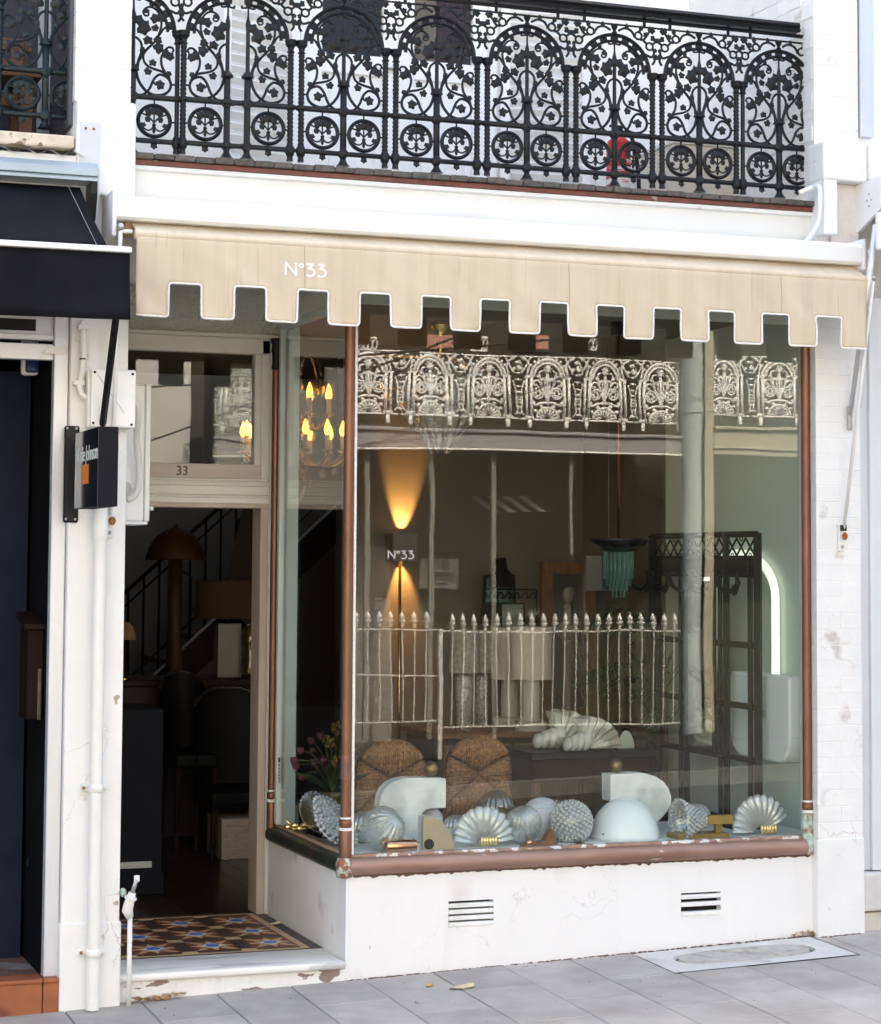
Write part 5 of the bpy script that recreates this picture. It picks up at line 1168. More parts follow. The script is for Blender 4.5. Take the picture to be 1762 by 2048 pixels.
m.build('walls', WHITE, mh)
nl = thing('terrace_house', 'dark neighbouring terrace house left of the shop', 'house', (-3, 4, 0))
MB().box(-9, -1.35, 1.6, 8.0, -0.5, 7.4).build('walls', VDARK, nl)
MB().box(-9, NL, -0.05, 1.6, -0.5, 7.4).build('front_wall', WHITE, nl)
nr = thing('terrace_house', 'pale neighbouring terrace house right of the shop', 'house', (4, 4, 0))
MB().box(2.82, 9, 0.35, 8.0, -0.5, 7.4).build('walls', WHITE, nr); MB().box(4.6, 9, -0.05, 0.35, -0.5, 7.4).build('front_wall', WHITE, nr)
# picture rail and cornice seen behind the chandelier
for (yy, zz, hh) in ((3.46, 2.86, 0.05),): struct('picture_rail', MB().bbox(1.06, 2.69, yy, 3.50, zz, zz + hh, 0.008, 2), WALL_B)
struct('display_shelf', MB().bbox(0.05, 2.49, 0.075, 0.86, 0.40, 0.446, 0.004), mat('white_display_shelf', (0.88, 0.89, 0.88), 0.4, var=0.02, vs_=5))
struct('display_backboard', MB().box(0.1, 2.5, 0.85, 0.87, 0.0, 0.40), DARKWOOD)
SHZ = 0.446

# staircase in the hall --------------------------------------------------------------
stc = thing('staircase', 'dim staircase with a black iron balustrade at the back of the shop', 'staircase', (0.2, 6.2, 0))
sl0 = at(360, 1300, Y=6.3); sl1 = at(425, 1240, Y=6.3)
slope = (sl1.z - sl0.z) / (sl1.x - sl0.x)
def sz(x): return sl0.z + slope * (x - sl0.x)
m = MB(); v = [(-0.95, 6.3, sz(-0.95) - 0.02), (1.9, 6.3, sz(1.9)), (1.9, 6.3, sz(1.9) - 0.28), (-0.95, 6.3, sz(-0.95) - 0.3)]
m.prism([(a[0], a[2]) for a in v], 6.27, 6.33, 'xz').build('string', DARKWOOD, stc)
MB().prism([(-0.95, -0.2), (1.9, -0.2), (1.9, sz(1.9) - 0.285), (-0.95, sz(-0.95) - 0.305)], 6.29, 6.32, 'xz').build('spandrel_panel', mat('dim_spandrel', (0.14, 0.12, 0.11), 0.7), stc)
m = MB(); m.tube([(-0.95, 6.262, sz(-0.95) - 0.01), (1.9, 6.262, sz(1.9) + 0.012)], 0.011, 6); m.build('edge_strip', mat('pale_edge', (0.5, 0.5, 0.5), 0.5), stc)
for k in range(12):
    x = -0.6 + k * 0.2; MB().box(x, x + 0.25, 6.33, 7.2, sz(x) - 0.02, sz(x) + 0.02).build('tread', DARKWOOD, stc)
BI = BLACK_MET
for k in range(18):
    x = -0.5 + k * 0.115; m = MB(); m.tube([(x, 6.3, sz(x)), (x, 6.3, sz(x) + 0.80)], 0.0095, 6); m.build('baluster', BI, stc)
for k in range(3):
    x = 0.20 + k * 0.46; zz = sz(x)
    m = MB(); m.tube([(x, 6.29, zz + 0.1)] + [(x + 0.055 - 0.055 * math.cos(a), 6.29, zz + 0.55 + 0.055 * math.sin(a)) for a in [PI * i / 8 for i in range(9)]] + [(x + 0.11, 6.29, zz + 0.1)], 0.008, 6); m.build('loop', BI, stc)
for dz, rr_ in ((0.80, 0.017), (0.70, 0.008), (0.14, 0.008)):
    m = MB(); m.tube([(-0.6, 6.3, sz(-0.6) + dz), (1.7, 6.3, sz(1.7) + dz)], rr_, 6); m.build('rail', BI, stc)
q0 = at(500, 1440, Y=5.6); 
m = MB(); m.prism([(at(462, 1360, Y=5.6).x, at(462, 1130, Y=5.6).z), (at(490, 1020, Y=5.6).x, at(490, 1005, Y=5.6).z), (at(545, 1010, Y=5.6).x, at(545, 1010, Y=5.6).z), (at(545, 1360, Y=5.6).x, at(500, 1300, Y=5.6).z), (at(440, 1300, Y=5.6).x, at(440, 1200, Y=5.6).z)], 5.6, 5.66, 'xz')
tag(m.build('stair_soffit', mat('dim_brown_soffit', (0.06, 0.048, 0.04), 0.7), None), 'dark sloping underside of the upper stair flight', 'stair soffit')

# counter with lamps -------------------------------------------------------------------
CT = at(455, 1354, Y=4.6).z
ct = thing('counter', 'long dark wooden counter carrying table lamps at the back of the shop', 'counter', (0.4, 4.6, 0))
MB().bbox(-0.7, 1.0, 4.35, 4.95, CT - 0.04, CT, 0.006).build('top', DARKWOOD, ct); MB().bbox(-0.68, 0.98, 4.40, 4.93, 0.0, CT - 0.04, 0.006).build('body', mat('dim_brown_front', (0.03, 0.018, 0.013), 0.6, var=0.2, vs_=5), ct)
def px_len(p, n): return n * mpp(p)
c = at(348, 1342, Y=4.6); u = mpp(c)
ml = thing('mushroom_lamp', 'tall brown rattan mushroom lamp with a domed shade on the counter', 'lamp', (c.x, 4.6, CT))
RATTAN = mat('dark_rattan', (0.05, 0.018, 0.011), 0.6, var=0.3, vs_=40, stretch=(0.6, 0.6, 8))
zt = at(348, 1055, Y=4.6).z; zr = at(348, 1120, Y=4.6).z
MB().lathe([(15 * u, CT), (17 * u, CT + 0.01), (14 * u, CT + 0.3), (14.5 * u, zr + 0.03)], (c.x, 4.6, 0), 20).build('stem', RATTAN, ml, smooth=True)
MB().lathe([(61 * u, zr), (60 * u, zr + 0.02), (54 * u, zr + (zt - zr) * 0.38), (40 * u, zr + (zt - zr) * 0.72), (20 * u, zr + (zt - zr) * 0.93), (6 * u, zt), (3 * u, zt + 0.02), (0.001, zt + 0.025)], (c.x, 4.6, 0), 32).build('shade', RATTAN, ml, smooth=True)
c = at(454, 1352, Y=4.62); u = mpp(c)
tl = thing('table_lamp', 'lamp with a square white marble base and wide brown drum shade', 'lamp', (c.x, 4.62, CT))
zb1 = at(454, 1247, Y=4.62).z; zs0 = at(454, 1236, Y=4.62).z; zs1 = at(454, 1162, Y=4.62).z
MB().bbox(c.x - 24 * u, c.x + 24 * u, 4.56, 4.68, CT, zb1, 0.003).build('base', MARBLE_L, tl)
MB().lathe([(0.006, zb1), (0.006, zs0 + 0.05)], (c.x, 4.62, 0), 10).build('neck', BRASS, tl, smooth=True)
MB().lathe([(66 * u, zs0), (66 * u, zs1)], (c.x, 4.62, 0), 40, cap=False).build('shade', mat('brown_linen', (0.075, 0.045, 0.028), 0.9, var=0.1, vs_=90), tl, smooth=True)
c = at(500, 1340, Y=4.5); u = mpp(c)
gl_ = thing('glass_lamp', 'amber glass bubble lamp base beside the marble lamp', 'lamp', (c.x, 4.5, CT))
AMBER = clear_mat('smoky_amber_glass', (0.75, 0.66, 0.42), 0.15, (0.35, 0.3, 0.15), 0.05, 0.18)
MB().lathe([(0.05, CT), (0.06, CT + 0.02), (0.062, CT + 0.12), (0.04, CT + 0.17), (0.06, CT + 0.22), (0.065, CT + 0.27), (0.045, CT + 0.33), (0.02, CT + 0.35)], (c.x, 4.5, 0), 24).build('body', AMBER, gl_, smooth=True)
# things in front of the counter
def shell_chair(label, px, py_top, Y, wpx, hpx, mt, arms=False):
    c = at(px, py_top, Y=Y); u = mpp(c); w_ = wpx * u / 2; h = hpx * u
    t = thing('upholstered_chair', label, 'chair', (c.x, Y, 0)); zt = c.z; zs = max(0.40, zt - h)
    m = MB(); n = 14; v = []; f = []
    for i in range(n + 1):
        a = PI * i / n; x = c.x - w_ * math.cos(a); yb = Y - 0.10 * 0 + 0.12 * math.sin(a); zz = zt - 0.10 * (abs(math.cos(a)) ** 2.5)
        for th_ in (0, 0.05): v += [(x * (1) , yb + th_, zs - 0.05), (x, yb + th_ + 0.04, zz)]
    for i in range(n):
        a = 4 * i; f += [(a, a + 1, a + 5, a + 4), (a + 2, a + 6, a + 7, a + 3), (a + 1, a + 3, a + 7, a + 5)]
    m.add(v, f).build('backrest', mt, t, smooth=True, auto=50)
    m = MB(); m.tube([(c.x - (w_ + 0.006) * math.cos(PI * i / n), Y + 0.02 + 0.12 * math.sin(PI * i / n) + 0.04, zt - 0.10 * (abs(math.cos(PI * i / n)) ** 2.5)) for i in range(n + 1)], 0.013, 8); m.build('back_rail', mat('dark_gloss_frame', (0.03, 0.015, 0.01), 0.2), t, smooth=True)
    MB().bbox(c.x - w_, c.x + w_, Y - 0.35, Y + 0.12, zs - 0.10, zs, 0.03, 3).build('seat', mt, t)
    for sx_ in (-1, 1):
        for yy in (Y - 0.32, Y + 0.10): MB().tube([(c.x + sx_ * (w_ - 0.03), yy, zs - 0.09), (c.x + sx_ * (w_ - 0.02), yy, 0.0)], [0.022, 0.014], 8).build('leg', MATS['dark_gloss_frame'], t)
    return t
shell_chair('black leather armchair nearest the doorway floor', 470, 1378, 3.6, 150, 190, BLACKLEATHER)
shell_chair('black chair with a glossy curved top rail by the counter', 372, 1346, 4.0, 92, 150, BLACKLEATHER)
p = at(322, 1788, Z=0.0); tz = at(322, 1418, Y=p.y).z
pn = thing('plinth', 'dark blue grey display plinth just inside the doorway', 'plinth', (p.x, p.y, 0))
MB().bbox(p.x - 0.55, p.x - 0.0, p.y - 0.0, p.y + 0.5, 0.10, tz, 0.004).build('body', mat('dark_blue_grey_paint', (0.010, 0.011, 0.015), 0.7, var=0.1, spec=0.15), pn); MB().bbox(p.x - 0.56, p.x + 0.012, p.y - 0.012, p.y + 0.51, 0.0, 0.115, 0.004).build('skirting', MATS['dark_blue_grey_paint'], pn)
bk = at(300, 1728, Y=p.y - 0.01)
tag(MB().bbox(p.x - 0.3, bk.x + 0.01, p.y - 0.011, p.y - 0.001, at(300, 1735, Y=p.y).z, at(300, 1722, Y=p.y).z, 0.002).build('paper_stack', mat('white_paper', (0.6, 0.6, 0.58), 0.7)), 'white edge of papers lying at the foot of the dark plinth', 'papers')
p = at(443, 1720, Z=0.0); u = mpp(p); h = (1720 - 1640) * u
ts = thing('travertine_stool', 'pale travertine waterfall stool on the dark shop floor', 'stool', (p.x, p.y, 0))
MB().bbox(p.x, p.x + 0.045, p.y, p.y + 0.36, 0, h - 0.045, 0.002).build('side', TRAV, ts); MB().bbox(p.x, p.x + 0.42, p.y, p.y + 0.36, h - 0.045, h, 0.003).build('seat', TRAV, ts); MB().bbox(p.x + 0.02, p.x + 0.42, p.y + 0.015, p.y + 0.04, 0, h - 0.045, 0.002).build('panel', TRAV, ts)
p2 = at(506, 1650, Y=p.y + 0.5); MB()
t2 = thing('travertine_stool', 'taller travertine block standing behind the waterfall stool', 'stool', (p2.x, p2.y, 0))
MB().bbox(p2.x, p2.x + 0.3, p2.y, p2.y + 0.3, 0, at(506, 1616, Y=p.y + 0.5).z, 0.004).build('block', TRAV, t2)
MB().bbox(p2.x - 0.004, p2.x + 0.304, p2.y - 0.004, p2.y + 0.304, at(506, 1616, Y=p.y + 0.5).z, at(506, 1612, Y=p.y + 0.5).z, 0.003).build('top', TRAV, t2)
c = at(258, 1280, Y=4.3); u = mpp(c)
cl = thing('rattan_lamp', 'small honey coloured cane dome lamp half hidden by the pier', 'lamp', (c.x, 4.3, CT))
MB().lathe([(20 * u, 0), (19 * u, 12 * u), (13 * u, 27 * u), (5 * u, 35 * u), (0.001, 36 * u)], (c.x - 2 * u, 4.36, c.z), 24).build('shade', mat('honey_cane', (0.42, 0.26, 0.12), 0.7, var=0.15, vs_=120), cl, smooth=True)
MB().lathe([(0.05, CT), (0.012, CT + 0.02), (0.012, c.z)], (c.x - 2 * u, 4.4, 0), 12).build('stem', BRASS, cl, smooth=True)

# =================================================================== chandeliers
BULB = mat('lit_candle_bulb', (1.0, 0.8, 0.4), 0.4, emit=(1.0, 0.38, 0.06), estr=1.1)
CANDLE = mat('candle_sleeve', (0.62, 0.54, 0.38), 0.5, var=0.05)
CRYSTAL = clear_mat('crystal', (0.93, 0.93, 0.9), 0.08, (0.8, 0.78, 0.7), 0.02, 0.25)
cc = at(592, 850, Y=2.5); zl = at(592, 905, Y=2.5).z; zu = at(592, 830, Y=2.5).z
ch = thing('crystal_chandelier', 'lit candle chandelier with crystal drops behind the bay side glass', 'chandelier', (cc.x, 2.5, CEIL))
MB().tube([(cc.x, 2.5, CEIL), (cc.x, 2.5, zl - 0.14)], 0.009, 8).build('stem', OLDBRASS, ch, smooth=True)
MB().lathe([(0.02, zl - 0.14), (0.045, zl - 0.11), (0.02, zl - 0.07), (0.03, zl), (0.014, zl + 0.1), (0.035, zu), (0.012, zu + 0.05), (0.02, zu + 0.25), (0.03, zu + 0.30), (0.01, zu + 0.34)], (cc.x, 2.5, 0), 16).build('hub', OLDBRASS, ch, smooth=True)
MB().lathe([(0.06, CEIL - 0.03), (0.05, CEIL - 0.015), (0.06, CEIL)], (cc.x, 2.5, 0), 16).build('ceiling_rose', OLDBRASS, ch, smooth=True)
drop = MB().lathe([(0.0005, -0.028), (0.011, -0.012), (0.009, 0.006), (0.0005, 0.02)], seg=6)
dropm = mesh_of(drop, CRYSTAL)
pan_m = mesh_of(MB().lathe([(0.006, -0.012), (0.03, 0.0), (0.036, 0.006), (0.03, 0.004), (0.006, -0.006)], seg=14), CRYSTAL, True)
cnd_m = mesh_of(MB().lathe([(0.0145, 0), (0.0145, 0.088)], seg=12), CANDLE, True)
blb_m = mesh_of(MB().lathe([(0.010, 0.088), (0.018, 0.104), (0.0195, 0.118), (0.015, 0.142), (0.005, 0.168), (0.0005, 0.176)], seg=12), BULB, True)
for tier, (n, rad, zz, ph) in enumerate(((14, 0.30, zl, 0.12), (8, 0.20, zu, 0.1))):
    for k in range(n):
        a = 2 * PI * k / n + ph; ex, ey = cc.x + rad * math.cos(a), 2.5 + rad * math.sin(a)
        L = lambda f_, z_: (cc.x + rad * f_ * math.cos(a), 2.5 + rad * f_ * math.sin(a), z_)
        armo = MB().tube(spl([L(0.08, zz + 0.02), L(0.35, zz - 0.07), L(0.75, zz - 0.075), L(1.0, zz - 0.01)], 4), 0.0085, 6).build('arm', BRASS, ch, smooth=True)
        inst('drip_pan', pan_m, (ex, ey, zz), ch); inst('candle', cnd_m, (ex, ey, zz), ch); inst('bulb', blb_m, (ex, ey, zz), ch)
        inst('drop', dropm, (ex, ey, zz - 0.04), ch)
        inst('drop', dropm, L(0.55, zz - 0.12), ch)
for k in range(6):   # loops of crystal on top
    a = 2 * PI * k / 6 + 0.4; L = lambda f_, z_: (cc.x + f_ * math.cos(a), 2.5 + f_ * math.sin(a), z_)
    MB().tube(spl([L(0.01, zu + 0.20), L(0.05, zu + 0.33), L(0.11, zu + 0.33), L(0.15, zu + 0.22)], 5), 0.006, 6).build('crystal_arm', CRYSTAL, ch, smooth=True)
    o = inst('pendant', mesh_of(MB().lathe([(0.0005, -0.07), (0.018, -0.035), (0.022, -0.01), (0.008, 0.02), (0.0005, 0.03)], seg=8), CRYSTAL) if k == 0 else pend, L(0.15, zu + 0.17), ch); pend = o.data
for k in range(14):
    a = 2 * PI * k / 14 + 0.2; inst('drop', dropm, (cc.x + 0.24 * math.cos(a), 2.5 + 0.24 * math.sin(a), zl - 0.10), ch); inst('drop', dropm, (cc.x + 0.15 * math.cos(a), 2.5 + 0.15 * math.sin(a), zu - 0.06), ch)
    inst('drop', dropm, (cc.x + 0.05 * math.cos(a), 2.5 + 0.05 * math.sin(a), zl - 0.22 - 0.02 * (k % 3)), ch)
for k in range(10):
    a = 2 * PI * k / 10; inst('drop', dropm, (cc.x + 0.09 * math.cos(a), 2.5 + 0.09 * math.sin(a), zl - 0.16 - 0.03 * (k % 2)), ch)
for i, (px_, py_, w_) in enumerate(((637, 648, 12), (587, 655, 5))):
    p = at(px_, py_, Y=3.0); u = mpp(p)
    sp_ = thing('pendant_lamp', ('small lit pendant lamp with a flared shade near the ceiling' if i == 0 else 'tiny lit pendant lamp left of the flared one near the ceiling'), 'lamp', (p.x, 3.0, CEIL))
    MB().tube([(p.x, 3.0, CEIL), (p.x, 3.0, p.z + 0.03)], 0.003, 5).build('cord', BLACK_MET, sp_)
    MB().lathe([(w_ * u, p.z - 0.02), (w_ * 0.8 * u, p.z + 0.01), (w_ * 0.8 * u, p.z + 0.03)], (p.x, 3.0, 0), 16, cap=False).build('shade', mat('glowing_shade', (0.9, 0.7, 0.4), 0.6, emit=(1.0, 0.62, 0.2), estr=0.8), sp_, smooth=True)
# glass petal chandelier
mc_ = at(880, 800, Y=1.45); u = mpp(mc_)
mu = thing('glass_petal_chandelier', 'large chandelier of clear curved glass petals on a brass stem', 'chandelier', (mc_.x, 1.45, CEIL))
zz = lambda py_: at(880, py_, Y=1.45).z
MB().lathe([(0.02, zz(720)), (0.012, zz(700)), (0.03, zz(676)), (0.018, zz(668)), (0.05, zz(655)), (0.055, zz(648)), (0.03, zz(638)), (0.02, zz(625)), (0.01, zz(615)), (0.01, CEIL)], (mc_.x, 1.45, 0), 20).build('brass_stem', BRASS, mu, smooth=True)
PETAL = clear_mat('clear_petal_glass', (0.93, 0.95, 0.94), 0.34, (0.94, 0.96, 0.93), 0.08, 0.14)
def petal_mb(r0, r1, ztop, zbot, wd):
    m = MB(); n = 9; v = []; f = []
    for i in range(n):
        t = i / (n - 1); rad = r0 + (r1 - r0) * math.sin(t * PI * 0.9) ** 0.8 if t < 0.6 else None
        rad = r1 * math.cos((t - 0.35) * 1.75) if t > 0.35 else r0 + (r1 - r0) * (t / 0.35) ** 0.6
        z = ztop + (zbot - ztop) * t; ww = wd * math.sin(PI * min(1, 0.18 + 0.82 * t)) ** 0.7 + 0.002
        for q in (-1, -0.5, 0, 0.5, 1): v.append((rad - 0.012 * q * q, ww * q, z))
    for i in range(n - 1):
        for j in range(4): a = 5 * i + j; f.append((a, a + 5, a + 6, a + 1))
    return m.add(v, f)
for tier, (n, r0, r1, pt, pb, wd) in enumerate(((12, 0.06, 125 * u, 715, 840, 0.035), (10, 0.05, 85 * u, 740, 880, 0.032), (7, 0.03, 50 * u, 760, 908, 0.028))):
    me = mesh_of(petal_mb(r0, r1, zz(pt) - zz(720), zz(pb) - zz(720), wd), PETAL, True)
    for k in range(n): inst('glass_petal', me, (mc_.x, 1.45, zz(720)), mu, rot=(0, 0, 2 * PI * (k + 0.37 * tier) / n))
# deco pendant with green glass rods
dc = at(1237, 1080, Y=1.15); u = mpp(dc); X_, Y_ = dc.x, 1.15
de = thing('deco_pendant', 'black bowl pendant with stepped green glass rods on a long copper stem', 'lamp', (X_, Y_, CEIL))
zt = lambda py_: at(1237, py_, Y=1.15).z
MB().lathe([(17 * u, CEIL - 0.075), (17 * u, CEIL)], (X_, Y_, 0), 20).build('canopy', BLACK_MET, de, smooth=True, auto=40)
MB().tube([(X_, Y_, CEIL - 0.07), (X_, Y_, zt(1085))], 0.0085, 10).build('stem', mat('dark_copper_rod', (0.22, 0.09, 0.05), 0.3, metal=0.9), de, smooth=True)
MB().lathe([(62 * u, zt(1077)), (60 * u, zt(1082)), (52 * u, zt(1091)), (36 * u, zt(1100)), (14 * u, zt(1105)), (0.001, zt(1106))], (X_, Y_, 0), 36).build('bowl', mat('black_gloss_bowl', (0.008, 0.009, 0.012), 0.12), de, smooth=True)
MB().lathe([(0.012, zt(1090)), (0.02, zt(1084)), (0.012, zt(1080)), (0.001, zt(1078))], (X_, Y_, 0), 10).build('bulb', BULB, de, smooth=True)
GREENG = mat('green_glass_rod', (0.17, 0.34, 0.28), 0.12, var=0.1, vs_=30, trans=0.45, ior=1.3)
for (n, rr_, b_) in ((20, 29, 1158), (16, 24, 1172), (12, 18, 1182), (8, 12, 1194)):
    hh = zt(1104) - zt(b_); me = mesh_of(MB().lathe([(0.0042, -hh), (0.0042, 0)], seg=6), GREENG, True)
    for k in range(n): a = 2 * PI * k / n; inst('glass_rod', me, (X_ + rr_ * u * math.cos(a), Y_ + rr_ * u * math.sin(a), zt(1104)), de)

# =================================================================== furniture behind the window
# floor lamp with a square metal shade throwing light up and down the wall
p = at(803, 1100, Y=3.36); u = mpp(p); zt = lambda py_: at(803, py_, Y=3.36).z
fl = thing('floor_lamp', 'brass floor lamp whose square grey shade throws warm light up and down', 'lamp', (p.x, 3.25, 0))
SHADE = mat('grey_metal_shade', (0.22, 0.21, 0.20), 0.6, var=0.1, vs_=12)
xa, xb, ya, yb_ = at(785, 1100, Y=3.34).x, at(834, 1100, Y=3.34).x, 3.335, 3.485
m = MB(); t_ = 0.004
m.box(xa, xb, ya, ya + t_, zt(1122), zt(1067)); m.box(xa, xb, yb_ - t_, yb_, zt(1122), zt(1067)); m.box(xa, xa + t_, ya + t_, yb_ - t_, zt(1122), zt(1067)); m.box(xb - t_, xb, ya + t_, yb_ - t_, zt(1122), zt(1067))
m.build('shade', SHADE, fl)
MB().lathe([(0.012, zt(1108)), (0.022, zt(1098)), (0.02, zt(1088)), (0.001, zt(1080))], ((xa + xb) / 2 + 0.045, 3.462, 0), 12).build('bulb', mat('warm_lamp_bulb', (1, 0.8, 0.5), 0.4, emit=(1.0, 0.50, 0.16), estr=12.0), fl, smooth=True)
MB().tube([((xa + xb) / 2 - 0.01, 3.40, 0.0), ((xa + xb) / 2 - 0.01, 3.40, zt(1108))], 0.010, 10).build('stem', BRASS, fl, smooth=True)
for nm_, sgn_s, en_ in (('lamp_light_up', 1, 15.0), ('lamp_light_down', -1, 10.0)):
    ld = bpy.data.lights.new(nm_, 'SPOT'); lo_ = bpy.data.objects.new(nm_, ld); COL.objects.link(lo_); ld.energy = en_; ld.color = (1.0, 0.46, 0.15); ld.spot_size = R(42); ld.spot_blend = 0.75; ld.shadow_soft_size = 0.008
    lo_.location = Vector(((xa + xb) / 2 + 0.03, 3.435, (zt(1122) + zt(1067)) / 2)) - fl.location; lo_.parent = fl
    lo_.rotation_euler = (Vector((0.03, 0.22, sgn_s)) * -1).to_track_quat('Z', 'Y').to_euler(); lo_['kind'] = 'helper'
MB().lathe([(0.13, 0), (0.13, 0.015), (0.02, 0.03)], ((xa + xb) / 2 - 0.01, 3.40, 0), 24).build('foot', BRASS, fl, smooth=True, auto=40)
# sideboard with lamps and mirrors
SBT = at(1040, 1458, Y=2.6).z
sb = thing('sideboard', 'long brown wooden sideboard carrying the white lamps and mirrors', 'sideboard', (1.9, 2.8, 0))
MB().bbox(1.30, 2.69, 2.40, 3.05, SBT - 0.035, SBT, 0.005).build('top', MIDWOOD, sb); MB().bbox(1.33, 2.66, 2.46, 3.03, 0.12, SBT - 0.035, 0.005).build('carcass', DARKWOOD, sb)
for k in range(3): MB().bbox(1.36 + k * 0.435, 1.36 + k * 0.435 + 0.415, 2.448, 2.4595, 0.16, SBT - 0.07, 0.004).build('door', MIDWOOD, sb)
for xx in (1.36, 2.6):
    for yy in (2.48, 2.98): MB().bbox(xx, xx + 0.05, yy, yy + 0.05, 0, 0.12, 0.004).build('leg', DARKWOOD, sb)
LINEN = mat('cream_slub_shade', (0.62, 0.57, 0.48), 0.9, var=0.1, vs_=60, stretch=(3, 3, 0.2))
CERAM = mat('white_ceramic_base', (0.55, 0.51, 0.47), 0.5, var=0.04)
for i, (px_, Y_, lbl) in enumerate(((1062, 2.50, 'front white column lamp with a cream drum shade on the sideboard'), (1020, 2.85, 'rear white column lamp with a cream drum shade behind the first'))):
    p = at(px_, 1452, Y=Y_); u = mpp(p); zt = lambda py_: at(px_, py_, Y=Y_).z
    s_ = 1.0 if i == 0 else 0.98
    lt = thing('column_lamp', lbl, 'lamp', (p.x, Y_, SBT), 'white column lamps')
    MB().lathe([(32 * u, SBT), (32 * u, SBT + 0.05), (26 * u, SBT + 0.055)], (p.x, Y_, 0), 24).build('foot', CERAM, lt, smooth=True, auto=40)
    MB().lathe([(19 * u, SBT + 0.055), (19 * u, zt(1360) + 0.03)], (p.x, Y_, 0), 24).build('column', CERAM, lt, smooth=True, auto=40)
    MB().lathe([(42 * u * s_, zt(1358)), (42 * u * s_, zt(1254))], (p.x, Y_, 0), 40, rip=0.008, nr=40, cap=False).build('shade', LINEN, lt, smooth=True)
def frame_rect(t, name, x0, x1, z0, z1, y, wd, mt, dep=0.03):
    m = MB(); m.bbox(x0, x1, y, y + dep, z0, z0 + wd, 0.003); m.bbox(x0, x1, y, y + dep, z1 - wd, z1, 0.003); m.bbox(x0, x0 + wd, y, y + dep, z0 + wd, z1 - wd, 0.003); m.bbox(x1 - wd, x1, y, y + dep, z0 + wd, z1 - wd, 0.003)
    return m.build(name, mt, t)
MIRR = mat('teal_tinted_mirror', (0.30, 0.52, 0.46), 0.06, metal=1.0, var=0.03)
MIRR2 = mat('old_mirror', (0.55, 0.60, 0.58), 0.08, metal=1.0, var=0.05)
Ym = 3.1
def A(px_, py_, Y=Ym): q_ = at(px_, py_, Y=Y); return (q_.x, q_.z)
b1 = thing('bottle_mirror', 'bottle shaped teal mirror in a dark frame leaning on the back wall', 'mirror', (A(995, 1260)[0], Ym, SBT))
out = [A(962, 1290), A(970, 1152), A(982, 1148), A(989, 1136), (A(991, 1117)), A(1012, 1115), A(1015, 1138), A(1024, 1148), A(1031, 1150), A(1033, 1290)]
MB().prism(out, Ym, Ym + 0.03, 'xz').build('frame', SHOPIRON, b1)
inn = [A(967, 1285), A(974, 1156), A(985, 1152), A(993, 1140), A(995, 1121), A(1009, 1120), A(1011, 1142), A(1020, 1153), A(1027, 1155), A(1028, 1285)]
MB().prism(inn, Ym - 0.002, Ym - 0.0005, 'xz').build('glass', MIRR, b1)
b2 = thing('iron_mirror', 'small square mirror in an openwork dark iron frame in front of the bottle mirror', 'mirror', (A(1025, 1250, 2.95)[0], 2.95, SBT))
x0, z0 = A(995, 1275, 2.95); x1, z1 = A(1075, 1178, 2.95)
frame_rect(b2, 'outer_frame', x0, x1, SBT + 0.0, z1, 2.95, 0.008, SHOPIRON, 0.012)
ix0, iz1 = A(1002, 1206, 2.95); ix1 = A(1050, 1206, 2.95)[0]
frame_rect(b2, 'inner_frame', ix0, ix1, SBT + 0.02, iz1, 2.95, 0.008, SHOPIRON, 0.012); MB().box(ix0 + 0.008, ix1 - 0.008, 2.955, 2.957, SBT + 0.028, iz1 - 0.008).build('glass', MIRR2, b2)
for k in range(5):
    xx = x0 + (x1 - x0) * (k + 0.5) / 5; m = MB(); m.tube(spl([(xx - 0.03, 2.955, z1 - 0.06), (xx, 2.955, z1 - 0.02), (xx + 0.015, 2.955, z1 - 0.05), (xx, 2.955, z1 - 0.06)], 4), 0.004, 5); m.build('scroll', SHOPIRON, b2)
b3 = thing('wooden_mirror', 'large brown wooden framed mirror standing on the sideboard', 'mirror', (A(1140, 1250, 3.2)[0], 3.2, SBT))
x0, z1 = A(1085, 1124, 3.2); x1 = A(1192, 1122, 3.2)[0]
frame_rect(b3, 'frame', x0, x1, SBT, z1, 3.2, 0.075, MIDWOOD, 0.04); MB().box(x0 + 0.075, x1 - 0.075, 3.22, 3.225, SBT + 0.075, z1 - 0.075).build('glass', MIRR2, b3)
b4 = thing('blue_canvas', 'dark blue canvas with a pale edge hanging behind the green pendant', 'painting', (A(1220, 1150, 3.3)[0], 3.3, 1.6))
x0, z0 = A(1204, 1182, 2.3); x1, z1 = A(1266, 1112, 2.3)
MB().bbox(x0, x1, 2.3, 2.33, z0, z1, 0.003).build('canvas', mat('dark_blue_paint', (0.035, 0.04, 0.065), 0.6, var=0.2, vs_=12), b4); xw = A(1173, 1112, 2.3)[0]
MB().bbox(xw, x0 - 0.001, 2.3, 2.33, z0, z1, 0.003).build('pale_border', mat('pale_grey_board', (0.15, 0.155, 0.15), 0.6), b4)
MB().tube([((xw + x1) / 2, 2.316, z1), ((xw + x1) / 2, 2.316, CEIL)], 0.0012, 4).build('hanging_wire', STEEL, b4)
p = at(1136, 1245, Y=2.7); u = mpp(p)
bu_ = thing('bust', 'small pale plaster bust on the sideboard in front of the wooden mirror', 'bust', (p.x, 2.7, SBT))
PLAST = mat('pink_grey_plaster', (0.22, 0.19, 0.185), 0.7, var=0.05)
zz = lambda py_: at(1136, py_, Y=2.7).z
m = MB(); m.lathe([(12 * u, SBT), (12 * u, SBT + 0.03), (7 * u, SBT + 0.05), (7 * u, zz(1290)), (10 * u, zz(1280))], (p.x, 2.7, 0), 20)
m.ball((p.x, 2.7, zz(1262)), 24 * u, 16, (1.0, 0.55, 0.85)); m.tube([(p.x, 2.7, zz(1250)), (p.x - 1 * u, 2.695, zz(1208))], [11 * u, 8 * u], 14)
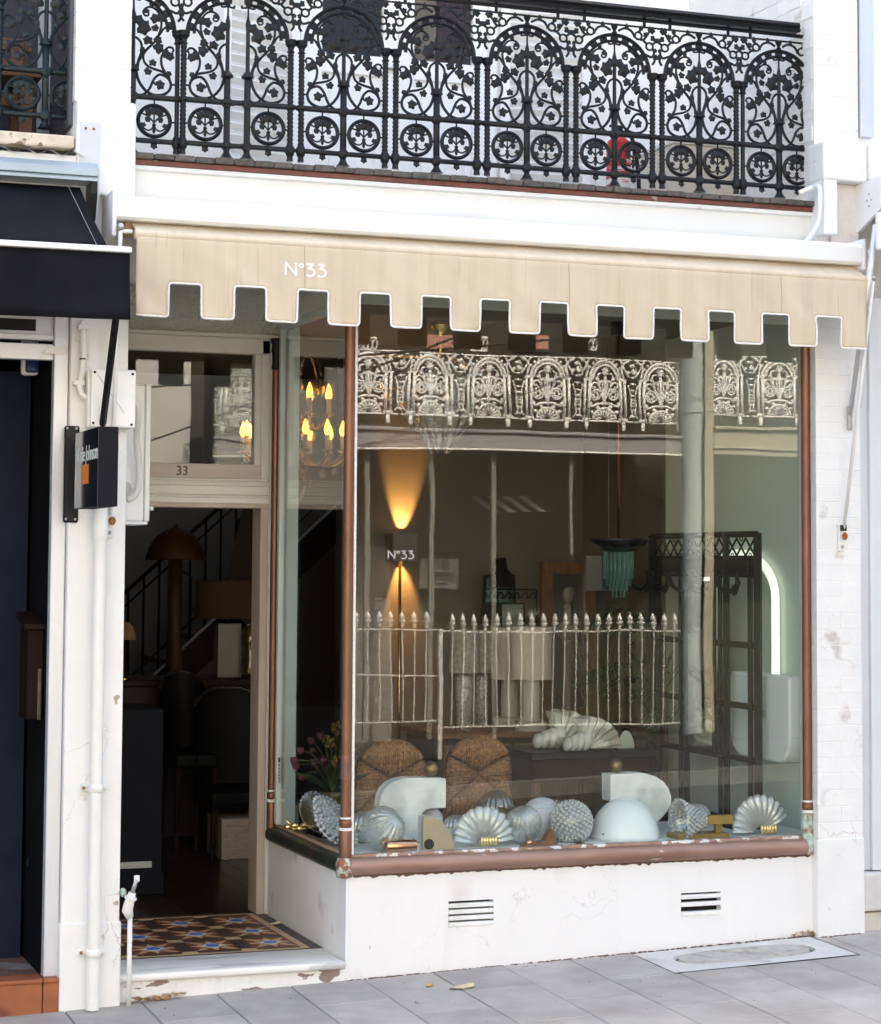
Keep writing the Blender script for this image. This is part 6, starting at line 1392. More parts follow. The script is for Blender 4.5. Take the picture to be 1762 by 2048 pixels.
m.ball((p.x - 2 * u, 2.69, zz(1192)), 14 * u, 16, (0.82, 0.95, 1.12)); m.ball((p.x + 5 * u, 2.71, zz(1184)), 12 * u, 14, (1, 1, 0.9))
m.build('figure', PLAST, bu_, smooth=True)
MB().ball((p.x - 6 * u, 2.69 - 13 * u, zz(1196)), 3 * u, 8, (0.7, 1, 1.5)).build('nose', PLAST, bu_, smooth=True)
# crystal texture columns
TEX = mat('frosted_textured_glass', (0.42, 0.41, 0.40), 0.25, var=0.5, vs_=60, bump=1.0, bs=90, spec=0.8)
for i, (px_, Y_, w_) in enumerate(((928, 2.62, 17), (962, 2.80, 14))):
    p = at(px_, 1450, Y=Y_); u = mpp(p); t = thing('glass_column_lamp', ('rough textured glass column lamp left of the white lamps' if i == 0 else 'narrower textured glass column lamp next to the white lamps'), 'lamp', (p.x, Y_, SBT), 'textured glass lamps')
    zz = lambda py_: at(px_, py_, Y=Y_).z
    MB().lathe([(w_ * u, SBT), (w_ * u, zz(1355)), (w_ * 0.7 * u, zz(1350))], (p.x, Y_, 0), 20, rip=0.06, nr=9).build('column', TEX, t, smooth=True)
    MB().lathe([(w_ * 1.9 * u, zz(1345)), (w_ * 1.7 * u, zz(1260))], (p.x, Y_, 0), 28, cap=False).build('shade', mat('dim_textured_shade', (0.34, 0.32, 0.29), 0.8, var=0.25, vs_=50), t, smooth=True)
# table with the marble shells
TBT = at(1140, 1500, Y=1.65).z
x0 = at(1045, 1500, Y=1.65).x; x1 = at(1262, 1500, Y=1.65).x
tb = thing('dark_table', 'dark wooden table carrying the two white marble shells', 'table', ((x0 + x1) / 2, 1.75, 0))
MB().bbox(x0, x1 + 0.1, 1.52, 2.0, TBT - 0.04, TBT, 0.008, 2).build('top', mat('black_brown_wood', (0.014, 0.011, 0.012), 0.42, var=0.2, spec=0.25), tb); MB().bbox(x0 + 0.03, x1 + 0.07, 1.56, 1.96, TBT - 0.16, TBT - 0.04, 0.004).build('apron', DARKWOOD, tb)
for xx in (x0 + 0.04, x1 + 0.02):
    for yy in (1.58, 1.92): MB().bbox(xx, xx + 0.045, yy, yy + 0.045, 0, TBT - 0.16, 0.005).build('leg', MIDWOOD, tb)
MARB = mat('grey_veined_white_marble', (0.72, 0.71, 0.67), 0.35, var=0.06, vs_=6, c2=(0.42, 0.39, 0.33), thr=(0.57, 0.63), s2=8)
def shell_sculpture(label, px_, py_, Y_, sc):
    p = at(px_, py_, Y=Y_); u = mpp(p) * sc; t = thing('marble_shell', label, 'sculpture', (p.x, Y_, TBT), 'white marble shells')
    m = MB(); NA, NR = 49, 9; v = []; f = []
    for side in (0, 1):
        for i in range(NA):
            a = R(2 + 100 * i / (NA - 1)); s_ = 1 - 0.12 * (i / (NA - 1)) ** 2
            rib = math.cos(i / (NA - 1) * 2 * PI * 6)
            for j in range(NR):
                r_ = (12 + (70 * s_ - 12) * j / (NR - 1)) * u * (1 + 0.02 * rib * (j / NR))
                v.append((p.x + r_ * math.cos(a) - 4 * u, Y_ + (0.5 - side) * (-0.05 - 0.10 * (j / NR)) + 0.012 * rib * (j + 2) / NR * (1 if side == 0 else 0), TBT + 3 * u + r_ * math.sin(a)))
    for i in range(NA - 1):
        for j in range(NR - 1):
            a = i * NR + j; f.append((a, a + NR, a + NR + 1, a + 1)); b = NA * NR + a; f.append((b, b + 1, b + NR + 1, b + NR))
    for i in range(NA - 1):
        a = i * NR + NR - 1; f.append((a, a + NR, a + NR + NA * NR, a + NA * NR))
    for j in range(NR - 1): f.append((j, j + 1, NA * NR + j + 1, NA * NR + j)); a = (NA - 1) * NR + j; f.append((a, a + 1, NA * NR + a + 1, NA * NR + a))
    m.add(v, f).build('fan', MARB, t, smooth=True, auto=60)
    m = MB()
    for k in range(4):
        rr_ = (20 - 2.2 * k) * u; xx = p.x - (6 + 13 * k) * u
        m.ball((xx, Y_ - 0.03, TBT + rr_ * 1.05), rr_, 14, (0.62, 1.2, 1.05), Matrix.Rotation(R(12), 3, 'Y'))
    m.build('rolled_hinge', MARB, t, smooth=True)
    return t
shell_sculpture('front white marble shell on the dark table', 1172, 1500, 1.60, 1.0)
shell_sculpture('rear white marble shell partly hidden by the front one', 1118, 1498, 1.80, 1.12)
p = at(1252, 1506, Y=1.62); u = mpp(p)
ar = thing('arched_mirror', 'small arched table mirror in a dark frame beside the shells', 'mirror', (p.x, 1.62, TBT))
o_ = [(p.x + 22 * u * math.cos(a), TBT + 22 * u * math.sin(a) * 1.9) for a in [PI * i / 14 for i in range(15)]]
MB().prism(o_, 1.62, 1.64, 'xz').build('frame', SHOPIRON, ar)
MB().prism([(p.x + (x - p.x) * 0.8, TBT + 0.004 + (z - TBT) * 0.85) for x, z in o_], 1.617, 1.6195, 'xz').build('glass', mat('pale_mirror', (0.6, 0.66, 0.62), 0.4, metal=0.3), ar)
# rush chairs
RUSH = mat('woven_rush', (0.36, 0.165, 0.062), 0.45, var=0.55, vs_=70, rand=0.0)
def rush_chair(label, px_, ptop, Y_, wpx):
    c = at(px_, ptop, Y=Y_); u = mpp(c); w_ = wpx * u / 2; zt = c.z
    t = thing('rush_chair', label, 'chair', (c.x, Y_, 0), 'rush back chairs'); rs = random.Random(px_)
    zb = zt - 2.25 * w_; zc = zt - 1.15 * w_
    def outer(x): k = min(1, abs(x) / w_); return zt - w_ * 0.95 * (1 - math.sqrt(max(0, 1 - k ** 2.2)))
    m = MB(); st = 0.0062
    def strand(pts): m.tube(pts, [st * 0.46 * rs.uniform(0.8, 1.15)] * len(pts), 5)
    n = int(2 * w_ / st)
    def yb(f_): return Y_ - 0.030 * math.sin(PI * min(1, max(0, f_)))
    for i in range(n):
        x = -w_ + (i + 0.5) * st; jt = rs.uniform(-0.003, 0.003)
        za = outer(x); zm = zc + 0.02 + abs(x) * 0.55
        if za - zm > 0.02: strand([(c.x + x + jt * q, yb(q * 0.9 + 0.05), za + (zm - za) * q) for q in (0, 0.2, 0.5, 0.8, 1)])
        zl_ = zc - abs(x) * 0.75
        if zl_ - zb > 0.02: strand([(c.x + x + jt * q, yb(q * 0.9 + 0.05) + 0.004, zl_ + (zb - zl_) * q) for q in (0, 0.2, 0.5, 0.8, 1)])
    nz = int((zt - zb) / st)
    for i in range(nz):
        z = zb + (i + 0.5) * st
        for sgn in (-1, 1):
            k_ = 1.0
            xo = w_
            while xo > 0 and outer(xo) < z: xo -= 0.004
            xi = (z - zc - 0.02) / 0.55 if z > zc else (zc - z) / 0.75
            xi = max(0.0, xi)
            if xo - xi > 0.015: strand([(c.x + sgn * (xo + (xi - xo) * q), yb(q * 0.9 + 0.08) + 0.003, z + rs.uniform(-0.0015, 0.0015)) for q in (0, 0.25, 0.6, 1)])
    m.build('rush_weave', RUSH, t, smooth=True)['kind'] = 'stuff'
    # stuffing behind the strands, and the frame
    prf = [(c.x + x, outer(x) - 0.004) for x in [-w_ + 0.004 + (2 * w_ - 0.008) * i / 24 for i in range(25)]] + [(c.x + w_ - 0.004, zb), (c.x - w_ + 0.004, zb)]
    MB().prism(prf, Y_ + 0.004, Y_ + 0.03, 'xz').build('backing', mat('dark_rush', (0.05, 0.022, 0.010), 0.8, var=0.3, vs_=40), t)
    for sgn in (-1, 1): MB().tube([(c.x + sgn * (w_ - 0.012), Y_ + 0.015, zb + 0.05), (c.x + sgn * (w_ - 0.015), Y_ + 0.0, 0.0)], 0.016, 10).build('leg', MIDWOOD, t, smooth=True)
    for sgn in (-1, 1): MB().tube([(c.x + sgn * (w_ - 0.0), Y_ + 0.42, 0.44), (c.x + sgn * (w_ - 0.005), Y_ + 0.42, 0.0)], 0.016, 10).build('leg', MIDWOOD, t, smooth=True)
    MB().bbox(c.x - w_, c.x + w_, Y_, Y_ + 0.43, 0.40, 0.445, 0.018, 3).build('seat', RUSH, t)
    MB().tube([(c.x - w_ + 0.01, Y_ + 0.012, zb - 0.03), (c.x + w_ - 0.01, Y_ + 0.012, zb - 0.03)], 0.011, 8).build('stretcher', MIDWOOD, t, smooth=True)
rush_chair('left rush backed chair behind the window display', 783, 1478, 1.05, 148)
rush_chair('right rush backed chair behind the window display', 958, 1470, 1.15, 140)
MB()
# wrought iron hall stand along the side wall
HX = 2.30
hs = thing('hall_stand', 'tall black wrought iron hall stand with hooks against the side wall', 'hall stand', (HX, 1.0, 0))
ya, yb2 = 0.42, 1.64
def bar(y0, z0, y1, z1, r_, nm='bar', x=HX): MB().tube([(x, y0, z0), (x, y1, z1)], r_ * 1.35, 4).build(nm, SHOPIRON, hs)
for yy, r_ in ((ya, 0.018), (0.50, 0.012), (0.76, 0.015), (0.83, 0.010), (1.22, 0.015), (1.29, 0.010), (1.56, 0.012), (yb2, 0.018)): bar(yy, 0.02 if r_ > 0.016 else 0.10, yy, 1.93 if r_ > 0.013 else 1.80, r_, 'upright')
for zz_ in (1.925, 1.80, 1.72, 1.36, 1.05, 0.78, 0.46, 0.38, 0.20): bar(ya, zz_, yb2, zz_, 0.012, 'rail')
MB().bbox(HX - 0.012, HX + 0.012, ya, yb2, 1.725, 1.80, 0.003).build('band', SHOPIRON, hs)
for k in range(12):
    y0 = ya + 0.03 + k * (yb2 - ya - 0.06) / 12; y1 = y0 + (yb2 - ya - 0.06) / 12; ym = (y0 + y1) / 2
    m = MB(); a0_, a1_ = (1.815, 1.905) if k % 2 == 0 else (1.905, 1.815)
    m.tube(spl([(HX, y0, a0_), (HX, ym, (a0_ + a1_) / 2 ), (HX, y1, a1_)], 4), 0.0055, 5); m.tube([(HX, ym + 0.014 * math.cos(q), a0_ + 0.0 + 0.014 * math.sin(q)) for q in [2 * PI * i / 10 for i in range(10)]], 0.003, 5, closed=True)
    m.tube(spl([(HX, y0, a1_), (HX, ym, (a0_ + a1_) / 2), (HX, y1, a0_)], 4), 0.0055, 5)
    m.build('wire_lattice', SHOPIRON, hs)
def hook(y, z, s=1.0):
    m = MB(); m.tube(spl([(HX, y, z), (HX - 0.05, y + 0.01, z - 0.05 * s), (HX - 0.10, y + 0.02, z - 0.03 * s), (HX - 0.12, y + 0.03, z + 0.03 * s), (HX - 0.10, y + 0.03, z + 0.05 * s), (HX - 0.09, y + 0.03, z + 0.03 * s)], 5), 0.012, 6); m.build('hook', SHOPIRON, hs, smooth=True)
    m = MB(); m.tube(spl([(HX, y, z), (HX - 0.06, y - 0.06, z - 0.06 * s), (HX - 0.08, y - 0.13, z - 0.02), (HX - 0.08, y - 0.13, z + 0.04), (HX - 0.07, y - 0.10, z + 0.04)], 5), 0.012, 6); m.build('hook', SHOPIRON, hs, smooth=True)
for yy in (0.62, 0.90, 1.15, 1.42, 1.66): hook(yy, 1.68)
for yy, zz_ in ((1.66, 1.28), (1.66, 1.08), (0.75, 1.02)): hook(yy, zz_)
for k in range(9):
    yy = ya + 0.08 + k * 0.125; m = MB(); m.tube([(HX, yy + 0.048 * math.cos(q) * (1 - 0.06 * i_), 0.29 + 0.048 * math.sin(q) * (1 - 0.06 * i_)) for i_, q in enumerate([2.6 * PI * i / 16 for i in range(14)])], 0.012, 6); m.build('scroll_ring', SHOPIRON, hs, smooth=True)
MB().bbox(HX - 0.14, HX + 0.05, ya, yb2, 0.44, 0.455, 0.003).build('shelf', SHOPIRON, hs)
MB().bbox(HX - 0.02, HX - 0.012, 0.86, 1.19, 0.80, 1.68, 0.004).build('mirror', MIRR2, hs)
frm = MB(); frm.tube([(HX - 0.02, 0.86, 0.80), (HX - 0.02, 0.86, 1.68), (HX - 0.02, 1.19, 1.68), (HX - 0.02, 1.19, 0.80)], 0.012, 6, closed=True); frm.build('mirror_frame', SHOPIRON, hs)
# white arch and console on the side wall
PLW = mat('matt_white_lacquer', (0.80, 0.82, 0.80), 0.35, var=0.01)
wc = thing('arched_console', 'glowing white arched hoop over a rounded white wall console by the window', 'console', (2.46, 0.6, 1.0))
XW = 2.46
yA = at(1551, 1250, X=XW).y; yT = at(1478, 1110, X=XW).y; zT = at(1478, 1107, X=XW).z; zS = at(1551, 1195, X=XW).z; zB = at(1551, 1352, X=XW).z; ra = yT - yA
pts = [(XW, yA, zB), (XW, yA, (zB + zS) / 2)] + [(XW, yT - ra * math.cos(q), zS + (zT - zS) * math.sin(q)) for q in [PI * i / 20 for i in range(21)]] + [(XW, yT + ra, (zB + zS) / 2), (XW, yT + ra, zB)]
MB().tube(pts, 0.022, 8, flat=1.0).build('arch_hoop', mat('glowing_white_hoop', (0.85, 0.88, 0.86), 0.4, var=0.0, emit=(0.95, 1.0, 0.97), estr=0.13), wc, smooth=True)
y0 = at(1592, 1400, X=2.40).y; y1 = y0 + 0.62; zt0 = at(1592, 1354, X=2.40).z; zb0 = at(1540, 1520, X=2.40).z; rc_ = 0.12
out = [(y0, zt0), (y1, zt0), (y1, zb0 + rc_)] + [(y1 - rc_ + rc_ * math.cos(q), zb0 + rc_ + rc_ * math.sin(q)) for q in [-PI / 2 * i / 6 for i in range(7)]] + [(y0 + rc_ - rc_ * math.sin(q), zb0 + rc_ - rc_ * math.cos(q)) for q in [PI / 2 * i / 6 for i in range(7)]]
MB().prism(out, 2.36, 2.498, 'yz').build('console_box', PLW, wc, bevel=0.012)
q = at(1527, 1428, X=2.36)
for k in range(5): MB().box(2.357, 2.3595, q.y - 0.03 + 0.016 * k, q.y - 0.022 + 0.016 * k, q.z - 0.02, q.z + 0.02).build('vent_slot', mat('grey_slot', (0.35, 0.36, 0.35), 0.6), wc)
# palm in a pot
pm = at(1330, 1300, Y=1.75)
pt_ = thing('potted_palm', 'dark green potted palm behind the hall stand', 'plant', (pm.x, 1.75, 0))
MB().lathe([(0.11, 0), (0.14, 0.3), (0.15, 0.32), (0.13, 0.32), (0.12, 0.28)], (pm.x, 1.75, 0), 20).build('pot', mat('dark_clay_pot', (0.10, 0.05, 0.035), 0.7), pt_, smooth=True)
PALMG = mat('palm_green', (0.030, 0.055, 0.018), 0.5, var=0.4, vs_=8); rp = random.Random(4)
MB().tube([(pm.x, 1.75, 0.28), (pm.x, 1.74, 1.2)], [0.02, 0.012], 8).build('trunk', MIDWOOD, pt_, smooth=True)
for k in range(13):
    m = MB(); a = 2 * PI * k / 13; h0 = rp.uniform(0.75, 1.25); L = rp.uniform(0.28, 0.5); el = rp.uniform(0.1, 0.9)
    base = Vector((pm.x, 1.75, h0)); tip = base + Vector((math.cos(a) * L * 0.9, math.sin(a) * L * 0.6, L * el))
    if tip.x > 2.62: tip.x = 2.62
    spn = spl([base, base.lerp(tip, 0.55) + Vector((0, 0, 0.08)), tip + Vector((0, 0, -0.02)), tip + Vector((math.cos(a) * 0.06, 0, -0.09))], 4); m.tube(spn, 0.003, 4)
    for i, s_ in enumerate(spn[3:]):
        for sg_ in (-1, 1):
            d = Vector((-math.sin(a) * sg_ + math.cos(a) * 0.5, math.cos(a) * sg_ * 0.6, -0.5)).normalized(); e = s_ + d * rp.uniform(0.1, 0.17); nrm = Vector((math.cos(a), 0, 0.3)) * 0.008
            m.add([s_ - nrm, s_ + nrm, (s_ + e) / 2 + nrm * 1.3, e, (s_ + e) / 2 - nrm * 1.3], [(0, 1, 2, 3, 4)])
    m.build('frond', PALMG, pt_)
gp = at(1205, 1450, Y=2.2)
gv = thing('dried_grass', 'tall dried olive grass stems in a dark vase beside the sideboard', 'plant', (gp.x, 2.2, 0))
MB().lathe([(0.07, 0), (0.09, 0.2), (0.06, 0.5), (0.07, 0.55), (0.05, 0.55), (0.045, 0.45)], (gp.x, 2.2, 0), 18).build('vase', BLACK_MET, gv, smooth=True)
m = MB()
for k in range(70):
    a = rp.uniform(0, 6.28); L = rp.uniform(0.5, 1.05); sp2 = rp.uniform(0.05, 0.3); b = Vector((gp.x, 2.2, 0.5)); m.tube(spl([b, b + Vector((math.cos(a) * sp2 * 0.4, math.sin(a) * sp2 * 0.3, L * 0.6)), b + Vector((math.cos(a) * sp2, math.sin(a) * sp2 * 0.6, L))], 3), 0.0016, 4)
m.build('grass_stems', mat('olive_dry_grass', (0.17, 0.15, 0.055), 0.8, var=0.3, vs_=20), gv)['kind'] = 'stuff'

# =================================================================== window display
G_CLEAR = clear_mat('ribbed_clear_glass', (0.88, 0.92, 0.90), 0.26, (0.97, 0.975, 0.96), 0.03, 0.26)
G_FROST = clear_mat('frosted_clear_glass', (0.96, 0.975, 0.965), 0.46, (0.98, 0.975, 0.955), 0.07, 0.20)
G_BUBBLE = clear_mat('bubble_glass', (0.96, 0.975, 0.97), 0.38, (0.97, 0.98, 0.965), 0.03, 0.26)
G_SMOKE = clear_mat('smoky_glass', (0.52, 0.49, 0.45), 0.10, (0.4, 0.38, 0.36), 0.03, 0.2)
G_AMBER = clear_mat('amber_ribbed_glass', (0.72, 0.58, 0.36), 0.25, (0.40, 0.29, 0.14), 0.05, 0.2)
G_LILAC = mat('lilac_striped_glass', (0.60, 0.58, 0.62), 0.3, var=0.16, vs_=45, stretch=(0.4, 0.4, 3.0), coat=0.4)
MILK = mat('milk_glass', (0.86, 0.875, 0.885), 0.18, var=0.03, vs_=3, coat=0.5)
COPPER_B = mat('bright_copper', (0.80, 0.40, 0.24), 0.22, metal=1.0, var=0.15, vs_=25)
WOODB = mat('warm_walnut', (0.24, 0.105, 0.045), 0.45, var=0.25, vs_=18)
GOLDB = mat('pale_gold_fitting', (0.78, 0.62, 0.30), 0.3, metal=0.8, var=0.1)
def ribglobe(m, c, r, n=22, rip=0.045, sq=1.0, axis=None, tw=0.0, seg=None):
    k = 18; prof = [(max(0.0008, r * math.sin(PI * i / k)), -r * sq * math.cos(PI * i / k)) for i in range(k + 1)]
    return m.lathe(prof, c, seg or n * 6, rip=rip, nr=n, axis=axis, cap=False, tw=tw)
def display(name, label, cat, px_, pyb, Y_, group='glass lamps in the window display'):
    p = at(px_, pyb, Y=Y_); return thing(name, label, cat, (p.x, Y_, SHZ), group), p, mpp(p)
def D(px_, py_, Y_): return at(px_, py_, Y=Y_)
tilt = Matrix.Rotation(R(62), 3, 'X') @ Matrix.Rotation(R(20), 3, 'Y')
# copper based ribbed globe
Y0 = 0.23; t, p, u = display('globe_lamp', 'round ribbed clear glass globe on a copper cylinder, near the corner post', 'lamp', 768, 1706, Y0)
c = D(767, 1672, Y0); r = 43 * u; c.z = SHZ + r + 0.001
ribglobe(MB(), c, r, 18, 0.07, 0.97, Matrix.Rotation(R(50), 3, 'X') @ Matrix.Rotation(R(25), 3, 'Y')).build('globe', G_CLEAR, t, smooth=True)
a_ = D(772, 1699, 0.13); b_ = D(832, 1699, 0.13); a_.z = b_.z = SHZ + 13 * u
MB().tube([a_, a_.lerp(b_, 0.06), a_.lerp(b_, 0.94), b_], [11 * u, 13 * u, 13 * u, 11 * u], 20).build('copper_base', COPPER_B, t, smooth=True, auto=40)
MB().tube([D(772, 1690, 0.17), D(768, 1682, 0.20)], 11 * u, 16).build('copper_neck', COPPER_B, t, smooth=True)
# quarter round sconce
Y0 = 0.17; t, p, u = display('quarter_sconce', 'tan quarter circle sconce with a round black hole', 'lamp', 878, 1708, Y0)
x0 = D(846, 1700, Y0).x; zb_ = SHZ + 0.001; rr_ = 66 * u
arc = [(x0 + rr_ * math.sin(q), zb_ + rr_ * math.cos(q)) for q in [PI / 2 * i / 16 for i in range(17)]]
MB().prism([(x0, zb_)] + arc, Y0, Y0 + 0.012, 'xz').build('face', mat('tan_leather_card', (0.44, 0.34, 0.23), 0.7, var=0.06, vs_=20), t)
MB().prism([(x0 - 0.001, zb_ + rr_ * 0.2)] + [(x0 + (x - x0) * 1.03, zb_ + (z - zb_) * 1.03) for x, z in arc], Y0 + 0.013, Y0 + 0.07, 'xz').build('glass_rim', G_FROST, t)
hc = D(858, 1694, Y0); MB().lathe([(10.5 * u, 0), (10.5 * u, 0.002)], (hc.x, Y0 - 0.0005, SHZ + 12 * u), 24, axis=Matrix.Rotation(PI / 2, 3, 'X')).build('round_hole', INK, t)
MB().lathe([(14 * u, 0), (14 * u, 0.012)], (hc.x - 1 * u, Y0 + 0.0135, SHZ + 14 * u), 24, axis=Matrix.Rotation(PI / 2, 3, 'X')).build('rounded_back', MATS['tan_leather_card'], t)
# shell fans
def shell_fan(label, pxc, pyb, Y_, rpx, a0_, a1_, pxg):
    t, p, u = display('shell_sconce', label, 'lamp', pxc, pyb, Y_); hx = D(pxc, pyb, Y_).x
    m = MB(); NA, NR = 121, 12; v = []; f = []; nrib = 11
    for i in range(NA):
        fr_ = i / (NA - 1); a = R(a0_ + (a1_ - a0_) * fr_); rib = abs(math.cos(fr_ * PI * nrib)) * 2 - 1.2; lob = (1 + 0.022 * rib) * (0.86 + 0.14 * math.sin(PI * fr_))
        for j in range(NR):
            q = j / (NR - 1); r_ = rpx * u * (0.12 + 0.88 * q) * (1 + (lob - 1) * q)
            v.append((hx + r_ * math.cos(a), Y_ + 0.06 - 0.075 * math.sin(PI * (0.15 + 0.6 * q)) - 0.0055 * rib * q, SHZ + 0.012 + max(-0.011, r_ * math.sin(a))))
    for i in range(NA - 1):
        for j in range(NR - 1): a = i * NR + j; f.append((a, a + NR, a + NR + 1, a + 1))
    o = m.add(v, f).build('shell', G_FROST, t, smooth=True); sol = o.modifiers.new('thickness', 'SOLIDIFY'); sol.thickness = 0.004
    g0 = D(pxg, pyb - 10, Y_ - 0.02)
    m = MB()
    for k in range(6): m.ball((g0.x - 15 * u + 6 * u * k, Y_ - 0.02, SHZ + 12 * u), 5.2 * u, 8, (0.8, 0.8, 1.9))
    m.build('gold_fitting', GOLDB, t, smooth=True)
shell_fan('wide clear glass shell sconce with a gold fitting, left of centre', 968, 1704, 0.20, 76, 8, 172, 978)
shell_fan('right hand clear glass shell sconce next to the brass stand', 1525, 1688, 0.20, 76, 30, 178, 1538)
# ribbed globe with the wooden boot
Y0 = 0.24; t, p, u = display('globe_lamp', 'ribbed oval glass globe with a tiny copper neck behind the wooden boot', 'lamp', 1048, 1700, Y0)
c = D(1048, 1656, Y0); ribglobe(MB(), Vector((c.x, Y0, SHZ + 39 * u)), 35 * u, 18, 0.07, 1.1, Matrix.Rotation(R(-20), 3, 'Y') @ Matrix.Rotation(R(25), 3, 'X')).build('globe', G_CLEAR, t, smooth=True)
MB().tube([D(1060, 1690, 0.15), D(1058, 1680, 0.18)], [8 * u, 5 * u], 12).build('copper_neck', COPPER_B, t, smooth=True)
Y0 = 0.13; o_ = [(1048, 1703), (1049, 1692), (1062, 1686), (1090, 1682), (1097, 1668), (1104, 1658), (1107, 1660), (1112, 1682), (1118, 1692), (1117, 1703)]
o_ = [(D(a, b, Y0).x, max(SHZ + 0.001, D(a, b, Y0).z)) for a, b in o_]
mb_ = min(z for _, z in o_); o_ = [(x, z - mb_ + SHZ + 0.001) for x, z in o_]
tag(MB().prism(o_, Y0, Y0 + 0.05, 'xz').build('wooden_boot', WOODB, bevel=0.006), 'brown wooden boot shaped lamp base leaning in front of the oval globe', 'lamp base')
# bubble glass domes
def bubble(label, px_, py_, Y_, rpx, mt, cap, zc=None, seedv=0):
    t, p, u = display('bubble_lamp', label, 'lamp', px_, py_ + rpx, Y_); c = D(px_, py_, Y_); r = rpx * u
    cz = zc if zc is not None else SHZ + r * 0.86
    m = MB(); n = 260
    for i in range(n):
        k = (i + 0.5) / n; ph = math.acos(1 - 2 * k); th = PI * (1 + 5 ** 0.5) * i
        d = Vector((math.cos(th) * math.sin(ph), math.sin(th) * math.sin(ph), math.cos(ph)))
        if d.y > 0.45: continue
        m.ball(Vector((c.x, Y_, cz)) + d * r * 0.93, r * 0.115, 6)
    m.build('bubbles', mt, t, smooth=True)['kind'] = 'stuff'
    MB().ball((c.x, Y_, cz), r * 0.9, 20).build('bowl', mt, t, smooth=True)
    if cap: q = D(cap[0], cap[1], Y_ - r * 0.9); MB().tube([q + Vector((0, 0.02, 0.005)), q + Vector((0, -0.012, 0))], [13 * u, 13 * u], 18).build('metal_cap', OLDBRASS, t, smooth=True, auto=40)
bubble('pale bubble glass dome with a metal cap beside the milk glass dome', 1142, 1670, 0.27, 44, G_BUBBLE, (1161, 1697))
bubble('dark bubble glass globe at the back of the display', 1112, 1626, 0.62, 34, G_SMOKE, None)
# bubbly stacked bowls at the left end
t, p, u = display('bubble_dish_stack', 'stack of knobbly clear glass dishes leaning behind the corner post', 'lamp', 665, 1690, 0.42)
for k in range(3):
    c = D(668 - 6 * k, 1660 - 16 * k, 0.38 + 0.05 * k); m = MB(); tl_ = Matrix.Rotation(R(30), 3, 'Y') @ Matrix.Rotation(R(35), 3, 'X'); rr_ = (52 - 5 * k) * u
    m.lathe([(0.01, -0.01), (rr_ * 0.8, 0.0), (rr_, 0.02), (rr_ * 0.97, 0.022), (rr_ * 0.75, 0.006), (0.01, -0.004)], c, 40, axis=tl_)
    for ring, nn in ((0.95, 24), (0.72, 18), (0.45, 12)):
        for i in range(nn): a = 2 * PI * i / nn; m.ball(c + tl_ @ Vector((rr_ * ring * math.cos(a), rr_ * ring * math.sin(a), 0.018)), 0.0105, 6)
    m.build('dish', G_BUBBLE, t, smooth=True)
t, p, u = display('ribbed_dish', 'tilted honey ribbed glass dish behind the knobbly dishes', 'lamp', 628, 1655, 0.72)
c = D(628, 1632, 0.72); MB().lathe([(0.01, 0), (34 * u, 0.012), (46 * u, 0.05), (45 * u, 0.052), (33 * u, 0.017), (0.01, 0.006)], c, 160, rip=0.03, nr=26, axis=Matrix.Rotation(R(60), 3, 'X') @ Matrix.Rotation(R(15), 3, 'Y')).build('dish', G_AMBER, t, smooth=True)
MB().bbox(c.x - 0.03, c.x + 0.05, 0.74, 0.80, SHZ, c.z - 0.01, 0.004).build('dark_stand', BLACK_MET, t)
gt = thing('gold_twig', 'gilded metal twig lying at the back corner of the display', 'ornament', D(590, 1655, 0.9))
for (a, b) in (((572, 1640), (590, 1658)), ((590, 1658), (606, 1650)), ((580, 1655), (600, 1662))): MB().tube([D(*a, 0.8), D(*b, 0.8)], 0.006, 6).build('stem', CHROMEG, gt, smooth=True)
for (a, b) in ((578, 1654), (592, 1651), (602, 1657)): MB().ball(D(a, b, 0.79), 0.016, 8, (1.4, 0.5, 0.8)).build('leaf', CHROMEG, gt, smooth=True)
# lilac, smoky and amber pieces behind
def simple_globe(label, px_, py_, Y_, rpx, mt, n, rip, sq=1.0, ax=None):
    t, p, u = display('globe_lamp', label, 'lamp', px_, py_ + rpx, Y_); c = D(px_, py_, Y_); c.z = max(c.z, SHZ + rpx * u * sq * 0.9)
    ribglobe(MB(), c, rpx * u, n, rip, sq, ax).build('globe', mt, t, smooth=True)
    MB().lathe([(rpx * u * 0.3, SHZ), (rpx * u * 0.3, c.z - rpx * u * 0.85)], (c.x, Y_, 0), 14).build('stand', BRASS, t)
simple_globe('lilac white striped glass dome behind the bubble dome', 1084, 1655, 0.45, 42, G_LILAC, 10, 0.008)
simple_globe('small lilac striped globe under the left stone arm', 862, 1640, 0.55, 25, G_LILAC, 10, 0.008)
simple_globe('smoky ribbed globe at the back in front of the right rush chair', 992, 1618, 0.70, 37, G_SMOKE, 20, 0.04)
simple_globe('amber ribbed globe below the smoky one', 1002, 1646, 0.50, 31, G_AMBER, 18, 0.05)
simple_globe('clear ribbed globe half hidden behind the copper based globe', 728, 1668, 0.52, 33, G_CLEAR, 20, 0.05)
simple_globe('clear ribbed globe between the left shell and the tan sconce', 912, 1664, 0.50, 26, G_CLEAR, 18, 0.05)
simple_globe('frosted ribbed globe behind the brass stand', 1395, 1668, 0.55, 26, G_FROST, 18, 0.05)
# milk glass dome
t, p, u = display('milk_glass_dome', 'large smooth white milk glass half dome', 'lamp', 1257, 1698, 0.26); c = D(1257, 1698, 0.26)
MB().lathe([(70 * u * math.cos(PI / 2 * i / 16), 80 * u * math.sin(PI / 2 * i / 16)) for i in range(17)], (c.x, 0.30, SHZ + 0.001), 48).build('dome', MILK, t, smooth=True)
MB().ball((D(1195, 1682, 0.2).x, 0.135, SHZ + 0.045), 0.005, 8).build('rivet', OLDBRASS, t)
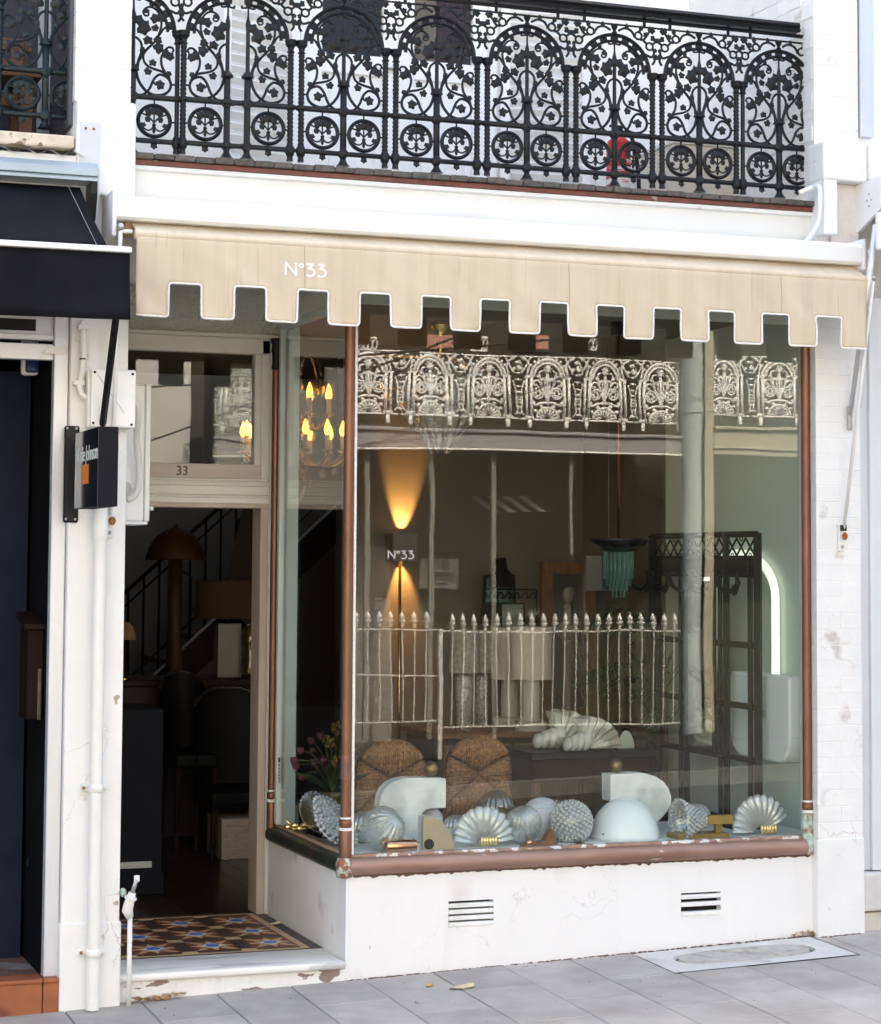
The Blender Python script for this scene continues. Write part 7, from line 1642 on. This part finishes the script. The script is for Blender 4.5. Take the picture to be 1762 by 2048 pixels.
# cone shade on the brass stand
t, p, u = display('brass_wall_lamp', 'knobbly glass cone shade held sideways by a brass T stand', 'lamp', 1430, 1692, 0.20)
zc_ = D(1400, 1640, 0.2).z
xa = D(1348, 1640, 0.2).x; xb = D(1410, 1640, 0.2).x
m = MB(); rotY = Matrix.Rotation(-PI / 2, 3, 'Y'); m.lathe([(11 * u, 0), (18 * u, 14 * u), (32 * u, 44 * u), (44 * u, 60 * u), (42 * u, 60 * u), (16 * u, 12 * u), (9 * u, 1 * u)], (xb, 0.2, zc_), 32, axis=rotY, cap=False)
m.build('cone_shade', G_BUBBLE, t, smooth=True)
m = MB()
for ring in range(8):
    f_ = (ring + 0.5) / 8; rr_ = (13 + 30 * f_ ** 1.15) * u; nn = int(10 + 16 * f_)
    for i in range(nn): a = 2 * PI * (i + 0.5 * (ring % 2)) / nn; m.ball((xb - 58 * u * f_, 0.2 + rr_ * math.cos(a), zc_ + rr_ * math.sin(a)), 4.3 * u, 6)
m.build('glass_knobs', G_BUBBLE, t, smooth=True)['kind'] = 'stuff'
GB = mat('satin_brass_bar', (0.52, 0.34, 0.10), 0.35, metal=0.85, var=0.12, vs_=25)
MB().bbox(xb - 2 * u, D(1463, 1640, 0.2).x, 0.18, 0.22, zc_ - 9 * u, zc_ + 9 * u, 0.002).build('arm', GB, t); xs = D(1436, 1670, 0.2).x
MB().bbox(xs - 7 * u, xs + 7 * u, 0.185, 0.215, SHZ + 10 * u, zc_ - 9 * u, 0.002).build('post', GB, t); MB().bbox(D(1346, 1688, 0.2).x, D(1448, 1688, 0.2).x, 0.14, 0.27, SHZ + 0.001, SHZ + 10 * u, 0.002).build('base', GB, t)
# stone arms with brass balls
def stone(label, pts, Y_, dep, ball, ballabel):
    o_ = [(D(a, b, Y_).x, max(SHZ + 0.001, D(a, b, Y_).z)) for a, b in pts]
    ob = tag(MB().prism(o_, Y_, Y_ + dep, 'xz').build('stone_sculpture', GREYSTONE, bevel=0.004), label, 'sculpture', 'pale stone arms')
    q = D(ball[0], ball[1], Y_ + dep * 0.5); rr_ = ball[2] * mpp(q); zt = max(z for x, z in o_)
    tag(MB().ball((q.x, Y_ + dep * 0.5, zt + rr_ * 0.985), rr_, 24).build('brass_ball', OLDBRASS, smooth=True), ballabel, 'ball', 'brass balls')
    return ob
def rounded(pts, n=4): return pts
stone('pale stone arm reaching right from a thick curved stem', [(892.4, 1557), (892.4, 1616), (862, 1617), (850, 1621), (844, 1628), (842, 1640), (843, 1700), (770, 1700), (766, 1660), (761, 1630), (759.6, 1610), (762, 1592), (769, 1577), (781, 1566), (797, 1559), (815, 1556), (850, 1556)], 0.42, 0.085, (862, 1541, 15), 'aged brass ball on the left stone arm')
stone('pale stone arm reaching left from a thick curved stem', [(1221, 1549), (1270, 1546), (1292, 1547), (1312, 1553), (1327, 1563), (1338, 1577), (1343.5, 1594), (1342, 1608), (1336, 1622), (1324, 1636), (1312, 1648), (1306, 1700), (1265, 1700), (1268, 1640), (1264, 1616), (1256, 1605), (1221, 1603)], 0.40, 0.105, (1232, 1533, 13.5), 'aged brass ball on the right stone arm')
# flowers
fv = D(668, 1560, 0.72); u = mpp(fv)
vz = thing('flower_vase', 'amber glass vase of drooping pink tulips and yellow carnations', 'flowers', (fv.x, 0.72, SHZ))
MB().lathe([(0.045, SHZ), (0.055, SHZ + 0.02), (0.06, SHZ + 0.12), (0.05, SHZ + 0.2), (0.056, SHZ + 0.22)], (fv.x, 0.72, 0), 24, rip=0.05, nr=12).build('vase', mat('dark_amber_vase', (0.10, 0.07, 0.02), 0.15, var=0.4, vs_=40), vz, smooth=True)
STEM = mat('flower_stem_green', (0.05, 0.075, 0.02), 0.6, var=0.3); PINK = mat('magenta_petal', (0.065, 0.008, 0.018), 0.6, var=0.4, vs_=60); YEL = mat('ochre_petal', (0.12, 0.065, 0.016), 0.7, var=0.3, vs_=60); LEAFG = mat('tulip_leaf', (0.014, 0.026, 0.010), 0.5, var=0.3)
top = Vector((fv.x, 0.72, SHZ + 0.21)); rq = random.Random(11)
for (px_, py_, kind) in ((600, 1500, 0), (592, 1530, 0), (603, 1552, 0), (622, 1480, 0), (626, 1524, 0), (648, 1522, 0), (658, 1482, 1), (676, 1456, 1), (640, 1470, 0), (690, 1465, 1), (588, 1520, 0), (675, 1522, 1), (705, 1500, 1)):
    e = D(px_, py_, 0.70 + rq.uniform(-0.06, 0.06)); fl_ = MB(); fl_.tube(spl([top, top.lerp(e, 0.5) + Vector((0, 0, 0.06)), e], 5), 0.0028, 5); fo = fl_.build('stem', STEM, vz, smooth=True)
    m = MB()
    if kind == 0:
        for k in range(7): a = 2 * PI * k / 7; m.ball(e + Vector((0.009 * math.cos(a), 0.009 * math.sin(a), -0.004)), 0.017, 8, (0.55, 0.55, 1.1), Matrix.Rotation(0.25 * math.cos(a), 3, 'Y'))
        m.build('tulip', PINK, vz, smooth=True)
    else:
        for k in range(26): d = Vector((rq.gauss(0, 1), rq.gauss(0, 1), rq.gauss(0, 0.8))).normalized(); m.ball(e + d * 0.026, 0.012, 6, (1, 0.5, 1), Matrix.Rotation(rq.uniform(0, 3), 3, 'Z'))
        m.build('carnation', YEL, vz, smooth=True)
for k in range(12):
    a = rq.uniform(-PI, PI); L = rq.uniform(0.12, 0.24); e = top + Vector((math.cos(a) * L, math.sin(a) * L * 0.5, L * 0.5)); m = MB(); n_ = Vector((-math.sin(a), math.cos(a), 0)) * 0.018; md = top.lerp(e, 0.5) + Vector((0, 0, 0.03))
    m.add([top, md - n_, e, md + n_], [(0, 1, 2), (0, 2, 3)]); m.build('leaf', LEAFG, vz)
# number on the glass
a0 = at(776, 1117, Y=0.026); a1 = at(776, 1101, Y=0.026); m = MB()
n33(m, (a0.x, a0.z), a1.z - a0.z, lambda x, z: 0.0262, 0.14); tag(m.build('window_lettering', mat('frosted_vinyl', (0.55, 0.54, 0.52), 0.7)), 'white number 33 lettered on the shop window glass', 'lettering')

# =================================================================== the far side of the street (seen mirrored in the glass)
def mir(px_, py_, L):
    """a point of the far side that the window pane mirrors at this pixel"""
    p = at(px_, py_, Y=L); return Vector((p.x, -p.y, p.z))
FLACE = mat('white_gloss_lace', (0.80, 0.80, 0.80), 0.4, var=0.02)
FWALL = mat('far_dark_wall', (0.045, 0.041, 0.037), 0.9, var=0.04, spec=0.06)
FWALL2 = mat('far_dim_room', (0.02, 0.019, 0.018), 0.9, var=0.1, spec=0.06)
FFASC = mat('far_lilac_grey_fascia', (0.26, 0.26, 0.285), 0.6, var=0.03)
FCREAM = mat('far_cream_paint', (0.36, 0.34, 0.26), 0.6, var=0.04)
FPIPE = mat('far_pale_blue_pipe', (0.36, 0.41, 0.44), 0.5, var=0.02)
LF, LB, LW = 10.5, 12.0, 13.3
# spear headed fence and gate
fn = thing('spear_fence', 'white spear headed iron fence across the street, mirrored in the shop window', 'fence', (5.2, -LF, 0.0))
zR, zB_ = mir(1000, 1263, LF).z, mir(1000, 1455, LF).z
spear = MB().lathe([(0.012, 0), (0.024, 0.008), (0.011, 0.018), (0.024, 0.032), (0.012, 0.048), (0.044, 0.072), (0.016, 0.088), (0.032, 0.098), (0.024, 0.122), (0.002, 0.170)], seg=10)
FGREY = mat('far_greyish_white_paint', (0.50, 0.50, 0.50), 0.5, var=0.05); spear_m = mesh_of(spear, mat('far_fence_paint', (0.62, 0.62, 0.62), 0.5), True)
ks = [mir(735 + 0, 1250, LF).x]
xg0, xg1 = mir(705, 1300, LF).x, mir(884, 1300, LF).x
xf1 = mir(1362, 1300, LF).x
k = 0; x = mir(908, 1260, LF).x; stp = (mir(1352, 1260, LF).x - x) / 20
for i in range(21):
    xx = x + stp * i; MB().tube([(xx, -LF, zB_), (xx, -LF, zR)], 0.0072, 6).build('picket', FGREY, fn); inst('spear_head', spear_m, (xx, -LF, zR + 0.004), fn)
MB().bbox(xg1, xf1 + 0.02, -LF - 0.012, -LF + 0.012, zR - 0.008, zR + 0.006, 0.002).build('top_rail', FGREY, fn); MB().bbox(xg1, xf1 + 0.02, -LF - 0.012, -LF + 0.012, zB_ - 0.008, zB_ + 0.006, 0.002).build('bottom_rail', FGREY, fn)
MB().bbox(xg1 - 0.022, xg1 + 0.022, -LF - 0.022, -LF + 0.022, -0.15, zR + 0.02, 0.003).build('post', FGREY, fn)
gt_ = thing('spear_gate', 'white spear headed iron gate across the street, mirrored in the shop window', 'gate', (xg0, -LF, 0.1))
x = mir(739, 1260, LF).x
for i in range(-2, 6):
    xx = x + stp * i * 1.0; MB().tube([(xx, -LF, mir(800, 1446, LF).z), (xx, -LF, mir(800, 1258, LF).z)], 0.0072, 6).build('picket', FGREY, gt_); inst('spear_head', spear_m, (xx, -LF, mir(800, 1258, LF).z + 0.004), gt_)
for py_ in (1261, 1351, 1446): zz = mir(800, py_, LF).z; MB().bbox(xg0 - 0.2, xg1 - 0.03, -LF - 0.010, -LF + 0.010, zz - 0.007, zz + 0.007, 0.002).build('rail', FGREY, gt_)
# white lace balcony
def far_panel(mt):
    """arched lace panel with palmette, then the narrow spacer panel"""
    m = MB(); W, H = 0.40, 0.70; _t = m.tube
    def heavy(p, r, *a, **k): return _t(p, [q * 1.45 for q in r] if hasattr(r, '__len__') else r * 1.45, *a, **k)
    m.tube = heavy
    for r_, t_ in ((0.195, 0.012), (0.155, 0.010)): m.tube([(r_ * math.cos(a), 0, 0.46 + r_ * math.sin(a)) for a in [PI * i / 22 for i in range(23)]], t_, 5)
    for i in range(17): a = PI * (i + 0.5) / 17; m.tube([(0.15 * math.cos(a), 0, 0.46 + 0.15 * math.sin(a)), (0.2 * math.cos(a), 0, 0.46 + 0.2 * math.sin(a))], 0.006, 4)
    for sx_ in (-1, 1):
        m.tube([(sx_ * 0.19, 0, 0.0), (sx_ * 0.19, 0, 0.46)], 0.013, 6); m.tube([(sx_ * 0.245, 0, 0.0), (sx_ * 0.245, 0, 0.46)], 0.011, 6); m.bbox(sx_ * 0.217 - 0.05, sx_ * 0.217 + 0.05, -0.014, 0.014, 0.45, 0.475, 0.003); m.bbox(sx_ * 0.217 - 0.05, sx_ * 0.217 + 0.05, -0.014, 0.014, 0.01, 0.045, 0.003)
        m.bbox(sx_ * 0.217 - 0.022, sx_ * 0.217 + 0.022, -0.014, 0.014, -0.09, 0.0, 0.003)
        m.tube([(sx_ * 0.105 + 0.058 * math.cos(a), 0, 0.30 + 0.058 * math.sin(a)) for a in [2 * PI * i / 16 for i in range(16)]], 0.007, 5, closed=True)
        for q in range(6): a = q * PI / 3; m.ball((sx_ * 0.105 + 0.03 * math.cos(a), 0, 0.30 + 0.03 * math.sin(a)), 0.016, 6, (1, 0.4, 1))
        m.tube(spl([(0, 0, 0.2), (sx_ * 0.04, 0, 0.32), (sx_ * 0.10, 0, 0.42), (sx_ * 0.16, 0, 0.42), (sx_ * 0.15, 0, 0.37)], 4), 0.008, 5); m.tube(spl([(0, 0, 0.22), (sx_ * 0.03, 0, 0.40), (sx_ * 0.0, 0, 0.50)], 4), 0.007, 5); m.tube(spl([(0, 0, 0.20), (sx_ * 0.07, 0, 0.2), (sx_ * 0.15, 0, 0.17), (sx_ * 0.17, 0, 0.22)], 4), 0.010, 5)
        m.tube(spl([(sx_ * 0.06, 0, 0.38), (sx_ * 0.10, 0, 0.5), (sx_ * 0.06, 0, 0.53)], 4), 0.008, 5)
        m.tube(spl([(sx_ * 0.24, 0, 0.48), (sx_ * 0.22, 0, 0.60), (sx_ * 0.30, 0, 0.68)], 4), 0.009, 5); m.tube(spl([(sx_ * 0.30, 0, 0.5), (sx_ * 0.25, 0, 0.58), (sx_ * 0.2, 0, 0.68)], 4), 0.008, 5)
    m.tube([(0.13 * math.cos(a), 0, 0.02 + 0.13 * math.sin(a)) for a in [PI * i / 16 for i in range(17)]], 0.010, 5)
    for i in range(9): a = PI * (i + 0.5) / 9; m.tube([(0.03 * math.cos(a), 0, 0.02 + 0.03 * math.sin(a)), (0.115 * math.cos(a), 0, 0.02 + 0.115 * math.sin(a))], [0.003, 0.009], 4)
    for i in range(9): a = PI * 2 * i / 9 + 0.1; m.tube([(0, 0, 0.55), (0.06 * math.cos(a), 0, 0.55 + 0.06 * math.sin(a))], [0.014, 0.002], 4)
    m.tube([(0, 0, 0.14), (0, 0, 0.5)], 0.008, 5)
    for i in range(13):
        a = PI * (i + 0.5) / 13; m.ball((0.235 * math.cos(a), 0, 0.46 + 0.225 * math.sin(a)), 0.016, 6, (1, 0.4, 1))
    for (bx_, bz_, br2) in ((0.07, 0.16, 0.02), (0.14, 0.11, 0.02), (0.16, 0.20, 0.018), (0.05, 0.44, 0.018), (0.11, 0.47, 0.018), (0.13, 0.38, 0.014), (0.28, 0.66, 0.02), (0.33, 0.62, 0.02), (0.30, 0.55, 0.018)):
        for sx_ in (-1, 1): m.ball((sx_ * bx_, 0, bz_), br2, 6, (1.3, 0.4, 1))
    for bz_ in (0.07, 0.14, 0.30, 0.36, 0.43, 0.50): m.ball((-0.33, 0, bz_), 0.016, 6, (1.2, 0.4, 0.9)); m.tube([(-0.37, 0, bz_), (-0.29, 0, bz_)], 0.005, 4)
    m.bbox(-0.33, 0.33, -0.012, 0.012, 0.0, 0.018, 0.003); m.bbox(-0.33, 0.33, -0.01, 0.01, 0.675, 0.69, 0.003)
    for sx_ in (-1,):   # spacer
        xc = sx_ * 0.33
        for q in (-1, 1): m.tube(spl([(xc + q * 0.055, 0, 0.05), (xc + q * 0.02, 0, 0.1), (xc + q * 0.035, 0, 0.2), (xc + q * 0.028, 0, 0.3), (xc + q * 0.06, 0, 0.42)], 4), 0.006, 5)
        m.tube([(xc + 0.035 * math.cos(a), 0, 0.22 + 0.035 * math.sin(a)) for a in [2 * PI * i / 12 for i in range(12)]], 0.006, 5, closed=True); m.tube([(xc - 0.04, 0, 0.22), (xc + 0.04, 0, 0.22)], 0.006, 4)
        m.tube([(xc + 0.05 * math.sin(a) * math.cos(a / 2), 0, 0.5 + 0.09 * (1 - math.cos(a)) / 2 * 1.6) for a in [2 * PI * i / 14 for i in range(14)]], 0.007, 5, closed=True); m.ball((xc, 0, 0.56), 0.022, 6, (1, 0.4, 1.5))
    return m
fpm = mesh_of(far_panel(FLACE), FLACE, True)
hw_ = thing('lace_balcony', 'white lace iron balcony across the street, mirrored high in the shop window', 'balcony', (5, -LB, 3.3))
zL = mir(979, 836, LB).z; x0 = mir(741, 800, LB).x; dx = (mir(1214, 800, LB).x - x0) / 4
for i in range(-1, 6): inst('lace_panel', fpm, (x0 + dx * i, -LB, zL), hw_)
xe = mir(1368, 800, LB).x
MB().bbox(2.95, xe, -LB - 0.05, -LB + 0.06, mir(900, 897, LB).z, mir(900, 866, LB).z, 0.01).build('fascia', FFASC, hw_)
MB().bbox(2.95, xe, -LB - 0.08, -LB + 0.09, mir(900, 866, LB).z, mir(900, 858, LB).z, 0.01).build('moulding', FFASC, hw_); MB().bbox(2.95, xe, -LB - 0.07, -LB + 0.075, mir(900, 901, LB).z, mir(900, 897, LB).z, 0.004).build('moulding', FLACE, hw_)
MB().box(2.95, xe, -LW, -LB + 0.05, mir(900, 858, LB).z, mir(900, 852, LB).z).build('deck', FWALL, hw_)
pot = mesh_of(MB().bbox(-0.16, 0.16, -0.07, 0.07, 0, 0.16, 0.01), mat('pink_terracotta', (0.42, 0.20, 0.17), 0.8))
for px_ in (740, 960, 1180):
    q = mir(px_, 700, LB); br_ = MB(); br_.bbox(q.x - 0.10, q.x + 0.10, -LB - 0.01, -LB + 0.01, q.z, q.z + 0.015, 0.002); br_.bbox(q.x - 0.10, q.x + 0.10, -LB - 0.01, -LB + 0.01, q.z + 0.13, q.z + 0.15, 0.002)
    for i in range(4): br_.tube([(q.x - 0.07 + 0.05 * i + 0.025 * math.cos(a), -LB, q.z + 0.07 + 0.05 * math.sin(a)) for a in [2 * PI * j / 10 for j in range(10)]], 0.007, 4, closed=True)
    br_.build('frieze_bracket', FLACE, hw_)
rng = random.Random(6)
for i, px_ in enumerate((880, 1070)):
    q = mir(px_, 700, LB + 0.4); tpl = thing('planter', ('pink planter with trailing greens on the far balcony, left of two' if i == 0 else 'pink planter with trailing greens on the far balcony, right of two'), 'planter', (q.x, -LB - 0.4, q.z), 'planters on the far balcony')
    inst('trough', pot, q, tpl); m = MB()
    for k in range(60): d = Vector((rng.gauss(0, 0.08), rng.gauss(0, 0.05), 0.2 + rng.gauss(0, 0.05))); m.ball(q + d, 0.02, 4, (1, 1, 0.4))
    m.build('foliage', mat('far_foliage', (0.06, 0.10, 0.03), 0.7, var=0.4), tpl)['kind'] = 'stuff'
    MB().box(q.x - 0.2, q.x + 0.2, q.y - 0.1, q.y + 0.1, q.z - 0.03, q.z).build('ledge', FWALL, tpl)
# far house walls, door, windows
fh = thing('far_house', 'grey terrace house across the street, mirrored in the shop window', 'house', (5, -LW, 0))
zt_ = mir(900, 858, LB).z
MB().box(2.9, xe, -LW - 0.2, -LW, -0.5, 7.6).build('front_wall', FWALL, fh)
h3 = thing('far_house', 'white sunlit terrace houses further left across the street', 'house', (-4, -LW, 0))
MB().box(-16, 2.9, -LW - 0.3, -LW + 0.6, -0.5, 8.2).build('front_wall', mat('far_pale_wall', (0.46, 0.45, 0.435), 0.6, var=0.03), h3)
for k in range(5):
    for zz in (0.6, 4.0): MB().bbox(-14 + 3.2 * k, -12.9 + 3.2 * k, -LW + 0.58, -LW + 0.63, zz, zz + 1.9, 0.01).build('window', FWALL2, h3)
def mbx(t, name, pxa, pya, pxb, pyb, L, dep, mt):
    a = mir(pxa, pya, L); b = mir(pxb, pyb, L); return MB().bbox(min(a.x, b.x), max(a.x, b.x), a.y, a.y + dep, min(a.z, b.z), max(a.z, b.z), 0.003).build(name, mt, t)
for px_ in (735, 862, 990, 1143): mbx(fh, 'veranda_post', px_ - 3, 900, px_ + 3, 1110 if px_ > 1000 else 1480, LB + 0.1, 0.05, mat('far_grey_post', (0.17, 0.17, 0.16), 0.6))
for (a, b) in ((870, 986), (1000, 1136), (1150, 1330)): mbx(fh, 'dark_window', a, 930, b, 1240, LW - 0.03, 0.02, FWALL2)
dr = mbx(fh, 'panel_door', 705, 1090, 782, 1500, LW - 0.05, 0.04, mat('far_grey_door', (0.16, 0.16, 0.155), 0.5))
for (pa_, pb_) in ((1105, 1200), (1215, 1300), (1315, 1420)):
    a = mir(715, pb_, LW - 0.09); b = mir(770, pa_, LW - 0.09); o_ = MB().bbox(a.x, b.x, a.y, a.y + 0.01, a.z, b.z, 0.004).build('door_panel', MATS['far_grey_door'], dr)
q = mir(773, 1190, LW - 0.1); MB().ball((q.x, q.y, q.z), 0.03, 10).build('door_knob', BLACK_MET, dr)
sgn_ = thing('milliner_sign', 'white notice board of the milliner across the street, mirrored beside the lit lamp', 'sign', mir(880, 1150, LW - 0.1))
mbx(sgn_, 'board', 840, 1117, 919, 1178, LW - 0.08, 0.02, mat('far_sign_board', (0.28, 0.27, 0.265), 0.6))
def far_text(body, px_, py_, hpx, L, t):
    p = mir(px_, py_, L); tx = text_mb(body, hpx * mpp(at(px_, py_, Y=L)) * 1.35, 0.002)
    tx.xf(Matrix.Translation(p) @ Matrix.Rotation(PI, 4, 'Z') @ Matrix.Rotation(PI / 2, 4, 'X')); tx.build('lettering', INK, t)
for body, py_, h in (('NEIL GRIGG', 1126, 8), ('MILLINER', 1135, 6), ('9361 5865', 1168, 6)): far_text(body, 879, py_, h, LW - 0.105, sgn_)
for py_ in (1145, 1151, 1158): mbx(sgn_, 'print_line', 860, py_, 905, py_ + 2, LW - 0.105, 0.003, INK)
far_text('NEIL GRIGG', 1045, 1228, 11, LW - 0.06, fh)
for o_ in list(fh.children):
    if o_.name.startswith('lettering'): o_.data.materials[0] = mat('far_faded_letters', (0.30, 0.28, 0.25), 0.6)
for i, (pa_, pb_) in enumerate((((690, 712), (1300, 664)), ((700, 752), (1010, 640)))):
    a = mir(*pa_, LB - 0.8); b = mir(*pb_, LB - 0.8); d_ = (b - a)
    tag(MB().tube([a - d_ * 2, b + d_ * 2], 0.012, 5).build('overhead_cable', BLACK_MET), ('nearly level black cable over the street, mirrored high in the window' if i == 0 else 'steeper black cable over the street, mirrored high in the window'), 'cable', 'overhead cables')
aw2 = thing('striped_awning', 'striped canvas awning over a far shop window, mirrored in the glass', 'awning', mir(1000, 1010, LW - 0.4))
for k in range(9):
    a = mir(932 + 15 * k, 992, LW - 0.05); b = mir(932 + 15 * k, 1050, LW - 0.7); w_ = mir(947 + 15 * k, 992, LW - 0.05).x - a.x
    MB().add([(a.x, a.y, a.z), (a.x + w_, a.y, a.z), (a.x + w_, b.y, b.z + 0.15), (a.x, b.y, b.z + 0.15)], [(0, 1, 2, 3)]).build('stripe', FLACE if k % 2 else FWALL2, aw2)
pipe = thing('far_downpipe', 'pale blue downpipe across the street, mirrored at the right of the window', 'downpipe', mir(1388, 1200, LB - 0.05))
a = mir(1386, 700, LB - 0.08); MB().lathe([(0.11, 0.0), (0.11, 8.0)], (a.x, a.y, -0.2), 16).build('pipe', FPIPE, pipe, smooth=True, auto=40); MB().lathe([(0.125, -0.04), (0.125, 0.04)], (a.x, a.y, mir(1388, 820, LB).z), 16).build('collar', FPIPE, pipe, smooth=True, auto=40)
h2 = thing('far_house', 'cream terrace house beyond the far downpipe, mirrored at the right', 'house', (8.6, -LW, 0))
mbx(h2, 'pilaster', 1404, 600, 1424, 1500, LB + 0.05, 0.1, FCREAM)
xb0 = mir(1425, 800, LB).x
MB().box(xe, 20, -LW - 0.2, -LW, -0.5, 7.6).build('front_wall', mat('far_olive_wall', (0.055, 0.058, 0.05), 0.9, var=0.03, spec=0.06), h2)
MB().bbox(xb0, 20, -LB - 0.05, -LB + 0.06, mir(1500, 914, LB).z, mir(1500, 862, LB).z, 0.02).build('fascia', FCREAM, h2); MB().bbox(xb0, 20, -LB - 0.09, -LB + 0.1, mir(1500, 862, LB).z, mir(1500, 855, LB).z, 0.01).build('moulding', FCREAM, h2); MB().bbox(xb0, 20, -LB - 0.07, -LB + 0.08, mir(1500, 900, LB).z, mir(1500, 896, LB).z, 0.004).build('moulding', FCREAM, h2)
mbx(h2, 'veranda_post', 1406, 900, 1418, 1480, LB + 0.1, 0.06, mat('peeling_cream_post', (0.34, 0.29, 0.20), 0.7, var=0.1, vs_=10, c2=(0.3, 0.2, 0.12), thr=(0.62, 0.66), s2=9))
b2_ = thing('lace_balcony', 'second white lace balcony of the cream house, mirrored at the far right', 'balcony', (8.8, -LB, 3.3))
for i, px_ in enumerate((1452, 1562, 1672)): inst('lace_panel', fpm, (mir(px_, 800, LB).x, -LB, mir(1500, 833, LB).z), b2_)
